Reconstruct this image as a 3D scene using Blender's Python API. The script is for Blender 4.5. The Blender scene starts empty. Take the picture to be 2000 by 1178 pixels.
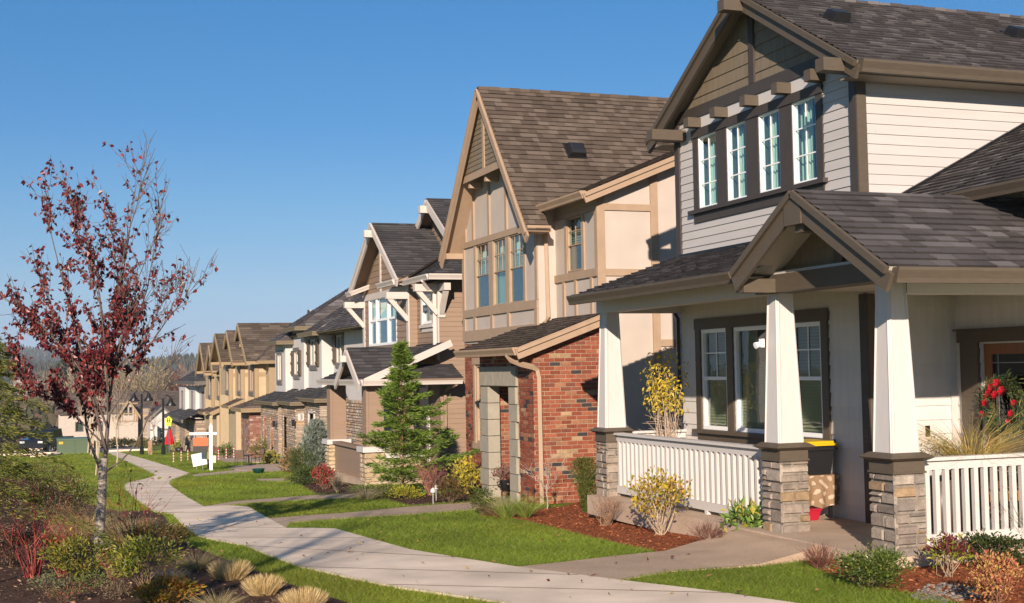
import bpy, bmesh, math, random
import numpy as np
from mathutils import Vector, Matrix
R = math.radians
random.seed(7)
rng = np.random.default_rng(7)
scene = bpy.context.scene
COL = scene.collection

# ------------------------------------------------------------------ camera
EYE = Vector((0.0, 0.0, 1.96))
YAW, PITCH, ROLL, FPX = 0.354276, 0.0517748, -0.0179678, 2529.0
cf = Vector((math.sin(YAW) * math.cos(PITCH), math.cos(YAW) * math.cos(PITCH), math.sin(PITCH)))
r0 = Vector((math.cos(YAW), -math.sin(YAW), 0)); u0 = r0.cross(cf)
cr = r0 * math.cos(ROLL) + u0 * math.sin(ROLL)
cu = -r0 * math.sin(ROLL) + u0 * math.cos(ROLL)
cam_d = bpy.data.cameras.new('camera'); cam = bpy.data.objects.new('camera', cam_d); COL.objects.link(cam)
cam.matrix_world = Matrix(((cr.x, cu.x, -cf.x, EYE.x), (cr.y, cu.y, -cf.y, EYE.y), (cr.z, cu.z, -cf.z, EYE.z), (0, 0, 0, 1)))
cam_d.sensor_width = 36; cam_d.sensor_fit = 'HORIZONTAL'; cam_d.lens = FPX / 2000 * 36
cam_d.clip_start = 0.1; cam_d.clip_end = 9000
scene.camera = cam

# ------------------------------------------------------------------ light
SUN_EL, SUN_AZ = 19.0, 26.0           # sun stands behind the camera's left shoulder
sd = Vector((-math.sin(R(SUN_AZ)) * math.cos(R(SUN_EL)), -math.cos(R(SUN_AZ)) * math.cos(R(SUN_EL)), math.sin(R(SUN_EL))))
sun_d = bpy.data.lights.new('sun', 'SUN'); sun = bpy.data.objects.new('sun', sun_d); COL.objects.link(sun)
sun_d.energy = 4.55; sun_d.angle = R(0.53); sun_d.color = (1.0, 0.835, 0.69)
sun.rotation_euler = sd.to_track_quat('Z', 'Y').to_euler()
world = bpy.data.worlds.new('World'); scene.world = world; world.use_nodes = True
nt = world.node_tree; bg = nt.nodes['Background']
sky = nt.nodes.new('ShaderNodeTexSky'); sky.sky_type = 'NISHITA'; sky.sun_disc = False
sky.sun_elevation = R(SUN_EL); sky.sun_rotation = R(180 + SUN_AZ)
sky.altitude = 60; sky.air_density = 0.7; sky.dust_density = 0.0; sky.ozone_density = 6.0
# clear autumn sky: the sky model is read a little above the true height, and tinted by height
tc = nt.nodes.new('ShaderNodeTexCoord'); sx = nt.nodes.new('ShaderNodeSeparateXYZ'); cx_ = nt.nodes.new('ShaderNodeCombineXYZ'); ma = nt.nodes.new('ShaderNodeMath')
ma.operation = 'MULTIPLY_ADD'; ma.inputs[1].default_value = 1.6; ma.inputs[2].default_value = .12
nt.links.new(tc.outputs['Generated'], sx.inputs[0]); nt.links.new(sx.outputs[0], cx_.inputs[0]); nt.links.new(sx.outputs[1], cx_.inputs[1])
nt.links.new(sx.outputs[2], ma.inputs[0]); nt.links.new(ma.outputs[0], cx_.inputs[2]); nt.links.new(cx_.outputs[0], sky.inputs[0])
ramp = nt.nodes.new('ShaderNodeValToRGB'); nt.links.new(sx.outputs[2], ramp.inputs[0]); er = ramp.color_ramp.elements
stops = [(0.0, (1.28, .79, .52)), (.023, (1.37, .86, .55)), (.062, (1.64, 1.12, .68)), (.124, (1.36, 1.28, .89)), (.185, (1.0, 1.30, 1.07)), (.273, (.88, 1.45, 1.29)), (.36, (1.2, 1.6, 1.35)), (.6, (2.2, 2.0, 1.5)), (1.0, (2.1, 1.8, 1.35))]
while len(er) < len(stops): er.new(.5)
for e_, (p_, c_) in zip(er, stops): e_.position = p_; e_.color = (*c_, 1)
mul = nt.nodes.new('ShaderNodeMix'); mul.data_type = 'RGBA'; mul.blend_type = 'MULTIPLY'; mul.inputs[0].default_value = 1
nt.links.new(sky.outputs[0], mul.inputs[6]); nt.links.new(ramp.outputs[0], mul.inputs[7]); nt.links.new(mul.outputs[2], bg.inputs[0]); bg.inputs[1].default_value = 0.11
scene.view_settings.view_transform = 'Standard'; scene.view_settings.look = 'None'
scene.view_settings.exposure = 0.75; scene.view_settings.gamma = 1.0
scene.cycles.max_bounces = 6; scene.cycles.transparent_max_bounces = 12
scene.cycles.use_denoising = True

# ------------------------------------------------------------------ ground height (falls away along the street)
_gx = [-400, -30, 0, 8, 11, 22, 33, 52, 70, 95, 130, 200, 300, 560, 700, 9000]
_gz = [1.5, .3, .1, -.05, -.1, -.5, -.97, -1.7, -2.4, -3.4, -4.7, -7.9, -11.5, -16.8, -16.8, -16.8]
def g0(y): return float(np.interp(y, _gx, _gz))
def gs(y): return sum(g0(y + d) for d in (-3, -1.5, 0, 1.5, 3)) / 5
_kn = list(range(-40, 131)) + list(range(135, 301, 5)) + [350, 400, 500, 600, 700, 1500, 3000, 7000]
_kz = [gs(k) for k in _kn]
def g(y): return float(np.interp(y, _kn, _kz))
def ray(px, py): return cf + cr * ((px - 1000) / FPX) + cu * ((589 - py) / FPX)
def gp(px, py, off=0.0):
    """the point of the ground that shows at a picture position"""
    d = ray(px, py); a, b = 1.0, 400.0
    f = lambda t: EYE.z + d.z * t - g(d.y * t) - off
    for _ in range(60):
        m = (a + b) / 2
        if f(m) > 0: a = m
        else: b = m
    return Vector((d.x * a, d.y * a, EYE.z + d.z * a))
def depth(p): return (Vector(p) - EYE).dot(cf)
def ppm(p): return FPX / depth(p)      # photo pixels per metre there

# ------------------------------------------------------------------ scene-object helpers
ORG = {}
XF = [1.0, 0.0]        # scale and drop of the house under construction (its drawing units to metres)
def xf(p): return Vector(p) * XF[0] + Vector((0, 0, XF[1]))
def thing(name, label, cat, loc, group=None):
    o = bpy.data.objects.new(name, None); COL.objects.link(o); o.location = xf(loc); o.empty_display_size = .3
    ORG[o.name] = xf(loc); o['label'] = label; o['category'] = cat
    if group: o['group'] = group
    return o
def tag(o, label, cat, group=None):
    o['label'] = label; o['category'] = cat
    if group: o['group'] = group
    return o
def link_mesh(name, me, mat, parent=None, loc=None, label=None, smooth=False):
    o = bpy.data.objects.new(name, me); COL.objects.link(o)
    if mat is not None:
        for m in (mat if isinstance(mat, (list, tuple)) else [mat]): me.materials.append(m)
    if parent is not None:
        o.parent = parent; org = ORG[parent.name]
    else:
        org = Vector(loc) if loc is not None else Vector((0, 0, 0)); o.location = org
    ORG[o.name] = org
    if org.length > 0:
        n = len(me.vertices); a = np.empty(n * 3, np.float32); me.vertices.foreach_get('co', a)
        a = a.reshape(-1, 3) * XF[0] + np.array([0, 0, XF[1]]) - np.array(org, np.float32); a = a.astype(np.float32); me.vertices.foreach_set('co', a.ravel())
    if smooth: me.polygons.foreach_set('use_smooth', [True] * len(me.polygons))
    me.update()
    if label: o['label'] = label
    return o
def structure(o): o['kind'] = 'structure'; return o

class MB:
    """collects polygons with a colour each; build() links them as ONE mesh object"""
    def __init__(s): s.v = []; s.f = []; s.c = []; s.m = []
    def poly(s, pts, col=(1, 1, 1), m=0):
        n = len(s.v); s.v.extend([tuple(p) for p in pts]); s.f.append(tuple(range(n, n + len(pts)))); s.c.append(col); s.m.append(m)
    def hexa(s, p, col=(1, 1, 1), m=0):
        """8 corners: bottom 0-3, top 4-7"""
        n = len(s.v); s.v.extend([tuple(q) for q in p])
        for f in ((3, 2, 1, 0), (4, 5, 6, 7), (0, 1, 5, 4), (1, 2, 6, 5), (2, 3, 7, 6), (3, 0, 4, 7)):
            s.f.append(tuple(n + i for i in f)); s.c.append(col); s.m.append(m)
    def box(s, x0, x1, y0, y1, z0, z1, col=(1, 1, 1), m=0):
        s.hexa([(x0, y0, z0), (x1, y0, z0), (x1, y1, z0), (x0, y1, z0), (x0, y0, z1), (x1, y0, z1), (x1, y1, z1), (x0, y1, z1)], col, m)
    def fbox(s, F, a0, a1, b0, b1, c0, c1, col=(1, 1, 1), m=0):
        s.hexa([fp(F, *q) for q in ((a0, b0, c0), (a1, b0, c0), (a1, b0, c1), (a0, b0, c1), (a0, b1, c0), (a1, b1, c0), (a1, b1, c1), (a0, b1, c1))], col, m)
    def beam(s, p, q, w, h, up=(0, 0, 1), col=(1, 1, 1), m=0):
        p = Vector(p); q = Vector(q); d = (q - p).normalized(); sd_ = d.cross(Vector(up)).normalized(); u = sd_.cross(d)
        a = sd_ * w / 2; b = u * h / 2
        s.hexa([p - a - b, q - a - b, q + a - b, p + a - b, p - a + b, q - a + b, q + a + b, p + a + b], col, m)
    def prism(s, prof, p, q, out, col=(1, 1, 1), m=0):
        """profile of (out, z) points swept from p to q"""
        p = Vector(p); q = Vector(q); o = Vector(out); z = Vector((0, 0, 1))
        A = [p + o * a + z * b for a, b in prof]; B = [q + o * a + z * b for a, b in prof]
        n = len(prof)
        for i in range(n): s.poly([A[i], A[(i + 1) % n], B[(i + 1) % n], B[i]], col, m)
        s.poly(A, col, m); s.poly(B[::-1], col, m)
    def tube(s, pts, rad, n=6, col=(1, 1, 1), cap=True, m=0):
        pts = [Vector(p) for p in pts]; base = len(s.v); k = len(pts)
        if not isinstance(rad, (list, tuple)): rad = [rad] * k
        ref = Vector((.31, .17, .93))
        for i, p in enumerate(pts):
            d = (pts[min(i + 1, k - 1)] - pts[max(i - 1, 0)]).normalized()
            if abs(d.dot(ref)) > .95: ref = Vector((.9, .3, .1))
            a = d.cross(ref).normalized(); b = d.cross(a)
            for j in range(n):
                t = 2 * math.pi * j / n
                s.v.append(tuple(p + (a * math.cos(t) + b * math.sin(t)) * rad[i]))
        for i in range(k - 1):
            for j in range(n):
                j2 = (j + 1) % n
                s.f.append((base + i * n + j, base + i * n + j2, base + (i + 1) * n + j2, base + (i + 1) * n + j)); s.c.append(col); s.m.append(m)
        if cap and n > 2:
            s.f.append(tuple(base + j for j in range(n))[::-1]); s.c.append(col); s.m.append(m)
            s.f.append(tuple(base + (k - 1) * n + j for j in range(n))); s.c.append(col); s.m.append(m)
    def lathe(s, cx, cy, prof, n=20, col=(1, 1, 1), m=0):
        base = len(s.v)
        for r_, z in prof:
            for j in range(n):
                t = 2 * math.pi * j / n; s.v.append((cx + r_ * math.cos(t), cy + r_ * math.sin(t), z))
        for i in range(len(prof) - 1):
            for j in range(n):
                j2 = (j + 1) % n
                s.f.append((base + i * n + j, base + i * n + j2, base + (i + 1) * n + j2, base + (i + 1) * n + j)); s.c.append(col); s.m.append(m)
    def quads(s, V4, cols, m=0):
        """numpy (n,4,3) quads with (n,3) colours"""
        n0 = len(s.v); k = len(V4)
        s.v.extend(map(tuple, V4.reshape(-1, 3).tolist()))
        s.f.extend([(n0 + 4 * i, n0 + 4 * i + 1, n0 + 4 * i + 2, n0 + 4 * i + 3) for i in range(k)])
        s.c.extend(map(tuple, cols.tolist())); s.m.extend([m] * k)
    def build(s, name, mat, parent=None, loc=None, label=None, smooth=False):
        me = bpy.data.meshes.new(name); me.from_pydata(s.v, [], s.f)
        lens = np.array([len(f) for f in s.f]); c = np.array(s.c, np.float32)
        c = np.hstack([c, np.ones((len(c), 1), np.float32)])
        at = me.color_attributes.new('Col', 'FLOAT_COLOR', 'CORNER')
        at.data.foreach_set('color', np.repeat(c, lens, axis=0).ravel())
        if isinstance(mat, (list, tuple)): me.polygons.foreach_set('material_index', s.m)
        return link_mesh(name, me, mat, parent, loc, label, smooth)

    def build_each(s, name, mat, parent=None):
        """every connected piece becomes a part of its own"""
        key = {}; par = {}
        def find(a):
            while par[a] != a: par[a] = par[par[a]]; a = par[a]
            return a
        vid = []
        for v in s.v:
            k = (round(v[0], 4), round(v[1], 4), round(v[2], 4)); i = key.setdefault(k, len(key)); par.setdefault(i, i); vid.append(i)
        for f in s.f:
            a = find(vid[f[0]])
            for j in f[1:]: par[find(vid[j])] = a
        grp = {}
        for i, f in enumerate(s.f): grp.setdefault(find(vid[f[0]]), []).append(i)
        res = []
        for ids in grp.values():
            q = MB()
            for i in ids: q.poly([s.v[j] for j in s.f[i]], s.c[i])
            res.append(q.build(name, mat, parent))
        return res

def fp(F, a, b, c=0.0): return F[0] + F[1] * a + F[2] * b + F[3] * c
def FX(x): return (Vector((x, 0, 0)), Vector((0, 1, 0)), Vector((0, 0, 1)), Vector((-1, 0, 0)))   # wall that faces the street: a = y, b = z
def FY(y): return (Vector((0, y, 0)), Vector((1, 0, 0)), Vector((0, 0, 1)), Vector((0, -1, 0)))   # wall that faces the camera: a = x, b = z

def clip(poly, k, lim, keep_less):
    out = []; n = len(poly)
    for i in range(n):
        p, q = poly[i], poly[(i + 1) % n]
        ip = (p[k] <= lim + 1e-9) if keep_less else (p[k] >= lim - 1e-9)
        iq = (q[k] <= lim + 1e-9) if keep_less else (q[k] >= lim - 1e-9)
        if ip: out.append(p)
        if ip != iq:
            t = (lim - p[k]) / (q[k] - p[k]); out.append((p[0] + t * (q[0] - p[0]), p[1] + t * (q[1] - p[1])))
    res = []
    for p in out:
        if not res or abs(p[0] - res[-1][0]) + abs(p[1] - res[-1][1]) > 1e-7: res.append(p)
    if len(res) > 1 and abs(res[0][0] - res[-1][0]) + abs(res[0][1] - res[-1][1]) < 1e-7: res.pop()
    return res if len(res) >= 3 else []
def area(p): return abs(sum(p[i][0] * p[(i + 1) % len(p)][1] - p[(i + 1) % len(p)][0] * p[i][1] for i in range(len(p)))) / 2
def subtract(poly, holes):
    pieces = [poly]
    for (a0, a1, b0, b1) in holes:
        nxt = []
        for p in pieces:
            for q in (clip(p, 0, a0, True), clip(p, 0, a1, False)):
                if q: nxt.append(q)
            mid = clip(p, 0, a0, False); mid = clip(mid, 0, a1, True) if mid else []
            if mid:
                for q in (clip(mid, 1, b0, True), clip(mid, 1, b1, False)):
                    if q: nxt.append(q)
        pieces = [p for p in nxt if area(p) > 1e-6]
    return pieces
def flat(mb, F, poly, holes=(), col=(1, 1, 1), c=0.0, m=0):
    for p in subtract(poly, holes): mb.poly([fp(F, a, b, c) for a, b in p], col, m)
def courses(mb, F, poly, exp, lip=.012, holes=(), tabs=None, colf=None, seed=0, m=0, edge=1.0):
    """overlapping boards or shingles: real slanted strips with a bottom edge"""
    rnd = random.Random(seed); pieces = subtract(poly, holes); boards = tabs is None
    if boards: tabs = (2.3, 3.7); colf = colf or (lambda r: v3((1, 1, 1), r.uniform(.955, 1.025)))     # board lengths with butt joints
    b0 = min(p[1] for p in poly); b1 = max(p[1] for p in poly); A0 = min(p[0] for p in poly); A1 = max(p[0] for p in poly)
    for k in range(int(math.floor(b0 / exp)), int(math.ceil(b1 / exp)) + 1):
        lo, hi = k * exp, (k + 1) * exp
        if hi <= b0 or lo >= b1: continue
        if tabs:
            cuts = [A0 - rnd.random() * tabs[1]]
            while cuts[-1] < A1: cuts.append(cuts[-1] + rnd.uniform(*tabs))
        else: cuts = [A0 - 1, A1 + 1]
        cl = [colf(rnd) if colf else (1, 1, 1) for _ in cuts]
        dl = [rnd.uniform(.9, 1.12) if boards else rnd.uniform(.75, 1.25) for _ in cuts]
        for pc in pieces:
            band = clip(pc, 1, lo, False); band = clip(band, 1, hi, True) if band else []
            if not band: continue
            for i in range(len(cuts) - 1):
                q = band
                if tabs:
                    q = clip(band, 0, cuts[i], False); q = clip(q, 0, cuts[i + 1], True) if q else []
                    if not q: continue
                L = lip * dl[i]
                mb.poly([fp(F, a, b, L * (1 - (b - lo) / exp)) for a, b in q], cl[i], m)
                n = len(q)
                for j in range(n):
                    p1, p2 = q[j], q[(j + 1) % n]
                    if abs(p1[1] - lo) < 1e-5 and abs(p2[1] - lo) < 1e-5:
                        mb.poly([fp(F, *p1, L), fp(F, *p2, L), fp(F, *p2, -.002), fp(F, *p1, -.002)], v3(cl[i], edge), m)
def plane_frame(pts):
    P = [Vector(p) for p in pts]; N = Vector((0, 0, 0))
    for i in range(len(P)): N += P[i].cross(P[(i + 1) % len(P)])
    N.normalize()
    if N.z < 0: N = -N
    V = (Vector((0, 0, 1)) - N * N.z).normalized(); U = V.cross(N)
    return (P[0], U, V, N), [((p - P[0]).dot(U), (p - P[0]).dot(V)) for p in P]
def roof_plane(mb, under, pts, exp=.14, tabs=(.12, .28), colf=None, seed=0, lip=.021, thick=.05):
    F, poly = plane_frame(pts)
    courses(mb, F, poly, exp, lip, tabs=tabs, colf=colf, seed=seed, edge=.6)  # butt edges darkened: asphalt tone, plus the shade under each course as colour
    if under is not None:
        A = [fp(F, a, b, -thick) for a, b in poly]; B = [fp(F, a, b, -.004) for a, b in poly]
        under.poly(A)
        for i in range(len(A)): under.poly([A[i], A[(i + 1) % len(A)], B[(i + 1) % len(A)], B[i]])
def gutter(mb, p, q, out, h=.13, w=.12):
    mb.prism([(0, 0), (w, 0), (w, -.03), (w * .7, -h * .7), (w * .62, -h), (0, -h)], p, q, out)

# ------------------------------------------------------------------ materials
MATS = {}
def mat(name, base=(1, 1, 1), rough=.7, spec=.4, var=.12, vs=3.0, bump=0.0, bs=40.0, stretch=(1, 1, 1), trans=0.0, fine=0.0, metal=0.0, coat=0.0):
    m = bpy.data.materials.new(name); m.use_nodes = True; n = m.node_tree.nodes; l = m.node_tree.links
    pb = n['Principled BSDF']; out = n['Material Output']
    at = n.new('ShaderNodeAttribute'); at.attribute_name = 'Col'
    mx = n.new('ShaderNodeMix'); mx.data_type = 'RGBA'; mx.blend_type = 'MULTIPLY'; mx.inputs[0].default_value = 1
    l.new(at.outputs['Color'], mx.inputs[6]); mx.inputs[7].default_value = (*base, 1)
    colr = mx.outputs[2]
    geo = n.new('ShaderNodeNewGeometry'); mp = n.new('ShaderNodeMapping'); l.new(geo.outputs['Position'], mp.inputs[0]); mp.inputs['Scale'].default_value = stretch
    if var > 0:
        t = n.new('ShaderNodeTexNoise'); t.inputs['Scale'].default_value = vs; t.inputs['Detail'].default_value = 5; l.new(mp.outputs[0], t.inputs[0])
        rr = n.new('ShaderNodeMapRange'); rr.inputs[3].default_value = 1 - var * 1.6; rr.inputs[4].default_value = 1 + var * 1.6
        rr.inputs[1].default_value = .2; rr.inputs[2].default_value = .8; l.new(t.outputs[0], rr.inputs[0])
        m2 = n.new('ShaderNodeMix'); m2.data_type = 'RGBA'; m2.blend_type = 'MULTIPLY'; m2.inputs[0].default_value = 1
        l.new(colr, m2.inputs[6]); l.new(rr.outputs[0], m2.inputs[7]); colr = m2.outputs[2]
    if fine > 0:
        t = n.new('ShaderNodeTexNoise'); t.inputs['Scale'].default_value = bs; t.inputs['Detail'].default_value = 3; l.new(mp.outputs[0], t.inputs[0])
        rr = n.new('ShaderNodeMapRange'); rr.inputs[1].default_value = .3; rr.inputs[2].default_value = .7; rr.inputs[3].default_value = 1 - fine; rr.inputs[4].default_value = 1 + fine; l.new(t.outputs[0], rr.inputs[0])
        m3 = n.new('ShaderNodeMix'); m3.data_type = 'RGBA'; m3.blend_type = 'MULTIPLY'; m3.inputs[0].default_value = 1
        l.new(colr, m3.inputs[6]); l.new(rr.outputs[0], m3.inputs[7]); colr = m3.outputs[2]
    l.new(colr, pb.inputs['Base Color'])
    pb.inputs['Roughness'].default_value = rough; pb.inputs['Specular IOR Level'].default_value = spec; pb.inputs['Metallic'].default_value = metal
    pb.inputs['Coat Weight'].default_value = coat
    if bump > 0:
        t = n.new('ShaderNodeTexNoise'); t.inputs['Scale'].default_value = bs; t.inputs['Detail'].default_value = 4; l.new(mp.outputs[0], t.inputs[0])
        b = n.new('ShaderNodeBump'); b.inputs['Strength'].default_value = bump; b.inputs['Distance'].default_value = .01; l.new(t.outputs[0], b.inputs['Height']); l.new(b.outputs[0], pb.inputs['Normal'])
    if trans > 0:
        tr = n.new('ShaderNodeBsdfTranslucent'); l.new(colr, tr.inputs[0]); ms = n.new('ShaderNodeMixShader'); ms.inputs[0].default_value = trans
        l.new(pb.outputs[0], ms.inputs[1]); l.new(tr.outputs[0], ms.inputs[2]); l.new(ms.outputs[0], out.inputs[0])
    MATS[name] = m; return m
M = {}
M['white_siding'] = mat('white_siding', (0.485, 0.455, 0.435), .6, .35, .03, 2, .12, 30, (1, 1, 9))
M['white_shake'] = mat('white_shake', (.62, .585, .54), .6, .35, .05, 14, .25, 60, (1, 1, .12))
M['white_paint'] = mat('white_paint', (0.54, 0.51, 0.485), .5, .4, .03, 4, .08, 40, (6, 6, 1))
M['vinyl'] = mat('vinyl', (.85, .85, .84), .35, .5, .01)
M['taupe_trim'] = mat('taupe_trim', (0.0925, 0.0725, 0.0518), .55, .35, .08, 8, .15, 50, (1, 1, 5))
M['dark_trim'] = mat('dark_trim', (0.0555, 0.0459, 0.04), .55, .35, .06, 6, .1, 50)
M['taupe_shake'] = mat('taupe_shake', (.185, .148, .102), .65, .3, .12, 16, .25, 60, (1, 1, .15))
M['shingle'] = mat('shingle', (0.86, 0.86, 0.87), .92, .2, .10, 1.2, .5, 260, fine=.18)
M['soffit'] = mat('soffit', (0.252, 0.215, 0.163), .7, .3, .04)
M['soffit_light'] = mat('soffit_light', (0.459, 0.422, 0.363), .7, .3, .04)
M['cream'] = mat('cream', (.455, .392, .338), .75, .25, .05, 2, .15, 60)
M['tan_trim'] = mat('tan_trim', (0.348, 0.248, 0.167), .6, .3, .06, 5, .1, 40)
M['brick'] = mat('brick', (0.60, 0.60, 0.64), .85, .25, .15, 18, .5, 120, fine=.2)
M['mortar'] = mat('mortar', (0.37, 0.296, 0.207), .95, .1, .1, 10, .3, 120)
M['stone'] = mat('stone', (0.74, 0.74, 0.74), .85, .25, .18, 12, .6, 45, fine=.15)
M['stone_mortar'] = mat('stone_mortar', (0.296, 0.259, 0.215), .95, .1, .1, 10, .3, 120)
M['cast_stone'] = mat('cast_stone', (0.311, 0.281, 0.222), .8, .25, .08, 6, .2, 80)
M['taupe_siding'] = mat('taupe_siding', (0.266, 0.185, 0.13), .65, .3, .05, 2, .1, 30, (1, 1, 9))
M['pale_trim'] = mat('pale_trim', (0.518, 0.466, 0.422), .6, .3, .04, 4)
M['stucco'] = mat('stucco', (0.53, 0.505, 0.48), .85, .2, .04, 2, .3, 70)
M['olive_trim'] = mat('olive_trim', (0.192, 0.155, 0.104), .6, .3, .05, 5)
M['shutter'] = mat('shutter', (0.0888, 0.0703, 0.0481), .6, .3, .05, 5)
M['grey_trim'] = mat('grey_trim', (0.148, 0.133, 0.126), .6, .3, .05, 5)
M['tan_siding'] = mat('tan_siding', (.425, .335, .215), .7, .25, .05, 2)
M['tan_board'] = mat('tan_board', (.31, .225, .13), .6, .3, .05, 5)
M['concrete'] = mat('concrete', (.76, .615, .47), .9, .2, .22, .9, .25, 90, fine=.07)
M['aggregate'] = mat('aggregate', (.46, .335, .235), .9, .25, .10, 2, .6, 130, fine=.4)
M['slab'] = mat('slab', (.46, .35, .26), .9, .2, .12, 2, .4, 120, fine=.25)
M['asphalt'] = mat('asphalt', (.055, .055, .06), .9, .3, .1, 3, .3, 150)
M['mulch'] = mat('mulch', (.26, .078, .030), .95, .1, .35, 9, 1.0, 60, fine=.6)
M['bark_mulch'] = mat('bark_mulch', (.085, .047, .032), .95, .1, .35, 9, 1.0, 60, fine=.6)
M['lawn'] = mat('lawn', (.14, .19, .02), .95, .1, .22, .9, .6, 70, fine=.35)
M['leaf'] = mat('leaf', (1, 1, 1), .55, .35, 0, trans=.3)
M['leaf_wax'] = mat('leaf_wax', (1, 1, 1), .4, .5, 0, trans=.2)
M['twig'] = mat('twig', (1, 1, 1), .8, .2, .15, 30)
M['bark'] = mat('bark', (1, 1, 1), .85, .2, .25, 40, .6, 90, (1, 1, .6))
M['black_plastic'] = mat('black_plastic', (0.0148, 0.0148, 0.0163), .4, .5, .05)
M['paint'] = mat('paint', (0.74, 0.74, 0.74), .45, .45, .03)
M['metal_black'] = mat('metal_black', (0.00888, 0.00888, 0.00962), .4, .5, 0)
M['steel'] = mat('steel', (0.407, 0.407, 0.414), .3, .5, .03, metal=1.0)
M['wood_door'] = mat('wood_door', (0.222, 0.0777, 0.0222), .35, .5, .2, 6, .1, 40, (8, 8, .8), coat=.3)
M['curtain'] = mat('curtain', (1, 1, 1), .9, .1, .02, trans=.35)
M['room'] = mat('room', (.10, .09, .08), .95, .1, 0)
M['cloth'] = mat('cloth', (1, 1, 1), .9, .1, .1, 6, .2, 200)
M['car_paint'] = mat('car_paint', (0.74, 0.74, 0.74), .25, .5, 0, coat=.6)
M['rubber'] = mat('rubber', (0.0148, 0.0148, 0.0148), .8, .3, 0)
def glass_mat(name, tint, gloss_ior=1.75, rough=.0):
    m = bpy.data.materials.new(name); m.use_nodes = True; n = m.node_tree.nodes; l = m.node_tree.links
    n.remove(n['Principled BSDF']); out = n['Material Output']
    gl = n.new('ShaderNodeBsdfGlossy'); gl.inputs['Roughness'].default_value = rough; gl.inputs['Color'].default_value = (.95, .97, 1, 1)
    tr = n.new('ShaderNodeBsdfTransparent'); tr.inputs[0].default_value = (*tint, 1)
    fr = n.new('ShaderNodeFresnel'); geo = n.new('ShaderNodeNewGeometry'); io = n.new('ShaderNodeMath'); io.operation = 'MULTIPLY_ADD'
    l.new(geo.outputs['Backfacing'], io.inputs[0]); io.inputs[1].default_value = 1 / gloss_ior - gloss_ior; io.inputs[2].default_value = gloss_ior; l.new(io.outputs[0], fr.inputs[0])     # a thin pane: the same from both sides
    no = n.new('ShaderNodeTexNoise'); no.inputs['Scale'].default_value = 2.2; l.new(geo.outputs['Position'], no.inputs[0])
    bp = n.new('ShaderNodeBump'); bp.inputs['Strength'].default_value = .03; bp.inputs['Distance'].default_value = .05; l.new(no.outputs[0], bp.inputs['Height'])
    l.new(bp.outputs[0], gl.inputs['Normal'])
    ms = n.new('ShaderNodeMixShader'); l.new(fr.outputs[0], ms.inputs[0]); l.new(tr.outputs[0], ms.inputs[1]); l.new(gl.outputs[0], ms.inputs[2]); l.new(ms.outputs[0], out.inputs[0])
    return m
M['glass'] = glass_mat('glass', (.66, .86, .86), 2.2)
M['glass_clear'] = glass_mat('glass_clear', (0.592, 0.651, 0.622), 1.6)
M['glass_dark'] = glass_mat('glass_dark', (0.185, 0.222, 0.207), 1.7)

def v3(c, k): return (c[0] * k, c[1] * k, c[2] * k)
def shade(pal, lo=.85, hi=1.15): return lambda r: v3(r.choice(pal), r.uniform(lo, hi))
SH_GREY = shade([(.080, .071, .070), (.088, .078, .077), (.098, .088, .086), (.082, .073, .071), (.165, .152, .150), (.075, .067, .066), (.125, .114, .112)], .92, 1.08)
SH_BROWN = shade([(.110, .083, .062), (.124, .094, .071), (.138, .106, .080), (.098, .073, .055), (.162, .126, .098)], .92, 1.08)
SH_DARK = shade([(.056, .053, .054), (.066, .062, .063), (.080, .076, .076), (.095, .09, .09)], .92, 1.08)
BRICK = lambda r: v3(r.choices([(.40, .112, .056), (.34, .092, .047), (.44, .145, .075), (.46, .21, .11), (.56, .37, .20), (.075, .062, .06), (.29, .098, .06)], [30, 28, 16, 9, 6, 6, 10])[0], r.uniform(.85, 1.15))
STONE = lambda r: v3(r.choices([(.32, .265, .215), (.39, .325, .26), (.25, .215, .185), (.35, .245, .145), (.42, .36, .295), (.28, .23, .195)], [30, 25, 14, 10, 14, 12])[0], r.uniform(.85, 1.15))
LEDGE = lambda r: v3(r.choices([(.44, .335, .25), (.52, .41, .31), (.35, .28, .22), (.56, .38, .22), (.48, .39, .32)], [30, 25, 20, 12, 20])[0], r.uniform(.85, 1.15))
CHAMP = lambda r: v3(r.choice([(.60, .47, .30), (.66, .55, .38), (.55, .42, .26), (.62, .52, .36)]), r.uniform(.9, 1.1))

def bricks(mb, F, poly, holes=(), du=.192, dv=.070, mor=.011, dep=.012, colf=BRICK, seed=1):
    rnd = random.Random(seed); pieces = subtract(poly, holes)
    b0 = min(p[1] for p in poly); b1 = max(p[1] for p in poly); a0 = min(p[0] for p in poly); a1 = max(p[0] for p in poly)
    for k in range(int((b1 - b0) / dv) + 1):
        lo = b0 + k * dv + mor / 2; hi = lo + dv - mor; a = a0 - (k % 2) * du / 2 + rnd.uniform(-.006, .006)
        while a < a1:
            c = colf(rnd); d = dep * rnd.uniform(.6, 1.2)
            for pc in pieces:
                q = pc
                for kk, lim, le in ((0, a + mor / 2, False), (0, a + du - mor / 2, True), (1, lo, False), (1, hi, True)):
                    q = clip(q, kk, lim, le) if q else []
                if q and area(q) > 2e-4: extrude(mb, F, q, d, c)
            a += du
def extrude(mb, F, q, d, c, inset=0.0):
    ca = sum(p[0] for p in q) / len(q); cb = sum(p[1] for p in q) / len(q)
    if inset: t = [(a + max(-inset, min(inset, ca - a)), b + max(-inset, min(inset, cb - b))) for a, b in q]
    else: t = q
    mb.poly([fp(F, a, b, d) for a, b in t], c); n = len(q)
    for i in range(n):
        j = (i + 1) % n
        mb.poly([fp(F, *q[i], 0), fp(F, *q[j], 0), fp(F, *t[j], d), fp(F, *t[i], d)], c)
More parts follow.
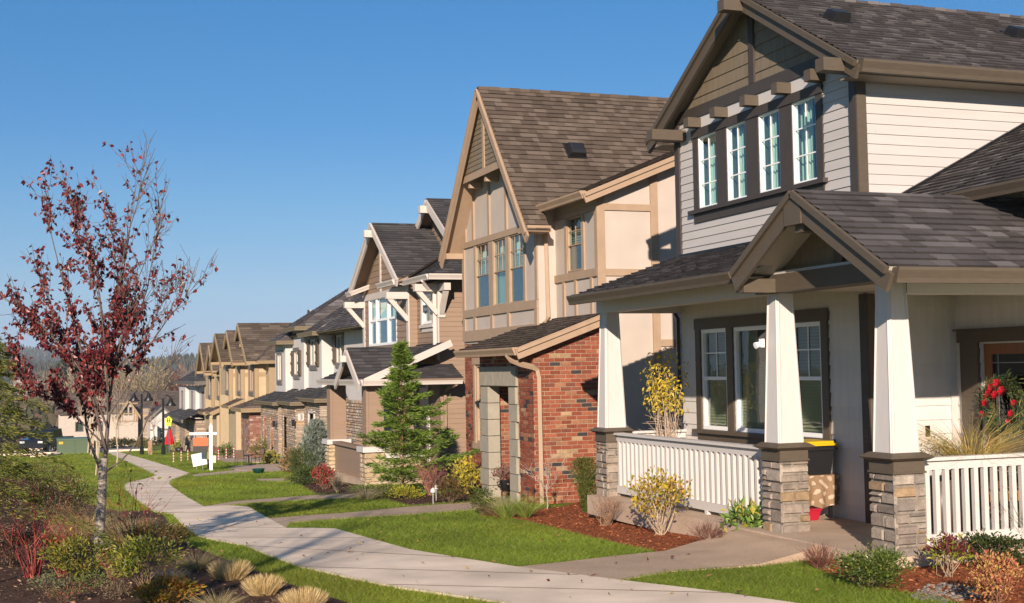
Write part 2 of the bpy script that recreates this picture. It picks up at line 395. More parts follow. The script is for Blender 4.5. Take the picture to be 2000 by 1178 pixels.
def ashlar(mb, F, poly, holes=(), rows=(.085, .16), lens=(.14, .34), mor=.02, dep=(.018, .036), colf=STONE, seed=1, inset=.013):
    rnd = random.Random(seed); pieces = subtract(poly, holes)
    b0 = min(p[1] for p in poly); b1 = max(p[1] for p in poly); a0 = min(p[0] for p in poly); a1 = max(p[0] for p in poly)
    b = b0
    while b < b1 - .01:
        h = rnd.uniform(*rows)
        if b1 - (b + h) < rows[0] * .6: h = b1 - b
        a = a0
        while a < a1 - .01:
            w = rnd.uniform(*lens)
            if a1 - (a + w) < lens[0] * .6: w = a1 - a
            cells = [(a, a + w, b, b + h)]
            if h > .1 and w < .22 and rnd.random() < .3: s = b + h * rnd.uniform(.4, .6); cells = [(a, a + w, b, s), (a, a + w, s, b + h)]
            for (x0, x1, y0, y1) in cells:
                e0 = 0 if x0 < a0 + 1e-6 else mor / 2; e1 = 0 if x1 > a1 - 1e-6 else mor / 2
                c = colf(rnd); d = rnd.uniform(*dep)
                for pc in pieces:
                    q = pc
                    for kk, lim, le in ((0, x0 + e0, False), (0, x1 - e1, True), (1, y0 + mor / 2, False), (1, y1 - mor / 2, True)):
                        q = clip(q, kk, lim, le) if q else []
                    if q and area(q) > 5e-4: extrude(mb, F, q, d, c, inset)
            a += w
        b += h

def window(par, F, a0, a1, b0, b1, mull=(), rail=None, grid=(0, 0), grid_from=None, fw=.045, frame='vinyl', glass='glass', curtain=None, blind=None, depth=.7, screen=False, name='window', inset=.04):
    """frame, panes, muntins and what hangs behind the glass, standing in a hole of the wall"""
    f = MB()
    for (x0, x1, y0, y1) in ((a0, a1, b0, b0 + fw), (a0, a1, b1 - fw, b1), (a0, a0 + fw, b0 + fw, b1 - fw), (a1 - fw, a1, b0 + fw, b1 - fw)): f.fbox(F, x0, x1, y0, y1, -.07, .012)
    for m_ in mull: f.fbox(F, m_ - fw * .8, m_ + fw * .8, b0 + fw, b1 - fw, -.068, .009)
    if rail: f.fbox(F, a0 + fw, a1 - fw, rail - fw * .45, rail + fw * .45, -.066, .004)
    w = f.build(name, M[frame], par)
    p = MB(); pq = [fp(F, a, b, -inset) for a, b in ((a0, b0), (a1, b0), (a1, b1), (a0, b1))]; p.poly(pq if F[1].cross(F[2]).dot(F[3]) > 0 else pq[::-1]); p.build('pane', M[glass], w)
    if grid != (0, 0):
        q = MB(); y0 = grid_from if grid_from else b0
        for i in range(1, grid[0] + 1):
            a = a0 + (a1 - a0) * i / (grid[0] + 1); q.fbox(F, a - .009, a + .009, y0, b1 - fw, -inset + .004, -inset + .014)
        for i in range(1, grid[1] + 1):
            b = y0 + (b1 - y0) * i / (grid[1] + 1); q.fbox(F, a0 + fw, a1 - fw, b - .009, b + .009, -inset + .0025, -inset + .0155)
        q.build('muntin', M[frame], w)
    if screen:
        q = MB(); q.poly([fp(F, a, b, -inset - .012) for a, b in ((a0, b0), (a1, b0), (a1, rail), (a0, rail))]); q.build('insect_screen', M['glass_dark'], w)
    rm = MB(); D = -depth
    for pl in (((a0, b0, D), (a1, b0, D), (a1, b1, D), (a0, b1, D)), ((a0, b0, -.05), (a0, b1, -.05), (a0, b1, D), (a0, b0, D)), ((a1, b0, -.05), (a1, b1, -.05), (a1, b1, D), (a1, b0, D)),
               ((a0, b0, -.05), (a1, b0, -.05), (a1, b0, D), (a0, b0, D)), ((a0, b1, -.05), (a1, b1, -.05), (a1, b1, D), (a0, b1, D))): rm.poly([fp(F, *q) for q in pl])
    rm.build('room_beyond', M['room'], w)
    if curtain:
        cu_ = MB()
        for (x0, x1, col) in curtain:
            n = max(6, int(abs(x1 - x0) / .025))
            for i in range(n):
                u1, u2 = x0 + (x1 - x0) * i / n, x0 + (x1 - x0) * (i + 1) / n
                d1, d2 = -.14 + .025 * math.sin(i * 1.9), -.14 + .025 * math.sin((i + 1) * 1.9)
                cu_.poly([fp(F, u1, b0, d1), fp(F, u2, b0, d2), fp(F, u2, b1, d2), fp(F, u1, b1, d1)], col)
        cu_.build('curtain', M['curtain'], w)
    if blind:
        bl = MB(); top, bot, col = blind; b = top; st = .045
        while b > bot:
            bl.poly([fp(F, a0 + .02, b, -.11), fp(F, a1 - .02, b, -.11), fp(F, a1 - .02, b - st * .95, -.085), fp(F, a0 + .02, b - st * .95, -.085)], col); b -= st
        bl.build('blind', M['curtain'], w)
    return w
# ================================================================== ground, paths, beds, road
class _S: pass
def slice_poly(pts_xy, off, mat_, name, skirt=.0, kind='structure', col=(1, 1, 1), parent=None, rise=None):
    """a flat overlay that follows the ground: the outline cut at every knot of the ground profile"""
    bm = bmesh.new(); vs = [bm.verts.new((p[0], p[1], 0)) for p in pts_xy]; bm.faces.new(vs)
    y0 = min(p[1] for p in pts_xy); y1 = max(p[1] for p in pts_xy)
    for k in _kn:
        if y0 < k < y1: bmesh.ops.bisect_plane(bm, geom=bm.verts[:] + bm.edges[:] + bm.faces[:], plane_co=(0, k, 0), plane_no=(0, 1, 0))
    if rise:
        for k in range(16): bmesh.ops.bisect_plane(bm, geom=bm.verts[:] + bm.edges[:] + bm.faces[:], plane_co=(k * .6, 0, 0), plane_no=(1, 0, 0))
    bmesh.ops.triangulate(bm, faces=bm.faces[:])
    for v in bm.verts:
        v.co.z = g(v.co.y) + off
        if rise: t = min(1, max(0, (v.co.x - rise[0]) / (rise[1] - rise[0]))); v.co.z = v.co.z * (1 - t) + rise[2] * t
    if skirt:
        be = [e for e in bm.edges if len(e.link_faces) == 1]; r = bmesh.ops.extrude_edge_only(bm, edges=be)
        for v in [q for q in r['geom'] if isinstance(q, bmesh.types.BMVert)]: v.co.z -= skirt
    lay = bm.loops.layers.float_color.new('Col')
    for f in bm.faces:
        if f.normal.z < 0 and abs(f.normal.z) > .3: f.normal_flip()
        for lp in f.loops: lp[lay] = (*col, 1)
    me = bpy.data.meshes.new(name); bm.to_mesh(me); bm.free(); o = link_mesh(name, me, mat_, parent)
    if kind: o['kind'] = kind
    return o
def PX(*pp): return [tuple(gp(*p)[:2]) for p in pp]
# ground sheet: rows at the knots, out to the horizon
gm = MB(); xs = [-3000, -600, -120, -40, -15, 0, 15, 40, 120, 600, 3000]
for j in range(len(_kn) - 1):
    for i in range(len(xs) - 1):
        gm.poly([(xs[i], _kn[j], _kz[j]), (xs[i + 1], _kn[j], _kz[j]), (xs[i + 1], _kn[j + 1], _kz[j + 1]), (xs[i], _kn[j + 1], _kz[j + 1])], (1, 1, 1) if _kn[j] < 121 else (1.5, 1.05, 1.0))
structure(gm.build('ground', M['lawn']))
PATH_R = [(12.0, -4.0), (8.0, 2.6)] + PX((1545, 1181), (1380, 1157), (1205, 1136), (1000, 1109), (900, 1093), (800, 1076), (725, 1055), (655, 1035), (612, 1034), (560, 1034), (520, 1012), (484, 991), (440, 989), (398, 991), (365, 972), (338, 953), (331, 946), (335, 939), (373, 926), (330, 912), (285, 898), (228, 882)) + [(6.4, 98.4)]
PATH_L = [(4.6, 98.4)] + PX((206, 883), (245, 902), (280, 918), (304, 930), (285, 936), (258, 942), (244, 947), (243, 955), (262, 974), (300, 1000), (337, 1006), (360, 1030), (388, 1050), (430, 1059), (480, 1068), (530, 1089), (590, 1111), (690, 1133), (785, 1152), (985, 1181)) + [(5.6, 2.6), (9.0, -4.0)]
PATH = PATH_R + PATH_L
slice_poly(PATH, .022, M['concrete'], 'sidewalk', .06)
def smooth_edges(): pass
jt = MB()      # tooled joints across the walk
for a, b in (((1420, 1163), (760, 1146)), ((1130, 1127), (590, 1111)), ((890, 1092), (480, 1069)), ((720, 1054), (400, 1052)), ((640, 1034), (372, 1032)), ((500, 1000), (330, 1004)), ((408, 990), (285, 990)), ((352, 962), (258, 968)), ((332, 944), (262, 941)), ((372, 926), (305, 930)), ((330, 912), (262, 911)), ((285, 898), (238, 899))):
    p, q = gp(*a), gp(*b); d = (q - p).normalized() * .011; s = Vector((-d.y, d.x, 0))
    n = 12
    for i in range(n):
        A = p.lerp(q, i / n); B = p.lerp(q, (i + 1) / n); A.z = g(A.y) + .0245; B.z = g(B.y) + .0245
        jt.poly([A - s, B - s, B + s, A + s], (.30, .28, .27))
structure(jt.build('sidewalk_joint', M['concrete']))
WALKS = [PX((1003, 1110), (1100, 1100), (1200, 1088), (1299, 1078), (1421, 1066), (1480, 1062), (1520, 1044), (1600, 1040), (1712, 1040), (1712, 1084), (1600, 1088), (1573, 1097), (1482, 1108), (1310, 1118), (1205, 1136)),
         PX((524, 1014), (600, 1008), (676, 1003), (800, 991), (925, 982), (1010, 973), (1030, 985), (920, 997), (800, 1006), (700, 1012), (617, 1018), (566, 1022), (560, 1033)),
         PX((396, 991), (460, 980), (560, 972), (620, 968), (700, 965), (760, 957), (780, 962), (690, 974), (600, 978), (500, 983), (440, 989)),
         PX((373, 928), (430, 922), (520, 912), (560, 910), (560, 915), (500, 922), (420, 929), (380, 933)),
         PX((500, 936), (570, 935), (640, 931), (640, 936), (570, 942), (505, 941))]
for i, wk in enumerate(WALKS): slice_poly(wk, .014, M['aggregate'] if i < 3 else M['slab'], 'walkway', .05 if i else .3, rise=(6.9, 7.97, -.004) if i == 0 else None)
PATIO = [PX((440, 916), (470, 910), (540, 907), (575, 912), (560, 921), (520, 924), (462, 919)), PX((400, 892), (470, 889), (560, 893), (545, 903), (440, 905))]
for pt in PATIO: slice_poly(pt, .03, M['slab'], 'patio', .08)
BEDS = [PX((925, 1009), (985, 1003), (1100, 990), (1190, 965), (1240, 985), (1300, 1010), (1400, 1035), (1510, 1048), (1478, 1061), (1420, 1065), (1300, 1077), (1285, 1080), (1200, 1062), (1100, 1037), (1040, 1022), (1000, 1013)),
        PX((1573, 1099), (1600, 1090), (1712, 1086), (1800, 1072), (1990, 1060), (2120, 1085), (2140, 1200), (1900, 1186), (1790, 1162), (1700, 1148), (1640, 1130), (1590, 1112)),
        PX((700, 976), (780, 962), (900, 938), (1000, 955), (1008, 970), (925, 980), (800, 989), (760, 978)),
        PX((560, 938), (600, 930), (640, 938), (720, 950), (780, 958), (690, 966), (615, 966), (590, 950))]
for i, b in enumerate(BEDS): slice_poly(b, .008, M['mulch'] if i < 2 else M['bark_mulch'], 'mulch_bed')
LBED = PX((700, 1185), (620, 1160), (560, 1140), (500, 1117), (430, 1090), (365, 1063), (335, 1030), (320, 1008), (290, 998), (230, 1000), (170, 985), (120, 952), (60, 935), (-60, 930)) + [(-2.5, 14), (-2.0, 7.0), (1.8, 7.5)]
slice_poly(LBED, .008, M['bark_mulch'], 'mulch_bed')
CIRC = PX((40, 889), (60, 884), (100, 882), (118, 885), (112, 890), (80, 893), (40, 893))
slice_poly(CIRC, .010, M['bark_mulch'], 'mulch_bed')
cb = MB(); ring = [gp(*p) for p in ((30, 883), (60, 881), (95, 880), (118, 884), (114, 890), (90, 893), (60, 894))]
for a, b in zip(ring[:-1], ring[1:]): cb.beam(a + Vector((0, 0, .06)), b + Vector((0, 0, .06)), .22, .14)
structure(cb.build('kerb', M['concrete']))
# road across the end of the green with its kerbs, and the street leading off
ya, yb = 98.0, 122.0
def strip(name, y0, y1, off, m, x0=-160, x1=8.6, col=(1, 1, 1)): return slice_poly([(x0, y0), (x1, y0), (x1, y1), (x0, y1)], off, M[m], name, col=col)
strip('road', ya, yb, .01, 'asphalt'); strip('pavement', yb + .3, yb + 2.2, .12, 'concrete')
kb = MB()
for y0 in (ya - .25, yb): 
    for k in range(-20, 1): kb.box(k * 8, k * 8 + 7.98, y0, y0 + .28, g(y0) - .1, g(y0) + .14)
structure(kb.build('kerb', M['concrete']))
mk = MB(); mk.box(-1, 8, 110, 110.3, g(110) + .016, g(110) + .018, (1, 1, 1)); structure(mk.build('road_marking', M['white_paint']))
# ================================================================== HOUSE 1: white siding house with the porch
H1 = thing('house', 'white sided house with dark brown trim, wide gable and a stone pillared front porch', 'house', (9.6, 15.8, 0), 'houses along the sidewalk')
w = MB(); Fx = FX(9.6)
upw = [(16.98, 17.54, 4.36, 5.46), (16.12, 16.67, 4.36, 5.46), (15.22, 15.77, 4.36, 5.46), (14.34, 14.91, 4.36, 5.46)]
courses(w, Fx, [(13.45, 3.4), (18.25, 3.4), (18.25, 5.78), (13.45, 5.78)], .1264, .013, upw)
courses(w, FY(13.45), [(9.6, 3.4), (16.5, 3.4), (16.5, 5.62), (9.6, 5.62)], .1264, .013)
w.box(9.62, 17, 18.2, 18.25, -.3, 5.6); w.box(16.5, 16.55, 13.45, 18.25, 0, 5.6)
w.build('siding', M['white_siding'], H1)
w = MB()
low = [(16.81, 17.60, .99, 2.50), (15.32, 16.62, .99, 2.50), (14.36, 15.13, .99, 2.50)]
courses(w, Fx, [(13.4, -.05), (18.25, -.05), (18.25, 3.4), (13.4, 3.4)], .1757, .015, low)
courses(w, FY(13.4), [(9.6, -.05), (10.9, -.05), (10.9, 2.82), (9.6, 2.82)], .1757, .015)
courses(w, FX(10.9), [(5.5, -.05), (13.4, -.05), (13.4, 3.95), (5.5, 3.95)], .1757, .014, [(11.97, 12.9, -.05, 2.16)])
w.build('porch_wall', M['white_shake'], H1)
w = MB(); courses(w, Fx, [(13.76, 5.94), (17.98, 5.94), (15.87, 7.17)], .19, .014); w.build('gable_siding', M['taupe_shake'], H1)
# brown trim of the upper wall
t = MB()
t.fbox(Fx, 13.55, 18.25, 5.77, 5.945, 0, .035); t.fbox(Fx, 15.82, 15.95, 5.945, 6.98, 0, .04)
t.fbox(Fx, 14.17, 17.72, 5.462, 5.59, 0, .042)
t.fbox(Fx, 14.19, 14.338, 4.345, 5.462, 0, .026); t.fbox(Fx, 17.545, 17.70, 4.345, 5.462, 0, .026)
for a, b in ((14.912, 15.215), (15.775, 16.115), (16.675, 16.975)): t.fbox(Fx, a, b, 4.345, 5.462, 0, .025)
t.fbox(Fx, 14.12, 17.80, 4.285, 4.345, 0, .085); t.fbox(Fx, 14.19, 17.70, 4.15, 4.285, 0, .03)
t.build('window_trim', M['dark_trim'], H1)
t = MB(); t.fbox(Fx, 14.32, 17.85, 5.592, 5.768, 0, .016); t.build('frieze_board', M['white_paint'], H1)
for y in (17.5, 16.68, 15.82, 14.98, 14.18):
    b = MB(); b.box(9.36, 9.585, y - .075, y + .075, 5.60, 5.745); b.build('bracket', M['taupe_trim'], H1)
t = MB(); t.box(9.56, 9.70, 13.412, 13.44, 3.4, 5.6); t.box(9.587, 9.70, 13.362, 13.39, -.02, 2.8); t.build_each('corner_board', M['taupe_trim'], H1); t = MB(); t.box(9.555, 9.585, 13.43, 13.57, 3.4, 5.76); t.box(9.56, 9.62, 18.14, 18.28, 3.66, 5.76)  # camera-side boards take the lighter trim: sunlight put into their colour
t.box(9.55, 9.586, 13.37, 13.49, -.02, 2.8); t.build_each('corner_board', M['dark_trim'], H1)
for y, z in ((15.72, 6.98), (18.02, 5.56), (13.36, 5.60)):
    b = MB(); b.box(9.0, 9.6, y - .09, y + .09, z - .08, z + .08); b.build('lookout_beam', M['taupe_trim'], H1)
for i, (a0, a1, b0, b1) in enumerate(upw):
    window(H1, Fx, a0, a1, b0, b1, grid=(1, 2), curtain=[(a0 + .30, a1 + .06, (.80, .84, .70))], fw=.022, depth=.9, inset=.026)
# main roof
rf = MB(); un = MB(); xr, xe = 9.30, 17.2
roof_plane(rf, un, [(xr, 13.03, 5.61), (xe, 13.03, 5.61), (xe, 15.87, 7.27), (xr, 15.87, 7.27)],   .135, (.11, .27), SH_GREY, 11, thick=.04)
roof_plane(rf, un, [(xr, 15.87, 7.27), (xe, 15.87, 7.27), (xe, 18.71, 5.61), (xr, 18.71, 5.61)],   .135, (.11, .27), SH_GREY, 12, thick=.04)
for i in range(40): rf.box(xr + i * .2, xr + i * .2 + .195, 15.78, 15.96, 7.225, 7.262 + .008 * (i % 2), SH_GREY(random))
H1R = rf.build('roof', M['shingle'], H1); un.box(9.35, xe, 13.06, 13.44, 5.44, 5.46); un.box(9.35, xe, 18.26, 18.68, 5.44, 5.46); un.build('soffit', M['soffit'], H1)
fa = MB()
for ys, s in ((13.03, 1), (18.71, -1)):
    fa.beam((xr + .02, ys, 5.61 - .15), (xr + .02, 15.87, 7.27 - .15), .045, .17, (0, 0, 1)); fa.beam((xr - .02, ys, 5.61 - .045), (xr - .02, 15.87, 7.27 - .045), .05, .07, (0, 0, 1))
fa.build_each('rake_board', M['taupe_trim'], H1)
gt = MB(); gutter(gt, (xr + .03, 13.03, 5.60), (xe, 13.03, 5.60), (0, -1, 0), .15, .11); gutter(gt, (9.93, 12.15, 3.88), (9.93, 5.5, 3.88), (-1, 0, 0), .13, .11)
gutter(gt, (7.80, 13.42, 3.06), (7.80, 18.38, 3.06), (-1, 0, 0), .14, .11); gutter(gt, (7.68, 10.3, 2.86), (13.0, 10.3, 2.86), (0, -1, 0), .15, .11); gt.build_each('gutter', M['taupe_trim'], H1)
for x in (10.2, 13.25):
    b = MB(); z = 6.58
    F = (Vector((x, 14.70, 5.61 + .5845 * 1.67)), Vector((1, 0, 0)), Vector((0, .863, .505)), Vector((0, -.505, .863)))
    b.fbox(F, -.17, .17, -.14, .2, 0, .03); b.hexa([fp(F, *q) for q in ((-.13, -.12, .03), (.13, -.12, .03), (.13, .16, .03), (-.13, .16, .03), (-.12, -.11, .15), (.12, -.11, .15), (.11, .12, .13), (-.11, .12, .13))])
    b.build('roof_vent', M['black_plastic'], H1R)
# upper wing roof and porch roofs
rf = MB(); un = MB(); pz = lambda x: 4.07 + .503 * (x - 10.28)
roof_plane(rf, un, [(9.93, 5.4, pz(9.93)), (14.5, 5.4, pz(14.5)), (14.5, 12.2, pz(14.5)), (9.93, 12.2, pz(9.93))], .135, (.11, .27), SH_GREY, 13)
roof_plane(rf, un, [(9.66, 12.2, pz(9.66)), (14.5, 12.2, pz(14.5)), (14.5, 13.44, pz(14.5)), (9.66, 13.44, pz(9.66))], .135, (.11, .27), SH_GREY, 14)
rf.build('wing_roof', M['shingle'], H1); un.build('soffit', M['soffit'], H1)
fl = MB(); fl.beam((9.75, 13.40, pz(9.75) + .02), (13.5, 13.40, pz(13.5) + .02), .05, .05); fl.beam((9.575, 13.5, 3.685), (9.575, 18.2, 3.685), .05, .04); fl.build_each('flashing', M['metal_black'], H1)
rf = MB(); un = MB()
roof_plane(rf, un, [(7.80, 13.0, 3.06), (9.6, 13.0, 3.68), (9.6, 18.42, 3.68), (7.80, 18.42, 3.06)], .135, (.11, .27), SH_GREY, 15)
roof_plane(rf, un, [(7.62, 10.28, 2.87), (12.5, 10.28, 2.87), (12.5, 11.88, 3.82), (7.62, 11.88, 3.82)], .145, (.15, .34), SH_GREY, 16)
roof_plane(rf, un, [(7.62, 11.88, 3.82), (11.2, 11.88, 3.82), (11.2, 13.18, 3.05), (7.62, 13.18, 3.05)], .145, (.15, .34), SH_GREY, 17)
rf.build('porch_roof', M['shingle'], H1); un.box(7.85, 9.58, 13.3, 18.35, 2.985, 3.0); un.box(8.3, 13, 10.4, 13.38, 2.82, 2.835); un.build('porch_ceiling', M['soffit_light'], H1)
fa = MB()
fa.beam((7.64, 10.28, 2.87 - .16), (7.64, 11.88, 3.82 - .16), .045, .19, (0, 0, 1)); fa.beam((7.60, 10.28, 2.87 - .04), (7.60, 11.88, 3.82 - .04), .05, .07, (0, 0, 1))
fa.beam((7.64, 13.18, 3.05 - .16), (7.64, 11.88, 3.82 - .16), .045, .19, (0, 0, 1)); fa.beam((7.60, 13.18, 3.05 - .04), (7.60, 11.88, 3.82 - .04), .05, .07, (0, 0, 1))
fa.box(7.60, 7.69, 11.72, 12.04, 3.44, 3.72); fa.beam((7.8, 18.42, 2.99), (9.6, 18.42, 3.61), .03, .12); fa.build_each('porch_rake_board', M['taupe_trim'], H1)
for y, z in ((11.86, 3.44), (13.14, 2.87), (10.72, 2.93)):
    b = MB(); b.box(7.68, 8.2, y - .09, y + .09, z - .08, z + .08); b.build('lookout_beam', M['taupe_trim'], H1)
b = MB(); courses(b, FX(8.22), [(10.75, 3.03), (13.15, 3.03), (11.9, 3.78)], .19, .014); b.build('porch_gable_siding', M['taupe_shake'], H1)
b = MB(); b.box(8.16, 8.21, 11.8, 11.95, 3.03, 3.62); b.box(8.10, 8.42, 10.9, 13.5, 2.79, 3.0); b.build('porch_gable_beam', M['taupe_trim'], H1)
b = MB(); b.box(8.13, 8.22, 10.9, 13.4, 3.0, 3.035); b.box(8.2, 8.44, 13.5, 18.4, 2.79, 2.985); b.box(8.44, 10.9, 11.08, 11.3, 2.66, 2.82); b.box(8.44, 9.6, 18.2, 18.4, 2.79, 2.985); b.build('porch_beam', M['white_paint'], H1)
# columns
for cy in (11.19, 13.31, 18.18):
    cx = 8.32; c = MB()
    def fr(z0, z1, r0_, r1_): c.hexa([(cx - r0_, cy - r0_, z0), (cx + r0_, cy - r0_, z0), (cx + r0_, cy + r0_, z0), (cx - r0_, cy + r0_, z0), (cx - r1_, cy - r1_, z1), (cx + r1_, cy - r1_, z1), (cx + r1_, cy + r1_, z1), (cx - r1_, cy + r1_, z1)])
    fr(1.03, 2.79, .165, .105)
    for sx in (-1, 1):
        for sy in (-1, 1): c.beam((cx + sx * .145, cy + sy * .145, 1.03), (cx + sx * .088, cy + sy * .088, 2.79), .046, .046)
    col = c.build('column', M['white_paint'], H1)
    cp = MB(); c_ = .19
    cp.box(cx - .205, cx + .205, cy - .215, cy + .215, .825, .845); cp.box(cx - .19, cx + .19, cy - .205, cy + .205, .845, .955)
    cp.hexa([(cx - .21, cy - .225, .955), (cx + .21, cy - .225, .955), (cx + .21, cy + .225, .955), (cx - .21, cy + .225, .955), (cx - .27, cy - .28, .985), (cx + .27, cy - .28, .985), (cx + .27, cy + .28, .985), (cx - .27, cy + .28, .985)])
    cp.hexa([(cx - .27, cy - .28, .985), (cx + .27, cy - .28, .985), (cx + .27, cy + .28, .985), (cx - .27, cy + .28, .985), (cx - .19, cy - .20, 1.035), (cx + .19, cy - .20, 1.035), (cx + .19, cy + .20, 1.035), (cx - .19, cy + .20, 1.035)])
    cp.build('column_cap', M['taupe_trim'], col)
    st = MB(); hx, hy = .165, .19
    for k, (F, a0, a1) in enumerate(((FX(cx - hx), cy - hy, cy + hy), (FY(cy - hy), cx - hx, cx + hx))):
        e = .026
        ashlar(st, F, [(a0 - e, -.02), (a1 + e, -.02), (a1 + e, .825), (a0 - e, .825)], seed=int(cy * 10) + k)
    st.box(cx - hx + .002, cx + hx + .02, cy - hy + .002, cy + hy + .02, -.02, .824, (.30, .26, .215)); st.build('stone_base', M['stone'], col)
b = MB(); b.box(8.10, 8.14, 13.39, 13.45, 2.16, 2.26); b.tube([(8.10, 13.42, 2.20), (8.03, 13.42, 2.18)], [.028, .04], 10); b.build('security_light', M['vinyl'], H1)
# porch floor
b = MB(); b.box(7.98, 10.9, 10.95, 18.4, -.28, 0.0); PORCH = b.build('porch_floor', M['slab'], H1)
def railing(x0, y0, x1, y1, pitch, label=None):
    b = MB(); p = Vector((x0, y0, 0)); q = Vector((x1, y1, 0)); Z = Vector((0, 0, 1)); d = (q - p).normalized(); L = (q - p).length
    b.beam(p + Z * .945, q + Z * .945, .14, .035); b.beam(p + Z * .88, q + Z * .88, .045, .095); rl = b.build('railing', M['white_paint'], H1); b = MB(); b.beam(p + Z * .11, q + Z * .11, .05, .115); b.build('bottom_rail', M['white_paint'], rl); n = int(L / pitch)
    for i in range(n):
        c = p + d * (pitch * (i + .5)); bb = MB(); s = .026
        side = Vector((-d.y, d.x, 0)); A = [c - d * s - side * s, c + d * s - side * s, c + d * s + side * s, c - d * s + side * s]
        bb.hexa([a + Z * .165 for a in A] + [a + Z * .835 for a in A]); bb.build('baluster', M['white_paint'], rl)
    bb = MB(); bb.beam(p + d * L * .62 + Z * 0.0, p + d * L * .62 + Z * .06, .06, .06, (0, 1, 0)); bb.build('rail_foot', M['white_paint'], rl)
railing(8.32, 17.98, 8.32, 13.52, .142); railing(8.50, 11.2, 10.88, 11.2, .124); railing(8.5, 18.2, 9.58, 18.2, .142)
# lower window group
t = MB()
t.fbox(Fx, 14.19, 17.77, 2.505, 2.67, 0, .045); t.fbox(Fx, 14.21, 14.355, .985, 2.505, 0, .042); t.fbox(Fx, 17.605, 17.75, .985, 2.505, 0, .042)
t.fbox(Fx, 15.135, 15.315, .985, 2.505, 0, .04); t.fbox(Fx, 16.625, 16.805, .985, 2.505, 0, .04); t.fbox(Fx, 14.13, 17.83, .93, .985, 0, .09); t.fbox(Fx, 14.21, 17.75, .83, .93, 0, .032)
t.build('window_trim', M['taupe_trim'], H1)
LC = (.62, .64, .46)
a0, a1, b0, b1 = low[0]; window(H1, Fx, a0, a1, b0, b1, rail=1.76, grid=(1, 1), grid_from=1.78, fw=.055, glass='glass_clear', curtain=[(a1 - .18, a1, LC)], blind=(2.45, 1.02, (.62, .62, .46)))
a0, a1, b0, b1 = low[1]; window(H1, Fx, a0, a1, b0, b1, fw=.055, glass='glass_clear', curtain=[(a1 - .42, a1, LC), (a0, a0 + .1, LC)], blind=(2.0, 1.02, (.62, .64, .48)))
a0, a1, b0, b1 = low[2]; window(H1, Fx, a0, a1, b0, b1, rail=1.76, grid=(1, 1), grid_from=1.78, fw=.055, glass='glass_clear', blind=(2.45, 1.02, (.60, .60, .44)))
# door
Fd = FX(10.9); t = MB()
t.fbox(Fd, 12.93, 13.25, 0, 2.18, 0, .05); t.fbox(Fd, 11.66, 11.94, 0, 2.18, 0, .05); t.fbox(Fd, 11.62, 13.29, 2.18, 2.33, 0, .06); t.fbox(Fd, 11.58, 13.33, 2.33, 2.35, 0, .09); t.build('door_trim', M['taupe_trim'], H1)
d = MB(); Fdd = FX(10.96)
for a, b, c_, e in ((11.97, 12.09, 0, 2.16), (12.76, 12.885, 0, 2.16), (12.09, 12.76, 2.03, 2.16), (12.09, 12.76, 0, .5)): d.fbox(Fdd, a, b, c_, e, 0, .045)
dd = d.build('door', M['wood_door'], H1); p = MB(); p.fbox(Fdd, 12.09, 12.76, .5, 2.03, .01, .02); p.build('door_glass', M['glass_dark'], dd)
p = MB(); p.fbox(Fdd, 12.2, 12.212, .5, 2.03, .021, .03); p.fbox(Fdd, 12.66, 12.672, .5, 2.03, .021, .03)
for z in (1.92, 1.6, .62): p.fbox(Fdd, 12.09, 12.76, z, z + .012, .0205, .029)
p.build('door_came', M['steel'], dd); p = MB(); p.fbox(Fdd, 12.6, 12.6, .6, 1.9, 0, 0); 
p = MB(); p.fbox(FX(10.95), 12.888, 12.925, 0, 2.17, 0, .05); p.build('door_jamb', M['white_paint'], H1)
b = MB(); b.fbox(FY(13.4), 10.80, 10.895, 0, 2.8, 0, .03); b.build('corner_trim', M['white_paint'], H1)
b = MB(); b.fbox(FY(13.4), 10.40, 10.455, 1.03, 1.16, .01, .035); b.build('outlet_cover', M['black_plastic'], H1)
b = MB(); b.tube([(9.5, 18.34, 2.95), (9.5, 18.34, 2.85), (9.56, 18.30, 2.7), (9.56, 18.30, .05)], .038, 4); b.build('downspout', M['metal_black'], H1)
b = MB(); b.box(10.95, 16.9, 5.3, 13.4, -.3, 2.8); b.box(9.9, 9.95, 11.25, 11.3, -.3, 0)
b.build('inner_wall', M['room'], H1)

# ================================================================== HOUSE 2: cream and tan half-timbered house with brick entry
XF[:] = [1.089, -.1746]
H2 = thing('house', 'cream stucco house with tan battens, steep brown roof and a red brick entry', 'house', (8.7, 23.4, -.4), 'houses along the sidewalk')
zb = -.46
w = MB(); mo = MB()
side = [(7.83, zb), (9.07, zb), (9.07, 2.80), (7.83, 2.36)]
bricks(w, FY(20.2), side, seed=3); flat(mo, FY(20.2), side)
hole = [(21.3, 22.41, -.5, 1.64), (20.9, 21.3, -.5, 2.0), (22.41, 22.87, -.5, 2.0), (21.3, 22.41, 1.64, 2.0)]
fr_ = [(20.2, zb), (22.95, zb), (22.95, 2.36), (20.2, 2.36)]
bricks(w, FX(7.83), fr_, hole, seed=4); flat(mo, FX(7.83), fr_, hole[:1])
lw = [(22.9, zb), (26.6, zb), (26.6, 2.56), (22.9, 2.56)]; lwh = [(24.75, 25.87, .42, 2.06)]
bricks(w, FX(8.74), lw, lwh, seed=5); flat(mo, FX(8.74), lw, lwh)
inn = [(7.95, zb), (8.7, zb), (8.7, 2.3), (7.95, 2.3)]
bricks(w, FY(22.55), inn, seed=6); flat(mo, FY(22.55), inn)
w.build('brick_wall', M['brick'], H2); mo.build('mortar_joint', M['mortar'], H2)
w = MB(); w.box(7.86, 8.72, 21.0, 21.28, zb, 2.2); w.box(7.9, 8.7, 22.94, 22.96, zb, 2.3); w.box(8.70, 8.735, 20.3, 22.9, zb, 2.5); w.box(7.86, 8.7, 20.3, 22.9, 2.2, 2.22); w.build('entry_wall', M['cream'], H2)
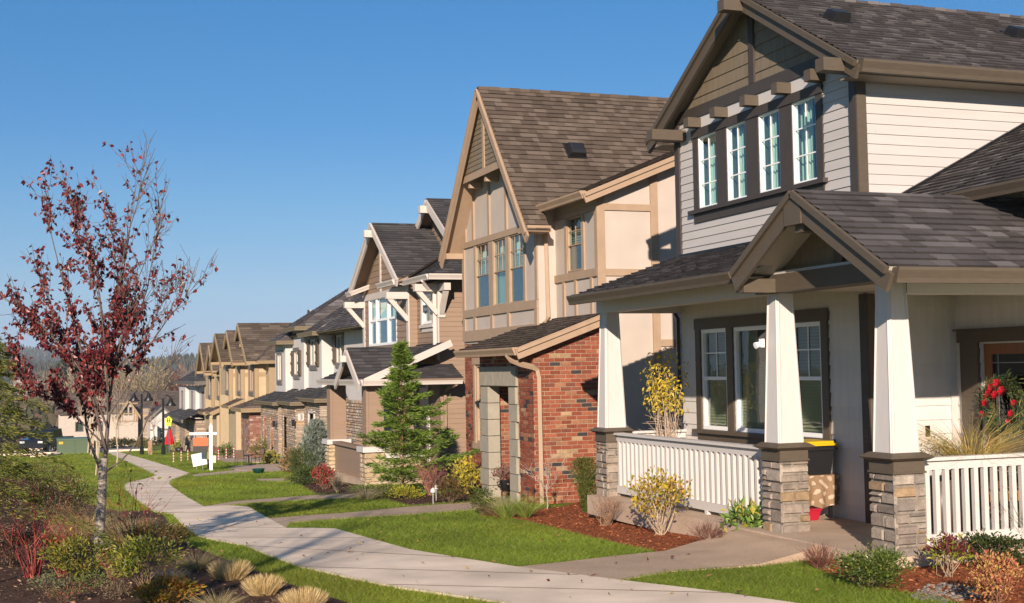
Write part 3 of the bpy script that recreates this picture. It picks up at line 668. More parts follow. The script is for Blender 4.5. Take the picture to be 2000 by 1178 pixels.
d = MB(); d.box(8.64, 8.69, 21.35, 22.3, zb + .1, 1.7); d.build('door', M['wood_door'], H2)
q = MB(); rnd = random.Random(5); Fq = FX(7.83)
z = zb; k = 0
while z < 1.62:
    h = .30; e = (.0, .09)[k % 2]
    q.fbox(Fq, 22.41, 22.80 + e, z + .006, min(z + h, 1.655) - .006, -.18, .05); q.fbox(Fq, 20.97 - e, 21.3, z + .006, min(z + h, 1.655) - .006, -.18, .05)
    z += h; k += 1
for i in range(5):
    a = 20.92 + i * .39; q.fbox(Fq, a + .004, a + .386, 1.66, 2.0, -.18, .052)
q.build('portal_stone', M['cast_stone'], H2)
s = MB(); s.box(7.6, 8.7, 21.2, 22.5, zb - .1, zb + .09); s.build('door_step', M['slab'], H2)
# cream walls
w = MB()
G2 = lambda y: 7.50 - 1.206 * abs(y - 24.2)
fw_ = [(22.89, 23.65, 3.23, 4.55), (23.86, 24.59, 3.23, 4.55), (24.87, 25.69, 3.23, 4.55)]
flat(w, FX(8.72), [(22.15, 2.5), (26.55, 2.5), (26.55, G2(26.55)), (24.2, 7.5), (22.15, G2(22.15))], fw_)
flat(w, FY(22.15), [(8.72, 2.4), (9.07, 2.4), (9.07, 5.0), (8.72, 5.0)])
sw_ = [(20.90, 21.55, 3.68, 4.65)]
flat(w, FX(9.07), [(20.2, 2.5), (22.15, 2.5), (22.15, 4.95), (20.2, 4.95)], sw_)
flat(w, FY(20.2), [(9.07, zb), (15.5, zb), (15.5, 7.45), (9.07, 4.96)])
flat(w, FY(26.6), [(8.74, zb), (15.5, zb), (15.5, 5), (8.74, 5)]); w.build('stucco_wall', M['cream'], H2)
v = MB(); courses(v, FX(8.42), [(22.93, 5.95), (25.47, 5.95), (24.2, 7.48)], .1, .012); v.poly([(8.42, 22.93, 5.95), (8.72, 22.93, 5.95), (8.72, 25.47, 5.95), (8.42, 25.47, 5.95)]); v.build('gable_siding', M['taupe_shake'], H2)
t = MB(); F = FX(8.72)
t.fbox(F, 22.15, 26.58, 2.55, 2.78, 0, .04); t.fbox(F, 22.17, 26.56, 3.06, 3.225, 0, .036); t.fbox(F, 22.17, 26.56, 4.555, 4.68, 0, .036); t.fbox(FX(8.42), 22.9, 25.5, 5.82, 5.955, 0, .03)
for y in (22.25, 23.74, 24.72, 25.8): t.fbox(F, y - .07, y + .07, 2.78, 3.06, 0, .032)
t.fbox(F, 26.44, 26.58, 2.78, 4.55, 0, .03); t.fbox(F, 22.78, 22.885, 3.225, 4.555, 0, .022); t.fbox(F, 23.655, 23.855, 3.225, 4.555, 0, .022); t.fbox(F, 24.595, 24.865, 3.225, 4.555, 0, .022); t.fbox(F, 25.695, 25.80, 3.225, 4.555, 0, .022)
t.fbox(F, 22.15, 22.27, 3.225, 4.555, 0, .03)
for y in (25.81, 24.8, 23.78): t.fbox(F, y - .055, y + .055, 4.68, 5.87, 0, .034)
t.fbox(F, 26.3, 26.42, 4.68, 5.0, 0, .03); t.fbox(F, 22.72, 22.82, 4.68, 5.5, 0, .03); t.fbox(FX(8.42), 24.15, 24.26, 5.955, 7.3, 0, .03)
F = FX(9.07); t.fbox(F, 20.22, 22.15, 3.52, 3.66, 0, .035); t.fbox(F, 20.22, 22.15, 4.66, 4.76, 0, .035)
for a, b in ((20.78, 20.895), (21.555, 21.67), (20.22, 20.32)): t.fbox(F, a, b, 3.66, 4.66, 0, .026)
for y in (20.5, 21.2, 21.75): t.fbox(F, y - .045, y + .045, 2.6, 3.52, 0, .03)
F = FY(20.2); t.fbox(F, 9.03, 9.18, 2.75, 4.98, 0, .035); t.fbox(F, 10.06, 10.20, zb, 5.3, 0, .035); t.fbox(F, 9.18, 10.06, 4.65, 4.765, 0, .03); t.fbox(F, 9.18, 10.06, 3.52, 3.64, 0, .03); t.fbox(F, 10.20, 11.4, 2.3, 2.42, 0, .03)
t.fbox(FX(8.74), 25.87, 25.99, .36, 2.1, 0, .04); t.fbox(FX(8.74), 24.63, 24.75, .36, 2.1, 0, .04); t.fbox(FX(8.74), 24.6, 26.02, 2.06, 2.2, 0, .05); t.fbox(FX(8.74), 24.6, 26.02, .3, .42, 0, .06)
t.build('batten', M['tan_trim'], H2)
for y in (25.81, 24.8, 23.78): b = MB(); b.box(8.44, 8.7, y - .6, y - .5, 5.70, 5.815); b.build('bracket', M['tan_trim'], H2)
for i, (a0, a1, b0, b1) in enumerate(fw_):
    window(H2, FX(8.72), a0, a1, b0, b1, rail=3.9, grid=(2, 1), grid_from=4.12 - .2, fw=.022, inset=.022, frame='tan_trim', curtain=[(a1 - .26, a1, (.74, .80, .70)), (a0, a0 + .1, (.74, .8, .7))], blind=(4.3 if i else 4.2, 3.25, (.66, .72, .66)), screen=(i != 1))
window(H2, FX(9.07), 20.90, 21.55, 3.68, 4.65, rail=4.15, grid=(1, 1), grid_from=4.16, fw=.025, inset=.025, frame='tan_trim', curtain=[(21.3, 21.55, (.72, .76, .62))], blind=(4.6, 3.7, (.5, .5, .44)), screen=True)
window(H2, FX(8.74), 24.75, 25.87, .42, 2.06, rail=1.25, fw=.05, frame='tan_trim', curtain=[(25.5, 25.87, (.72, .76, .62))])
# roofs
rf = MB(); un = MB(); xr = 8.30
S2 = lambda x: 4.93 + .404 * (x - 8.75)
P2 = lambda x, y: (x, y, 7.58 - 1.206 * abs(y - 24.2))
roof_plane(rf, un, [P2(xr, 21.6), P2(8.75, 21.6), P2(8.75, 22.0), P2(xr, 22.0)], .13, (.11, .27), SH_BROWN, 21)
roof_plane(rf, un, [P2(xr, 22.0), P2(8.75, 22.0), P2(15.3, 24.2), P2(xr, 24.2)], .13, (.11, .27), SH_BROWN, 22)
roof_plane(rf, un, [P2(xr, 24.2), P2(15.3, 24.2), P2(15.3, 26.85), P2(xr, 26.85)], .13, (.11, .27), SH_BROWN, 23)
roof_plane(rf, un, [(8.75, 19.93, S2(8.75)), (15.3, 19.93, S2(15.3)), (15.3, 24.2, S2(15.3)), (8.75, 22.0, S2(8.75))], .13, (.11, .27), SH_BROWN, 24)
sh2 = lambda x: 2.32 + .357 * (x - 7.5)
roof_plane(rf, un, [(7.5, 20.0, sh2(7.5)), (9.07, 20.0, sh2(9.07)), (9.07, 22.15, sh2(9.07)), (7.5, 22.15, sh2(7.5))], .13, (.11, .27), SH_BROWN, 25)
roof_plane(rf, un, [(7.5, 22.15, sh2(7.5)), (8.72, 22.15, sh2(8.72)), (8.72, 22.98, sh2(8.72)), (7.5, 23.2, sh2(7.5))], .13, (.11, .27), SH_BROWN, 26)
for i in range(26): rf.box(xr + i * .22, xr + i * .22 + .215, 24.13, 24.27, 7.52, 7.585 + .006 * (i % 2), SH_BROWN(random))
H2R = rf.build('roof', M['shingle'], H2); un.build('soffit', M['tan_trim'], H2)
fa = MB()
for ye in (21.6, 26.85):
    a = Vector(P2(xr, ye)); b = Vector(P2(xr, 24.2)); dz = Vector((0, 0, .17)); fa.beam(a - dz, b - dz, .04, .17); fa.beam(a - dz * .35 - Vector((.035, 0, 0)), b - dz * .35 - Vector((.035, 0, 0)), .04, .06)
fa.beam((8.7, 19.93, S2(8.7) - .1), (15.3, 19.93, S2(15.3) - .1), .04, .17); fa.beam((8.7, 19.90, S2(8.7) - .05), (15.3, 19.90, S2(15.3) - .05), .04, .06)
fa.beam((7.46, 20.0, sh2(7.46) - .11), (9.04, 20.0, sh2(9.04) - .11), .04, .18); fa.beam((7.46, 19.965, sh2(7.46) - .05), (9.04, 19.965, sh2(9.04) - .05), .04, .06)
fa.box(8.32, 8.78, 21.62, 22.1, 4.42, 4.53); fa.box(8.32, 8.7, 26.5, 26.84, 4.34, 4.46)
fa.build_each('rake_board', M['tan_trim'], H2)
gt = MB(); gutter(gt, (8.75, 19.95, 4.94), (8.75, 22.02, 4.94), (-1, 0, 0), .13, .12); gutter(gt, (7.5, 20.02, 2.31), (7.5, 23.2, 2.31), (-1, 0, 0), .13, .11); gt.build_each('gutter', M['tan_trim'], H2)
dn = MB(); dn.tube([(7.45, 20.42, 2.2), (7.50, 20.35, 2.10), (7.60, 20.15, 2.03), (7.80, 20.13, 1.98), (7.88, 20.13, 1.93), (7.90, 20.13, 1.8), (7.91, 20.13, zb)], .048, 4); dn.build('downspout', M['tan_trim'], H2)
dn = MB(); dn.tube([(8.72, 21.95, 4.8), (8.76, 22.08, 4.6), (8.86, 22.1, 4.45), (8.88, 22.1, 2.9), (8.8, 22.1, 2.78)], .045, 4); dn.build('downspout', M['tan_trim'], H2)
F = (Vector((9.87, 23.0, P2(0, 23.0)[2])), Vector((1, 0, 0)), Vector((0, .638, .77)), Vector((0, -.77, .638)))
b = MB(); b.fbox(F, -.2, .2, -.18, .24, .005, .03); b.hexa([fp(F, *q) for q in ((-.17, -.16, .03), (.17, -.16, .03), (.17, .2, .03), (-.17, .2, .03), (-.15, -.17, .15), (.15, -.17, .15), (.15, .1, .17), (-.15, .1, .17))]); b.hexa([fp(F, *q) for q in ((-.15, -.17, .15), (.15, -.17, .15), (.15, .1, .17), (-.15, .1, .17), (-.11, -.12, .19), (.11, -.12, .19), (.11, .04, .205), (-.11, .04, .205))]); b.build('roof_vent', M['black_plastic'], H2R)

# ================================================================== HOUSE 3: taupe siding, pale trim
XF[:] = [1.05, -.098]
H3 = thing('house', 'taupe lap sided house with pale trim, knee braces and a porch behind the tall conifer', 'house', (9.5, 34, -.9), 'houses along the sidewalk')
zb = -.95
w = MB()
courses(w, FY(31.2), [(9.57, zb), (16, zb), (16, 4.2), (9.57, 4.2)], .122, .012)
h3s = [(31.74, 32.62, 3.16, 3.92)]
courses(w, FX(9.57), [(31.2, 2.2), (33.15, 2.2), (33.15, 4.2), (31.2, 4.2)], .122, .012, h3s)
courses(w, FY(33.15), [(9.35, 2.2), (9.57, 2.2), (9.57, 4.3), (9.35, 4.3)], .122, .012)
h3w = [(34.4, 37.55, 2.69, 4.11)]
courses(w, FX(9.35), [(33.15, 2.2), (38.2, 2.2), (38.2, 4.1), (33.15, 4.1)], .168, .014, h3w)
courses(w, FX(9.35), [(33.0, 4.24), (38.1, 4.24), (35.45, 6.02)], .168, .014)
courses(w, FX(9.57), [(31.2, zb), (38.2, zb), (38.2, 2.2), (31.2, 2.2)], .168, .014, [(32.3, 33.25, -.6, 1.5)])
courses(w, FX(10.62), [(31.6, 4.5), (37, 4.5), (37, 5.1), (34.3, 6.6), (31.6, 5.1)], .168, .014)
flat(w, FY(38.2), [(9.35, zb), (16, zb), (16, 4.2), (9.35, 4.2)])
w.build('siding', M['taupe_siding'], H3)
t = MB(); F = FX(9.35)
t.fbox(F, 33.15, 38.2, 4.05, 4.235, 0, .03); t.fbox(F, 33.13, 33.33, 2.2, 4.05, 0, .035); t.fbox(F, 38.0, 38.22, 2.2, 4.05, 0, .035); t.fbox(F, 36.02, 36.16, 4.235, 5.7, 0, .03)
F = FX(9.57); t.fbox(F, 31.18, 31.36, 2.2, 4.1, 0, .03); t.fbox(F, 31.62, 31.74, 3.1, 3.94, 0, .035); t.fbox(F, 32.62, 32.74, 3.1, 3.94, 0, .035); t.fbox(F, 31.58, 32.78, 3.06, 3.14, 0, .07); t.fbox(F, 31.7, 32.66, 2.95, 3.06, 0, .025); t.fbox(F, 31.62, 32.74, 3.92, 4.03, 0, .04)
t.build('trim_board', M['pale_trim'], H3)
window(H3, FX(9.35), 34.4, 37.55, 2.69, 4.11, mull=(35.38, 36.66), rail=3.43, fw=.075, curtain=[(36.0, 36.6, (.7, .76, .7)), (37.1, 37.5, (.7, .76, .7)), (34.5, 35.3, (.66, .74, .7))], screen=True)
window(H3, FX(9.57), 31.74, 32.62, 3.16, 3.92, rail=3.55, fw=.07, curtain=[(31.8, 32.6, (.5, .5, .42))], screen=True)
d = MB(); d.fbox(FX(9.6), 32.3, 33.25, -.6, 1.5, -.02, .02); d.build('door', M['wood_door'], H3)
d = MB(); d.fbox(FX(9.57), 33.25, 33.42, -.7, 1.6, 0, .04); d.fbox(FX(9.57), 32.1, 32.3, -.7, 1.6, 0, .04); d.build('door_trim', M['white_paint'], H3)
rf = MB(); un = MB()
R3 = lambda x, y: (x, y, 6.14 - .645 * abs(y - 35.45)); xr = 8.92
roof_plane(rf, un, [R3(xr, 32.75), R3(9.17, 32.75), R3(12.5, 35.45), R3(xr, 35.45)], .14, (.16, .38), SH_DARK, 31)
roof_plane(rf, un, [R3(xr, 35.45), R3(17, 35.45), R3(17, 38.25), R3(xr, 38.25)], .14, (.16, .38), SH_DARK, 32)
F3 = lambda x: 4.3 + .55 * (x - 9.17)
roof_plane(rf, un, [(9.17, 30.55, 4.3), (12.5, 33.88, F3(12.5)), (12.5, 35.45, F3(12.5)), (9.17, 32.6, 4.3)], .14, (.16, .38), SH_DARK, 33)
roof_plane(rf, un, [(9.17, 30.55, 4.3), (17, 30.55, 4.3), (17, 33.88, F3(12.5)), (12.5, 33.88, F3(12.5))], .14, (.16, .38), SH_DARK, 34)
roof_plane(rf, un, [(10.2, 31.7, 5.15), (17, 31.7, 5.15), (17, 34.3, 6.72), (10.2, 34.3, 6.72)], .14, (.16, .38), SH_DARK, 35)
roof_plane(rf, un, [(10.2, 34.3, 6.72), (17, 34.3, 6.72), (17, 36.9, 5.15), (10.2, 36.9, 5.15)], .14, (.16, .38), SH_DARK, 36)
roof_plane(rf, un, [(8.95, 32.75, 4.33), (9.17, 32.6, 4.42), (9.17, 34.5, 4.42), (8.95, 34.7, 4.33)], .14, (.16, .38), SH_DARK, 37)
p3 = lambda x: 1.74 + .42 * (x - 7.45)
roof_plane(rf, un, [(7.45, 30.62, p3(7.45)), (9.6, 30.62, p3(9.6)), (9.6, 35.7, p3(9.6)), (7.45, 35.7, p3(7.45))], .15, (.16, .40), SH_DARK, 38)
q3 = lambda x, y: (x, y, 2.56 - .64 * abs(y - 32.0))
roof_plane(rf, un, [q3(7.38, 30.68), q3(8.6, 30.68), q3(9.57, 32.0), q3(7.38, 32.0)], .15, (.16, .40), SH_DARK, 39)
roof_plane(rf, un, [q3(7.38, 32.0), q3(9.57, 32.0), q3(9.2, 33.3), q3(7.38, 33.3)], .15, (.16, .40), SH_DARK, 40)
roof_plane(rf, un, [(8.3, 30.3, 1.76), (9.9, 30.3, 1.76), (9.9, 31.2, 2.1), (8.3, 31.2, 2.1)], .15, (.16, .40), SH_DARK, 41)
rf.build('roof', M['shingle'], H3); un.build('soffit', M['taupe_siding'], H3)
t = MB(); dz = Vector((0, 0, .14))
for ye in (32.75, 38.25):
    t.beam(Vector(R3(xr, ye)) - dz, Vector(R3(xr, 35.45)) - dz, .05, .22); t.beam(Vector(R3(xr - .03, ye)) - dz * .3, Vector(R3(xr - .03, 35.45)) - dz * .3, .05, .07)
for ye in (31.7, 36.9): t.beam(Vector((10.2, ye, 5.15)) - dz, Vector((10.2, 34.3, 6.72)) - dz, .05, .22)
for ye in (30.68, 33.3): t.beam(Vector(q3(7.36, ye)) - dz, Vector(q3(7.36, 32.0)) - dz, .05, .2)
t.box(8.7, 9.35, 35.36, 35.54, 5.72, 5.92); t.box(10.0, 10.6, 34.2, 34.4, 6.3, 6.5); t.box(7.2, 7.5, 31.92, 32.08, 2.2, 2.36)
t.beam((7.5, 30.6, p3(7.5) - .06), (9.7, 30.6, p3(9.7) - .06), .05, .17)
t.build_each('rake_board', M['pale_trim'], H3)
gt = MB(); ff = M['pale_trim']
gutter(gt, (8.95, 32.95, 4.36), (8.95, 34.7, 4.36), (-1, 0, 0), .14, .12); gutter(gt, (8.9, 32.95, 4.36), (9.17, 32.95, 4.36), (0, -1, 0), .14, .12); gutter(gt, (9.17, 30.55, 4.33), (9.17, 32.9, 4.33), (-1, 0, 0), .14, .12); gutter(gt, (9.1, 30.55, 4.33), (17, 30.55, 4.33), (0, -1, 0), .14, .12)
gutter(gt, (7.47, 30.5, 1.76), (7.47, 35.75, 1.76), (-1, 0, 0), .15, .1); gutter(gt, (7.4, 30.42, 1.76), (9.9, 30.42, 1.76), (0, -1, 0), .15, .1); gutter(gt, (8.9, 38.2, 4.33), (8.9, 37.6, 4.33), (-1, 0, 0), .14, .12); gutter(gt, (8.8, 37.55, 4.33), (9.4, 37.55, 4.55), (0, -1, 0), .14, .1)
gt.build_each('gutter', ff, H3)
for (px_, py_, z) in ((9.35, 33.23, 4.02), (9.35, 38.1, 4.02), (9.57, 31.27, 4.1), ):
    b = MB(); b.box(px_ - .62, px_, py_ - .09, py_ + .09, z - .16, z + .02); b.beam((px_ - .55, py_, z - .12), (px_ - .02, py_, z - .72), .12, .12, (0, 1, 0)); b.build('knee_brace', ff, H3)
b = MB(); b.box(9.55, 9.72, 30.65, 31.2, 3.94, 4.12); b.beam((9.63, 30.72, 4.0), (9.63, 31.17, 3.4), .12, .12, (1, 0, 0)); b.box(9.53, 9.73, 31.15, 31.19, 3.28, 4.0); b.build('knee_brace', ff, H3)
b = MB(); b.tube([(9.1, 31.0, 4.2), (9.3, 31.2, 4.0), (9.5, 31.35, 3.9), (9.5, 31.36, 2.45), (9.4, 31.4, 2.35)], .06, 4); b.build('downspout', ff, H3)
b = MB(); b.tube([(9.75, 30.4, 1.6), (9.7, 30.9, 1.5), (9.68, 31.14, 1.4), (9.68, 31.14, zb)], .05, 4); b.build('downspout', M['taupe_siding'], H3)
b = MB(); b.box(7.5, 9.6, 30.7, 35.3, zb - .1, -.72); b.build('porch_floor', M['slab'], H3)
for py_ in (30.7, 34.75):
    st = MB(); e = .03
    for F, a0, a1 in ((FX(7.53), py_, py_ + .55), (FY(py_ + .03), 7.5, 8.05)): ashlar(st, F, [(a0, zb), (a1, zb), (a1, -.0), (a0, -.0)], rows=(.09, .12), lens=(.16, .4), colf=CHAMP, seed=int(py_), mor=.02)
    st.box(7.535, 8.04, py_ + .035, py_ + .54, zb, -.002, (.45, .38, .28)); st.build('stone_pier', M['stone'], H3)
    b = MB(); b.box(7.44, 8.1, py_ - .06, py_ + .62, 0, .13); b.build('pier_cap', M['white_paint'], H3)
    b = MB(); b.box(7.56, 7.98, py_ + .05, py_ + .5, .13, 1.6)
    for xx in (7.56, 7.94): b.box(xx - .01, xx + .05, py_ + .035, py_ + .09, .13, 1.6)
    b.build('porch_post', M['taupe_siding'], H3)
b = MB(); b.box(8.3, 8.75, 30.75, 31.15, .13, 1.6); b.build('porch_post', M['taupe_siding'], H3)
st = MB(); ashlar(st, FY(30.73), [(8.05, zb), (9.0, zb), (9.0, -.15), (8.05, -.15)], rows=(.09, .12), lens=(.16, .4), colf=CHAMP, seed=77, mor=.02); st.box(8.05, 9.0, 30.735, 31.1, zb, -.152, (.45, .38, .28)); st.build('stone_pier', M['stone'], H3)
b = MB(); b.box(8.0, 9.05, 30.66, 31.15, -.15, -.04); b.build('pier_cap', M['white_paint'], H3)
b = MB(); b.box(7.66, 7.74, 31.25, 34.75, -.82, .02); b.box(7.58, 7.82, 31.22, 34.78, .02, .09); b.box(7.74, 9.5, 34.9, 34.98, -.82, .02); b.build('porch_rail', M['taupe_siding'], H3)

XF[:] = [1.0, 0.0]
PALEBRICK = lambda r: v3(r.choices([(.42, .20, .13), (.50, .27, .18), (.56, .38, .28), (.34, .15, .10), (.60, .48, .38)], [28, 28, 18, 16, 10])[0], r.uniform(.85, 1.15))
# ================================================================== HOUSE 4: white stucco with stone base
H4 = thing('house', 'white stucco house with brown shutters, dark hip roof and a grey stone ground floor', 'house', (10.8, 54, -1.8), 'houses along the sidewalk')
bays = [(11.4, 47.0, 51.8, 3.6), (10.92, 51.8, 54.6, 3.55), (10.75, 54.6, 57.3, 3.85), (10.45, 57.3, 59.9, 3.32)]
wins = [(49.95, 51.2, 2.31, 3.40), (52.75, 54.05, 2.24, 3.30), (55.65, 56.75, 1.86, 2.88), (58.15, 59.2, 1.62, 2.80)]
w = MB(); t = MB()
for (x, y0, y1, ze), (a0, a1, b0, b1) in zip(bays, wins):
    flat(w, FX(x), [(y0, .6), (y1, .6), (y1, ze), (y0, ze)], [(a0, a1, b0, b1)])
    flat(w, FY(y0), [(x, .2), (x + .8, .2), (x + .8, ze), (x, ze)])
flat(w, FY(59.9), [(10.45, -2.2), (20, -2.2), (20, 3.3), (10.45, 3.3)])
flat(w, FX(11.3), [(44.5, -2.2), (49.4, -2.2), (49.4, 3.5), (44.5, 3.5)]); flat(w, FY(44.5), [(11.3, -2.2), (20, -2.2), (20, 3.6), (11.3, 3.6)])
w.build('stucco_wall', M['stucco'], H4)
for i, ((x, y0, y1, ze), (a0, a1, b0, b1)) in enumerate(zip(bays, wins)):
    F = FX(x); window(H4, F, a0, a1, b0, b1, mull=((a0 + a1) / 2,), fw=.045, frame='pale_trim', curtain=[(a1 - .5, a1, (.45, .52, .26))])
    t.fbox(F, a0 - .12, a1 + .12, b0 - .2, b0 - .01, 0, .05); t.fbox(F, a0 - .1, a1 + .1, b1 + .01, b1 + .16, 0, .05)
    if i == 3: t.fbox(F, a0 - .13, a0, b0, b1, 0, .05); t.fbox(F, a1, a1 + .13, b0, b1, 0, .05)
    else:
        for s0, s1 in ((a0 - .48, a0 - .02), (a1 + .02, a1 + .48)):
            b = MB(); b.fbox(F, s0, s1, b0 - .04, b1 + .04, .01, .07)
            for z in (b0 + .1, (b0 + b1) / 2, b1 - .1): b.fbox(F, s0 - .02, s1 + .02, z - .05, z + .05, .07, .1)
            b.build('shutter', M['shutter'], H4)
t.build_each('window_trim', M['grey_trim'], H4)
rf = MB(); un = MB()
roof_plane(rf, un, [(10.6, 59.9, 3.55), (10.6, 44.0, 3.55), (15.2, 44.0, 6.6), (15.2, 54.6, 6.6)], .17, (.25, .6), SH_GREY, 51)
roof_plane(rf, un, [(10.6, 59.9, 3.55), (15.2, 54.6, 6.6), (20, 54.6, 6.6), (20, 59.9, 3.55)], .17, (.25, .6), SH_GREY, 52)
roof_plane(rf, un, [(15.2, 44, 6.6), (20, 44, 3.5), (20, 54.6, 3.5), (15.2, 54.6, 6.6)], .17, (.25, .6), SH_GREY, 53)
for i, (x, y0, y1, ze) in enumerate(bays):
    xr_ = x - .35; top = 2.2; kz = .62
    roof_plane(rf, un, [(xr_, y0 - .35, ze + .06), (xr_ + 3.2, y0 - .35 + (0 if i == 0 else 1.2), ze + .06 + 3.2 * kz), (xr_ + 3.2, y1, ze + .06 + 3.2 * kz), (xr_, y1 + .1, ze + .06)], .17, (.25, .6), SH_GREY, 60 + i)
    roof_plane(rf, un, [(xr_, y0 - .35, ze + .06), (xr_ + 3.2, y0 - .35, ze + .06), (xr_ + 3.2, y0 + .85, ze + .06 + 3.2 * kz)], .17, (.25, .6), SH_GREY, 64 + i)
for (x, y0, y1, z) in ((10.1, 48.9, 52.6, .95), (9.75, 52.0, 55.3, .78), (9.6, 55.2, 60.2, .72)):
    roof_plane(rf, un, [(x, y0, z), (x + 1.15, y0 + .75, z + .52), (x + 1.15, y1 - .2, z + .52), (x, y1, z)], .17, (.25, .6), SH_DARK, int(y0))
    roof_plane(rf, un, [(x, y0, z), (x + 1.6, y0, z), (x + 1.15, y0 + .75, z + .52)], .17, (.25, .6), SH_DARK, int(y0) + 1)
rf.build('roof', M['shingle'], H4); un.build('soffit', M['olive_trim'], H4)
gt = MB()
for i, (x, y0, y1, ze) in enumerate(bays):
    xr_ = x - .35; gutter(gt, (xr_, y0 - .4, ze + .05), (xr_, y1 + .1, ze + .05), (-1, 0, 0), .17, .12); gutter(gt, (xr_ - .12, y0 - .37, ze + .05), (xr_ + 1.1, y0 - .37, ze + .05), (0, -1, 0), .17, .12)
for (x, y0, y1, z) in ((10.1, 48.9, 52.6, .95), (9.75, 52.0, 55.3, .78), (9.6, 55.2, 60.2, .72)):
    gutter(gt, (x, y0 - .1, z), (x, y1, z), (-1, 0, 0), .15, .12); gutter(gt, (x - .12, y0 - .02, z), (x + 1.4, y0 - .02, z), (0, -1, 0), .15, .12)
gt.build_each('gutter', M['olive_trim'], H4)
st = MB(); bk = MB()
for (x, y0, y1, z, hs) in ((10.3, 49.2, 52.3, .85, [(50.2, 51.2, -1.6, .35)]), (9.95, 52.3, 55.4, .68, [(54.3, 55.0, -1.6, .1)]), (9.8, 55.4, 59.9, .62, [(56.6, 57.4, -1.6, 0), (58.4, 59.2, -1.6, 0)])):
    zb = gs(y0) - .3
    P = [(y0, zb), (y1, zb), (y1, z), (y0, z)]; ashlar(st, FX(x), P, hs, rows=(.06, .13), lens=(.2, .6), colf=LEDGE, seed=int(y0), dep=(.02, .05)); flat(bk, FX(x), P, hs)
    P = [(x, zb), (x + 1.6, zb), (x + 1.6, z), (x, z)]; ashlar(st, FY(y0), P, rows=(.06, .13), lens=(.2, .6), colf=LEDGE, seed=int(y0) + 5, dep=(.02, .05)); flat(bk, FY(y0), P)
P = [(11.2, -2.2), (12.6, -2.2), (12.6, .9), (11.2, .9)]; ashlar(st, FX(11.25), [(45, -2.2), (49.2, -2.2), (49.2, .9), (45, .9)], rows=(.06, .13), lens=(.2, .6), colf=LEDGE, seed=9); 
st.build('stone_facing', M['stone'], H4); bk.build('mortar_joint', M['stone_mortar'], H4)
d = MB(); d.fbox(FX(10.6), 50.2, 51.2, -1.9, .3, -.02, .03); d.fbox(FX(10.25), 54.3, 55.0, -1.9, .1, -.02, .03); d.build('door', M['olive_trim'], H4)
b = MB(); b.fbox(FX(10.3), 50.1, 50.2, -1.8, .4, .02, .08); b.fbox(FX(10.3), 51.2, 51.3, -1.8, .4, .02, .08); b.fbox(FX(10.3), 50.1, 51.3, .35, .45, .02, .08); b.build('door_trim', M['pale_trim'], H4)
b = MB(); b.fbox(FY(52.3), 10.02, 10.26, .02, .3, .03, .06); pl = b.build('house_number_plate', M['white_paint'], H4)
b = MB()      # the figure 3 on the plate, laid out as short strokes
for x0, x1, z0, z1 in ((10.10, 10.18, .235, .26), (10.10, 10.18, .15, .172), (10.10, 10.18, .065, .088), (10.165, 10.19, .16, .25), (10.165, 10.19, .075, .165)): b.fbox(FY(52.3), x0, x1, z0, z1, .061, .07)
b.build('numeral', M['metal_black'], pl)
for (x, y, z) in ((10.14, 49.35, -.1), (10.6, 49.1, .0), (9.8, 52.15, -.2), (9.62, 55.6, -.35)):
    b = MB(); b.box(x - .05, x + .05, y - .05, y + .05, z, z + .22); b.box(x - .07, x + .07, y - .07, y + .07, z + .22, z + .26); b.build('wall_lantern', M['metal_black'], H4)

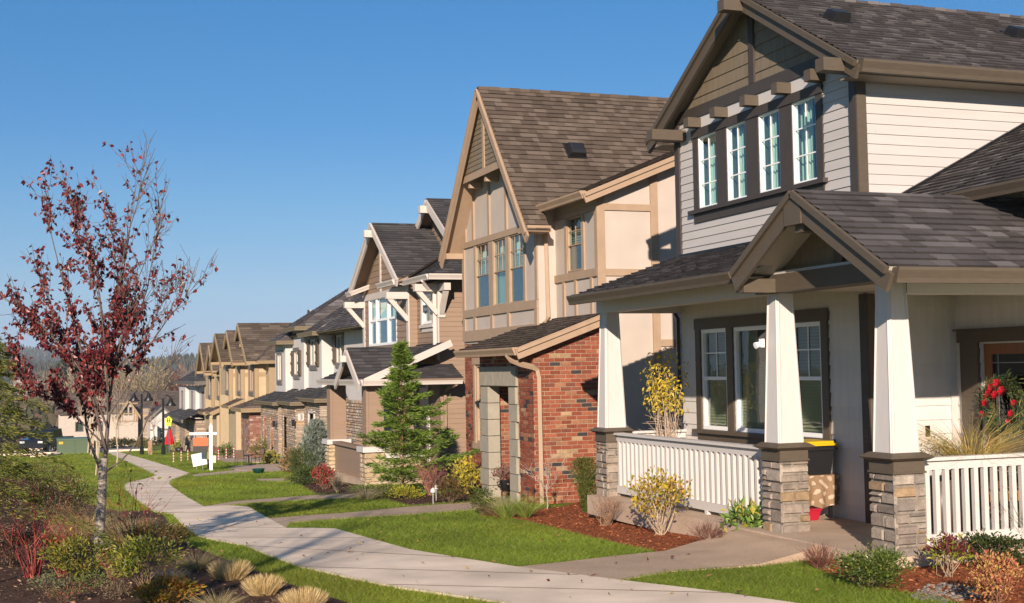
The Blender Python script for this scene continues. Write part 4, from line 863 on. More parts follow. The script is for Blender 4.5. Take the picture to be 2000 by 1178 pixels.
# ================================================================== tan row houses
def tan_house(x, y0, y1, z_e, z_r, win, zb, label, side=False, porch=None, seed=0):
    """narrow gable fronted unit: board and batten front, tall window, shed porch, brick foot"""
    h = thing('row_house', label, 'house', (x, (y0 + y1) / 2, zb), 'tan row houses')
    ym = (y0 + y1) / 2; w = MB(); F = FX(x)
    flat(w, F, [(y0, zb), (y1, zb), (y1, z_e), (ym, z_r - .12), (y0, z_e)], [win]); flat(w, FY(y0), [(x, zb), (x + 9, zb), (x + 9, z_e), (x, z_e)]); flat(w, FY(y1), [(x, zb), (x + 9, zb), (x + 9, z_e), (x, z_e)])
    yy = y0 + .15
    while yy < y1:
        zt = z_r - .3 - (z_r - z_e) * abs(yy - ym) / ((y1 - y0) / 2)
        for b0, b1 in ((zb + .9, min(zt, win[2] - .25)), (win[3] + .2, zt)):
            if b1 > b0: w.fbox(F, yy - .03, yy + .03, b0, b1, 0, .03)
        yy += .38
    w.build('board_wall', M['tan_siding'], h)
    t = MB(); a0, a1, b0, b1 = win
    for q in ((y0 - .02, y0 + .18), (y1 - .18, y1 + .02)): t.fbox(F, *q, zb, z_e, 0, .04)
    t.fbox(FY(y0), x - .04, x + .16, zb, z_e, 0, .04); t.fbox(FY(y0), x + .16, x + 9, z_e - 1.15, z_e - .95, 0, .03)
    t.build('batten', M['tan_board'], h)
    t = MB(); t.fbox(F, a0 - .2, a1 + .2, b0 - .22, b0, 0, .07); t.fbox(F, a0 - .2, a1 + .2, b1, b1 + .2, 0, .09); t.fbox(F, a0 - .14, a0, b0, b1, 0, .05); t.fbox(F, a1, a1 + .14, b0, b1, 0, .05); t.build('window_trim', M['grey_trim'], h)
    window(h, F, a0, a1, b0, b1, mull=((a0 + a1) / 2,), fw=.06, frame='tan_trim', glass='glass_clear', curtain=[(a0, a0 + .3, (.3, .4, .22))])
    rf = MB(); un = MB(); ov = .5; k = (z_r - z_e) / ((y1 - y0) / 2); xr_ = x - .55
    for s, ye in ((1, y0 - ov), (-1, y1 + ov)): roof_plane(rf, un, [(xr_, ye, z_e - k * ov), (x + 9, ye, z_e - k * ov), (x + 9, ym, z_r), (xr_, ym, z_r)], .2, (.3, .7), SH_BROWN, seed + s)
    if side:
        roof_plane(rf, un, [(x - .1, y0 - 1.7, z_e - .35), (x + 9, y0 - 1.7, z_e - .35), (x + 9, y0 + .6, z_e + 1.3), (x + 1.9, y0 + .6, z_e + 1.3)], .2, (.3, .7), SH_BROWN, seed + 5)
        roof_plane(rf, un, [(x - .1, y0 - 1.7, z_e - .35), (x + 1.9, y0 + .6, z_e + 1.3), (x - .1, y0 + .6, z_e - .35)], .2, (.3, .7), SH_BROWN, seed + 6)
    if porch:
        px_, q0, q1, pzz = porch
        roof_plane(rf, un, [(px_, q0, pzz), (x, q0, pzz + .42 * (x - px_)), (x, q1, pzz + .42 * (x - px_)), (px_, q1, pzz)], .2, (.3, .7), SH_BROWN, seed + 8)
    R_ = rf.build('roof', M['shingle'], h); un.build('soffit', M['tan_board'], h)
    fa = MB(); dz = Vector((0, 0, .15))
    for ye in (y0 - ov, y1 + ov): fa.beam(Vector((xr_, ye, z_e - k * ov)) - dz, Vector((xr_, ym, z_r)) - dz, .06, .26)
    fa.box(xr_, xr_ + 3.5, y0 - ov - .1, y0 - ov, z_e - k * ov - .17, z_e - k * ov - .02)
    fa.box(xr_ + .02, x, y0 - .45, y0, z_e - .45, z_e - .3); fa.box(xr_ + .02, x, y1, y1 + .45, z_e - .45, z_e - .3)
    for q in (ym - .35, ym + .35): fa.box(x - .4, x, q - .07, q + .07, z_e + .45, z_e + .6)
    if side: gutter(fa, (x - .2, y0 - 1.7, z_e - .35), (x + 9, y0 - 1.7, z_e - .35), (0, -1, 0), .16, .1)
    if porch:
        px_, q0, q1, pzz = porch; fa.beam((px_, q0, pzz - .1), (x, q0, pzz + .42 * (x - px_) - .1), .06, .24); gutter(fa, (px_, q0, pzz), (px_, q1, pzz), (-1, 0, 0), .16, .1)
    fa.build_each('rake_board', M['tan_board'], h)
    if side:
        w = MB(); flat(w, FY(y0 - 1.2), [(x + .55, zb), (x + 9, zb), (x + 9, z_e - .35), (x + .55, z_e - .35)]); flat(w, FX(x + .55), [(y0 - 1.2, zb), (y0, zb), (y0, z_e - .3), (y0 - 1.2, z_e - .3)])
        w.build('side_wall', M['tan_siding'], h); w = MB(); w.fbox(FY(y0 - 1.2), .5 + x, .85 + x, zb, z_e - .35, 0, .04); w.fbox(FY(y0 - 1.2), x + .85, x + 9, z_e - 1.5, z_e - 1.3, 0, .03); w.tube([(x + .95, y0 - 1.3, z_e - .45), (x + .95, y0 - 1.3, zb)], .06, 4); w.build('corner_board', M['tan_board'], h)
    if porch:
        px_, q0, q1, pzz = porch; w = MB(); w.box(px_ + .35, x, q0 + .25, q1 - .25, zb + .8, pzz + .1); w.build('entry_bay', M['tan_siding'], h)
        br = MB(); zt = zb + .8
        bricks(br, FX(px_ + .32), [(q0 + .22, zb), (q1 - .22, zb), (q1 - .22, zt), (q0 + .22, zt)], du=.3, dv=.11, colf=PALEBRICK, seed=seed); bricks(br, FY(q0 + .22), [(px_ + .32, zb), (x, zb), (x, zt), (px_ + .32, zt)], du=.3, dv=.11, colf=PALEBRICK, seed=seed + 2); br.box(px_ + .33, x, q0 + .23, q1 - .23, zb, zt - .005, (.42, .3, .22)); br.build('brick_foot', M['brick'], h)
    return h, R_
t1, t1r = tan_house(10.9, 68.5, 73.4, 2.95, 4.68, (68.95, 70.2, .98, 2.2), -2.9, 'nearest tan gabled row house with the black roof vent', side=True, seed=100)
tan_house(10.55, 71.0, 74.7, 2.95, 4.37, (70.95 + .2, 72.0, .98, 2.2), -2.9, 'second tan gabled row house, between the vent roof and the shed porch', porch=(9.75, 69.7, 72.6, .26), seed=110)
tan_house(10.25, 73.3, 77.3, 2.95, 4.27, (73.5, 74.5, 1.0, 2.17), -3.0, 'middle tan gabled row house, its gable third from the near end', seed=120)
tan_house(10.6, 79.6, 82.4, 2.45, 3.75, (79.9, 80.7, .6, 1.7), -3.2, 'lower tan gabled row house, fourth in the row', porch=(9.9, 78.6, 81.0, -.3), seed=130)
tan_house(10.5, 82.8, 86.5, 2.45, 3.95, (83.4, 84.3, .6, 1.7), -3.3, 'last tan gabled row house, against the far white house', porch=(9.9, 82.0, 84.6, -.4), seed=140)
b = MB(); F = (Vector((13.2, 69.6, 3.75)), Vector((1, 0, 0)), Vector((0, .82, .57)), Vector((0, -.57, .82))); b.fbox(F, -.35, .35, -.3, .4, .02, .25); b.build('roof_vent', M['black_plastic'], t1r)
for xx in (14.4, 14.9):
    b = MB(); b.lathe(xx, 71, [(.16, 4.6), (.16, 5.0), (.22, 5.05), (.22, 5.4)], 14); b.build('flue_pipe', M['steel'], t1r, smooth=True)
# brick bay at the near end of the row
br = MB(); bricks(br, FX(10.0), [(64.6, -2.7), (67.4, -2.7), (67.4, .1), (64.6, .1)], [(66.0, 66.8, -2.4, -.3)], du=.3, dv=.11, colf=PALEBRICK, seed=150); bricks(br, FY(64.6), [(10.0, -2.7), (11.5, -2.7), (11.5, .1), (10.0, .1)], du=.3, dv=.11, colf=PALEBRICK, seed=151)
br.box(10.02, 11.5, 64.62, 67.4, -2.7, .1, (.42, .3, .22)); br.build('brick_bay', M['brick'], t1)
rf = MB(); un = MB(); roof_plane(rf, un, [(9.6, 64.2, .25), (11.6, 65.2, .95), (11.6, 67.6, .95), (9.6, 67.8, .25)], .2, (.3, .7), SH_BROWN, 152); roof_plane(rf, un, [(9.6, 64.2, .25), (11.6, 64.2, .25), (11.6, 65.2, .95)], .2, (.3, .7), SH_BROWN, 153)
rf.build('bay_roof', M['shingle'], t1); gt = MB(); gutter(gt, (9.6, 64.2, .25), (9.6, 67.8, .25), (-1, 0, 0), .2, .12); gutter(gt, (9.5, 64.2, .25), (11.6, 64.2, .25), (0, -1, 0), .2, .12); gt.build_each('gutter', M['tan_board'], t1)

# ================================================================== far white house at the end of the row
H6 = thing('house', 'small far white stucco house with stone base and grey roof past the tan row', 'house', (10.2, 92, -3.4), 'houses along the sidewalk')
w = MB(); st = MB(); t = MB(); bx = [(10.6, 86.5, 90.5), (10.35, 90.5, 94.5), (10.1, 94.5, 98.5)]
for x, y0, y1 in bx:
    ym = (y0 + y1) / 2; flat(w, FX(x), [(y0, -1), (y1, -1), (y1, 1.15), (y0, 1.15)], [(ym - .6, ym + .6, -.5, .8)]); flat(w, FY(y0), [(x, -1), (x + 3, -1), (x + 3, 1.15), (x, 1.15)])
flat(w, FY(86.5), [(10.6, -4), (17, -4), (17, 1.2), (10.6, 1.2)]); w.build('stucco_wall', M['stucco'], H6)
for x, y0, y1 in bx:
    ym = (y0 + y1) / 2; window(H6, FX(x), ym - .6, ym + .6, -.5, .8, mull=(ym,), fw=.07, frame='grey_trim', glass='glass_clear'); t.fbox(FX(x), ym - .75, ym + .75, -.75, -.5, 0, .07)
    zb = gs(y0) - .3; P = [(y0 - .4, zb), (y1 - .4, zb), (y1 - .4, -1.05), (y0 - .4, -1.05)]; ashlar(st, FX(x - .7), P, rows=(.1, .2), lens=(.3, .8), colf=LEDGE, seed=int(y0)); P = [(x - .7, zb), (x + .6, zb), (x + .6, -1.05), (x - .7, -1.05)]; ashlar(st, FY(y0 - .4), P, rows=(.1, .2), lens=(.3, .8), colf=LEDGE, seed=int(y0)); st.box(x - .69, x, y0 - .39, y1 - .4, zb, -1.06, (.3, .26, .2))
t.build('window_trim', M['grey_trim'], H6); st.build('stone_facing', M['stone'], H6)
rf = MB(); un = MB()
roof_plane(rf, un, [(9.9, 86.0, 1.5), (9.9, 99, 1.5), (14.2, 95, 4.0), (14.2, 89.5, 4.0)], .25, (.4, .9), SH_DARK, 160); roof_plane(rf, un, [(9.9, 86.0, 1.5), (14.2, 89.5, 4.0), (18, 89.5, 4.0), (18, 86.0, 1.5)], .25, (.4, .9), SH_DARK, 161); roof_plane(rf, un, [(9.9, 99, 1.5), (18, 99, 1.5), (18, 95, 4), (14.2, 95, 4)], .25, (.4, .9), SH_DARK, 162)
roof_plane(rf, un, [(9.0, 85.6, -.95), (10.8, 86.4, -.3), (10.8, 98.6, -.3), (9.0, 98.6, -.95)], .25, (.4, .9), SH_DARK, 163)
rf.build('roof', M['shingle'], H6); gt = MB(); gutter(gt, (9.9, 86, 1.5), (9.9, 99, 1.5), (-1, 0, 0), .22, .15); gutter(gt, (9.8, 86, 1.5), (18, 86, 1.5), (0, -1, 0), .22, .15); gutter(gt, (9.0, 85.6, -.95), (9.0, 98.6, -.95), (-1, 0, 0), .2, .14); gt.build_each('gutter', M['grey_trim'], H6)

# ================================================================== houses across the end of the street
def far_point(px, Y): d = ray(px, 700); k = Y / d.y; return d.x * k
def px_z(py, px, Y): d = ray(px, py); return EYE.z + d.z * (Y / d.y)
def facing_house(label, Y, pl, pr, pe, pr_y, zb_px, wallm, roofm, apex=None, timber=False, name='house', deep=9):
    """a gable that looks down the street; picture columns pl..pr, eave row pe, ridge row pr_y"""
    x0, x1 = far_point(pl, Y), far_point(pr, Y); pm = (pl + pr) / 2; ze = px_z(pe, pm, Y); zr = px_z(pr_y, pm, Y); zb = px_z(zb_px, pm, Y) - .6
    h = thing(name, label, 'house', ((x0 + x1) / 2, Y, zb), 'houses across the end of the street'); xm = (x0 + x1) / 2; F = FY(Y)
    wd = x1 - x0; win = [(xm - wd * .22, xm - wd * .02, ze - .3, ze + 1.1), (xm + wd * .02, xm + wd * .22, ze - .3, ze + 1.1)] if timber else [(xm - wd * .12, xm + wd * .04, zb + .9, zb + 2.6), (xm + wd * .2, xm + wd * .36, zb + .9, zb + 2.6)]
    w = MB(); flat(w, F, [(x0, zb), (x1, zb), (x1, ze), (xm, zr), (x0, ze)], win); flat(w, (Vector((x0, 0, 0)), Vector((0, 1, 0)), Vector((0, 0, 1)), Vector((-1, 0, 0))), [(Y, zb), (Y + deep, zb), (Y + deep, ze), (Y, ze)]); flat(w, FX(x1), [(Y, zb), (Y + deep, zb), (Y + deep, ze), (Y, ze)]); w.build('wall', wallm, h)
    for a0, a1, b0, b1 in win: window(h, F, a0, a1, b0, b1, rail=(b0 + b1) / 2, fw=.12, frame='grey_trim' if timber else 'white_paint', glass='glass_clear')
    rf = MB(); k = (zr - ze) / (wd / 2); ov = .5
    for xe_, s in ((x0 - ov, 1), (x1 + ov, -1)): roof_plane(rf, None, [(xe_, Y - .5, ze - k * ov), (xe_, Y + deep, ze - k * ov), (xm, Y + deep, zr + .05), (xm, Y - .5, zr + .05)], .3, (.4, 1.0), roofm, int(pl))
    rf.build('roof', M['shingle'], h); t = MB()
    for xe_ in (x0 - ov, x1 + ov): t.beam((xe_, Y - .52, ze - k * ov - .12), (xm, Y - .52, zr - .1), .08, .3)
    if timber:
        t.fbox(F, x0, x1, ze - .1, ze + .12, 0, .06); t.fbox(F, x0, x1, ze + 1.5, ze + 1.7, 0, .05); t.fbox(F, x0, x1, ze - 1.3, ze - 1.1, 0, .06)
        for i in range(8):
            xx = x0 + wd * (i + .5) / 8; zt = min(zr - abs(xx - xm) * k - .3, ze + 1.5)
            if not any(a0 - .1 < xx < a1 + .1 for a0, a1, *_ in win): t.fbox(F, xx - .1, xx + .1, ze - 1.1, zt, 0, .04)
    else: t.fbox(F, x0, x1, (zb + ze) / 2, (zb + ze) / 2 + .25, 0, .05)
    t.build('timber_trim', M['tan_board'] if timber else M['grey_trim'], h); return h, (x0, x1, zb, ze, zr)
CR = M['cream']
hA, (x0, x1, zb, ze, zr) = facing_house('far cream half-timbered gabled house at the end of the street', 215, 232, 269, 808, 781, 862, CR, SH_BROWN, timber=True)
rf = MB(); roof_plane(rf, None, [(x0 - 9, 218, ze), (x1 + 14, 218, ze), (x1 + 14, 226, zr + 1.2), (x0 - 9, 226, zr + 1.2)], .3, (.4, 1), SH_BROWN, 171); rf.build('roof', M['shingle'], hA)
w = MB(); flat(w, FY(218.5), [(x0 - 9, zb), (x1 + 14, zb), (x1 + 14, ze), (x0 - 9, ze)], [(x1 + 1.5, x1 + 3, zb + 1, zb + 2.5), (x0 - 3.5, x0 - 2.2, zb + 2.2, zb + 3.8), (x0 - 6.5, x0 - 5.2, zb + 2.2, zb + 3.8)]); w.build('wall', CR, hA)
for xw in (x1 + 1.5, x0 - 3.5, x0 - 6.5): window(hA, FY(218.5), xw, xw + (1.5 if xw > x1 else 1.3), zb + (1 if xw > x1 else 2.2), zb + (2.5 if xw > x1 else 3.8), fw=.12, frame='grey_trim')
b = MB(); xa, xb = far_point(277, 214), far_point(295, 214); zt = px_z(797, 287, 214); ashlar(b, FY(214), [(xa, zb), (xb, zb), (xb, zt), (xa, zt)], rows=(.2, .35), lens=(.5, 1.2), colf=LEDGE, seed=4); b.box(xa, xb, 214.01, 217, zb, zt - .01, (.33, .28, .22)); b.box(xa - .2, xb + .2, 213.8, 217, zt, zt + .25, (.1, .1, .1)); b.build('stone_stack', M['stone'], hA)
hB, (x0, x1, zb, ze, zr) = facing_house('far pale gabled house with a dark roof beside the stone stack', 208, 293, 340, 814, 794, 860, M['stucco'], SH_DARK)
b = MB(); b.box(far_point(300, 207), far_point(306, 207), 206.4, 208, zb, zb + 3); b.build('porch_post', M['white_paint'], hB)
hC, _ = facing_house('low far cream house with a brown roof behind the young trees', 225, 160, 226, 812, 785, 868, CR, SH_BROWN)
hD, _ = facing_house('far grey roofed house just behind the pale gabled house', 230, 312, 356, 806, 772, 850, M['stucco'], SH_DARK)
# ================================================================== plant builders
def nrm(a): return a / np.maximum(np.linalg.norm(a, axis=-1, keepdims=True), 1e-9)
def rdir(n, up=0.0):
    a = rng.normal(size=(n, 3)); a[:, 2] += up; return nrm(a)
def pick(pal, n, lo=.8, hi=1.2):
    p = np.array(pal, float); return p[rng.integers(0, len(p), n)] * rng.uniform(lo, hi, (n, 1))
def leaf_quads(C, D, L, W, fold=.15):
    n = len(C); L = np.broadcast_to(L, (n,))[:, None]; W = np.broadcast_to(W, (n,))[:, None]
    N = nrm(rng.normal(size=(n, 3)) + np.array([0, 0, .8])); S = nrm(np.cross(D, N)); N = np.cross(S, D)
    mid = C + D * L * .48
    return np.stack([C, mid + S * W / 2 + N * fold * W, C + D * L + N * (-.1) * L, mid - S * W / 2 + N * fold * W], 1)
def blade_quads(B, D, H, W, bend, segs=2):
    """grass blades: curved strips from B along D, bending outwards"""
    n = len(B); H = np.broadcast_to(H, (n,))[:, None]; W = np.broadcast_to(W, (n,))[:, None]; bend = np.broadcast_to(bend, (n,))[:, None]
    out = D.copy(); out[:, 2] = 0; out = nrm(out + 1e-6 * rng.normal(size=(n, 3))); a = rng.uniform(0, 2 * np.pi, n); S = np.stack([np.cos(a), np.sin(a), np.zeros(n)], 1)
    qs = []
    def pt(t): return B + D * H * t + out * H * bend * t * t - np.array([0, 0, 1]) * H * bend * .35 * t * t
    for i in range(segs):
        t0, t1 = i / segs, (i + 1) / segs; w0, w1 = W * (1 - .75 * t0), W * (1 - .75 * t1); p0, p1 = pt(t0), pt(t1)
        qs.append(np.stack([p0 - S * w0 / 2, p0 + S * w0 / 2, p1 + S * w1 / 2, p1 - S * w1 / 2], 1))
    return np.concatenate(qs)
def plant(name, label, cat, base, group=None): return thing(name, label, cat, base, group)
def shrub(name, label, px, py, wpx, hpx, n=900, leaf=.04, asp=.45, pal=((.1, .15, .03),), stem=(.16, .11, .07), k=22, low=.1, spread=.11, nst=14, group=None, matl='leaf', top=None, flat_=1.0, cat='shrub', base=None, up=.35, stemr=.007, lean=(0, 0)):
    b = gp(px, py) if base is None else Vector(base); s = ppm(b); rw = wpx / s / 2; h = hpx / s
    o = plant(name, label, cat, b, group); bb = np.array(b)
    d = rdir(k, .25); rad = rng.uniform(.45, 1.0, (k, 1)) ** .6
    cc = bb + d * rad * np.array([rw, rw, h * (.5 - low / 2) * .95]) * .88 + np.array([0, 0, h * (low + (1 - low) * .52)]) + np.array([lean[0], lean[1], 0]) * h
    st = MB()
    for i in range(max(nst, 1)):
        c = cc[i % k]; m_ = bb * .5 + c * .5 + rng.normal(size=3) * .03 - np.array([0, 0, h * .06])
        b0 = bb + np.array([rng.normal() * .025, rng.normal() * .025, -.02])
        st.tube([b0, b0 * .6 + m_ * .4 + rng.normal(size=3) * .01, m_, c, c + (c - m_) * .25], [stemr, stemr * .8, stemr * .6, stemr * .4, stemr * .2], 4, v3(stem, rng.uniform(.8, 1.2)), cap=False)
    st.build('stems', M['twig'], o)
    idx = rng.integers(0, k, n); C = cc[idx] + rng.normal(size=(n, 3)) * spread * np.array([rw, rw, h * .5 * flat_]) * 1.6
    C[:, 2] = np.maximum(C[:, 2], b.z + .01)
    D = nrm((C - (bb + np.array([0, 0, h * .35]))) * np.array([1, 1, .8]) + rng.normal(size=(n, 3)) * .5 * h + np.array([0, 0, up * h]))
    cols = pick(pal, n)
    if top is not None:
        sel = C[:, 2] > b.z + h * top[0]; sel &= rng.random(n) < top[2]; cols[sel] = pick(top[1], n)[sel]
    L = leaf * rng.uniform(.65, 1.25, n); f = MB(); f.quads(leaf_quads(C, D, L, L * asp), cols); f.build('foliage', M[matl], o)
    return o
def twigs(name, label, px, py, wpx, hpx, n=30, pal=((.2, .1, .06),), r=.005, splay=.6, sub=3, group=None, leaves=0, lpal=None, leaf=.05, cat='shrub', base=None, jitter=.06, nst=None):
    b = gp(px, py) if base is None else Vector(base); s = ppm(b); rw = wpx / s / 2; h = hpx / s; o = plant(name, label, cat, b, group); bb = np.array(b); st = MB(); tips = []
    for i in range(n):
        a = rng.uniform(0, 2 * np.pi); q = rng.uniform(0, 1) ** .6 * rw * .92; e = bb + np.array([math.cos(a) * q, math.sin(a) * q, h * rng.uniform(.6, 1.0) * (1 - .25 * (q / rw) ** 2)])
        b0 = bb + np.array([rng.normal() * .03, rng.normal() * .03, -.02]); m_ = b0 * .55 + e * .45 + np.array([rng.normal() * jitter * h, rng.normal() * jitter * h, h * .05 * splay])
        c = v3(pal[rng.integers(0, len(pal))], rng.uniform(.8, 1.2)); st.tube([b0, b0 * .5 + m_ * .5, m_, m_ * .5 + e * .5 + rng.normal(size=3) * jitter * .3 * h, e], [r, r * .9, r * .75, r * .55, r * .3], 4, c, cap=False); tips.append(e)
        for j in range(sub):
            t = rng.uniform(.35, .9); p = m_ * (1 - t) + e * t; q_ = p + (e - m_) * rng.uniform(.3, .7) + rng.normal(size=3) * h * .12; st.tube([p, q_], [r * .5, r * .2], 3, c, cap=False); tips.append(q_)
    stm = st.build('stems', M['twig'], o)
    if leaves:
        T = np.array(tips); C = T[rng.integers(0, len(T), leaves)] + rng.normal(size=(leaves, 3)) * .03; f = MB(); L = leaf * rng.uniform(.7, 1.2, leaves)
        f.quads(leaf_quads(C, nrm(rng.normal(size=(leaves, 3)) + np.array([0, 0, -.6])), L, L * .5), pick(lpal, leaves)); f.build('foliage', M['leaf'], o)
    return o
def tussock(name, label, px, py, wpx, hpx, n=420, pal=((.55, .42, .2),), clipped=False, wd=.006, bend=.25, group=None, splay=.55, base=None, cat='grass clump', tilt=(0, 0)):
    b = gp(px, py) if base is None else Vector(base); s = ppm(b); rw = wpx / s / 2; h = hpx / s; bb = np.array(b)
    a = rng.uniform(0, 2 * np.pi, n); q = np.sqrt(rng.random(n)); rb = rw * (.62 if clipped else .3)
    B = bb + np.stack([np.cos(a) * q * rb, np.sin(a) * q * rb, -.01 + 0 * a], 1); D = nrm(np.stack([np.cos(a) * q * splay + tilt[0], np.sin(a) * q * splay + tilt[1], np.ones(n)], 1) + rng.normal(size=(n, 3)) * .16)
    H = h * (rng.uniform(.82, 1.04, n) * (1 - .22 * q ** 3) if clipped else rng.uniform(.5, 1.1, n)); f = MB()
    cols = pick(pal, n, .75, 1.2); f.quads(blade_quads(B, D, H, wd, bend * (.3 if clipped else 1)), np.concatenate([cols * .9, cols]))
    o = f.build(name, M['leaf'], None, b); return tag(o, label, cat, group)
def conifer_parts(o, b, h, rw, nb, pal, needle=(.05, .012), start=.06, droop=.15, up=.35, dens=26, trunk=(.16, .12, .09), skew=None, tr=.03, shape=.9, jit=.0):
    bb = np.array(b); t = MB(); t.tube([bb - np.array([0, 0, .05]), bb + np.array([0, 0, h * .5]), bb + np.array([0, 0, h * .98])], [tr, tr * .6, tr * .12], 7, trunk); Q = []; Cc = []
    for i in range(nb):
        f = start + (1 - start) * (i / nb) ** .85; a = i * 2.4 + rng.normal() * .3; L = rw * (1 - f) ** shape * rng.uniform(.75 - jit, 1.2 + jit) + .04 * rw; up_k = up * (1 + jit * 3 * rng.uniform(-1, 1))
        if skew: L *= 1 + skew[1] * max(0, math.cos(a - skew[0])) * (1 - f)
        p0 = bb + np.array([0, 0, h * f]); d = np.array([math.cos(a), math.sin(a), up_k]); p1 = p0 + d * L * .5; p2 = p0 + np.array([math.cos(a) * L, math.sin(a) * L, L * (up_k - droop)])
        t.tube([p0, p1, p2], [tr * .28, tr * .16, tr * .06], 3, trunk, cap=False)
        m_ = int(dens * (L / rw * 6 + 2)); u = rng.random(m_) ** .75; ax = (p0[None] * ((1 - u) ** 2)[:, None] + 2 * p1[None] * (u * (1 - u))[:, None] + p2[None] * (u ** 2)[:, None])
        side = np.array([-math.sin(a), math.cos(a), 0]); sp = rng.normal(size=m_) * .22 * L * (1.15 - u) + rng.normal(size=m_) * .02; ax = ax + side * sp[:, None] + rng.normal(size=(m_, 3)) * np.array([.01, .01, .022])
        dd = nrm(nrm((p2 - p0)[None]) + side * (np.sign(sp) * rng.uniform(.2, .9, m_))[:, None] + rng.normal(size=(m_, 3)) * .3)
        Q.append(leaf_quads(ax, dd, needle[0] * rng.uniform(.7, 1.4, m_), needle[1] * rng.uniform(.8, 1.3, m_), .1)); Cc.append(pick(pal, m_))
    m_ = 60; u = rng.random(m_); ax = bb + np.array([0, 0, h]) - np.stack([0 * u, 0 * u, u * h * .12], 1); Q.append(leaf_quads(ax, nrm(rng.normal(size=(m_, 3)) * .5 + np.array([0, 0, 1])), needle[0] * 1.1, needle[1])); Cc.append(pick(pal, m_))
    t.build('trunk', M['bark'], o); f = MB(); f.quads(np.concatenate(Q), np.concatenate(Cc)); f.build('crown', M['leaf'], o)
def limb(mb, pts, r0_, r1_, col, n=7, jit=0.0):
    """smooth a few way points into a tapering limb and return its points"""
    P_ = np.array(pts, float); out = []
    for i in range(len(P_) - 1):
        p0, p1, p2, p3 = P_[max(i - 1, 0)], P_[i], P_[i + 1], P_[min(i + 2, len(P_) - 1)]
        for t in (0, .33, .66): out.append(.5 * ((2 * p1) + (-p0 + p2) * t + (2 * p0 - 5 * p1 + 4 * p2 - p3) * t * t + (-p0 + 3 * p1 - 3 * p2 + p3) * t ** 3) + rng.normal(size=3) * jit)
    out.append(P_[-1]); m_ = len(out); rad = [r0_ + (r1_ - r0_) * (i / (m_ - 1)) ** .8 for i in range(m_)]; mb.tube(out, rad, n, col, cap=True); return np.array(out), rad
def bare_tree(name, label, b, h, rw, group=None, col=(.17, .135, .10), nl=9, twn=12, tr=.09, fork=.25, haze_n=0, hz=(.2, .15, .1), hw=.02, cat='tree', lean=0.0, seed=None):
    o = plant(name, label, cat, b, group); bb = np.array(b, float); t = MB(); c = MB(); f0 = bb + np.array([0, 0, h * fork]); limb(t, [bb - np.array([0, 0, .1]), bb + np.array([0.02 * h, 0, h * fork * .5]), f0, f0 + np.array([0, 0, h * .15])], tr, tr * .75, col, 8); t.build('trunk', M['bark'], o); tips = []
    for i in range(nl):
        a = i * 2.4 + rng.normal() * .3; q = rng.uniform(.3, 1.0) if i else .05; e = bb + np.array([math.cos(a) * rw * q, math.sin(a) * rw * q, h * (1.02 - .38 * q * q)]); z0 = f0 + np.array([0, 0, h * .14 * rng.random()])
        m_ = z0 * .5 + e * .5 + np.array([math.cos(a), math.sin(a), -.4]) * rw * .12; pts, rad = limb(c, [z0, m_, e], tr * .5, tr * .06, col, 5, .01 * h * .2)
        for j in range(twn):
            k = rng.integers(2, len(pts) - 1); p = pts[k]; dv = nrm((pts[-1] - pts[0])[None])[0] + rng.normal(size=3) * .55; L = h * rng.uniform(.08, .2); q_ = p + dv * L; c.tube([p, p * .5 + q_ * .5 + rng.normal(size=3) * .02 * h, q_], [max(rad[k] * .5, .004), max(rad[k] * .35, .003), .002 + hw * .05], 3, col, cap=False); tips.append(p * .4 + q_ * .6)
            for _ in range(3 if haze_n == 0 else 1):
                p2 = p * .4 + q_ * .6; q2 = p2 + (dv + rng.normal(size=3) * .6) * L * .5; c.tube([p2, q2], [.004 + hw * .02, .0015], 3, col, cap=False); tips.append(q2)
    c.build('branches', M['bark'], o)
    if haze_n:
        T = np.array(tips); C = T[rng.integers(0, len(T), haze_n)] + rng.normal(size=(haze_n, 3)) * h * .05; D = nrm((C - (bb + np.array([0, 0, h * .35]))) + rng.normal(size=(haze_n, 3)) * h * .25); f = MB()
        f.quads(blade_quads(C, D, h * .07 * rng.uniform(.5, 1.3, haze_n), hw, .1, 1), pick([hz], haze_n, .7, 1.3)); f.build('crown', M['twig'], o)
    return o
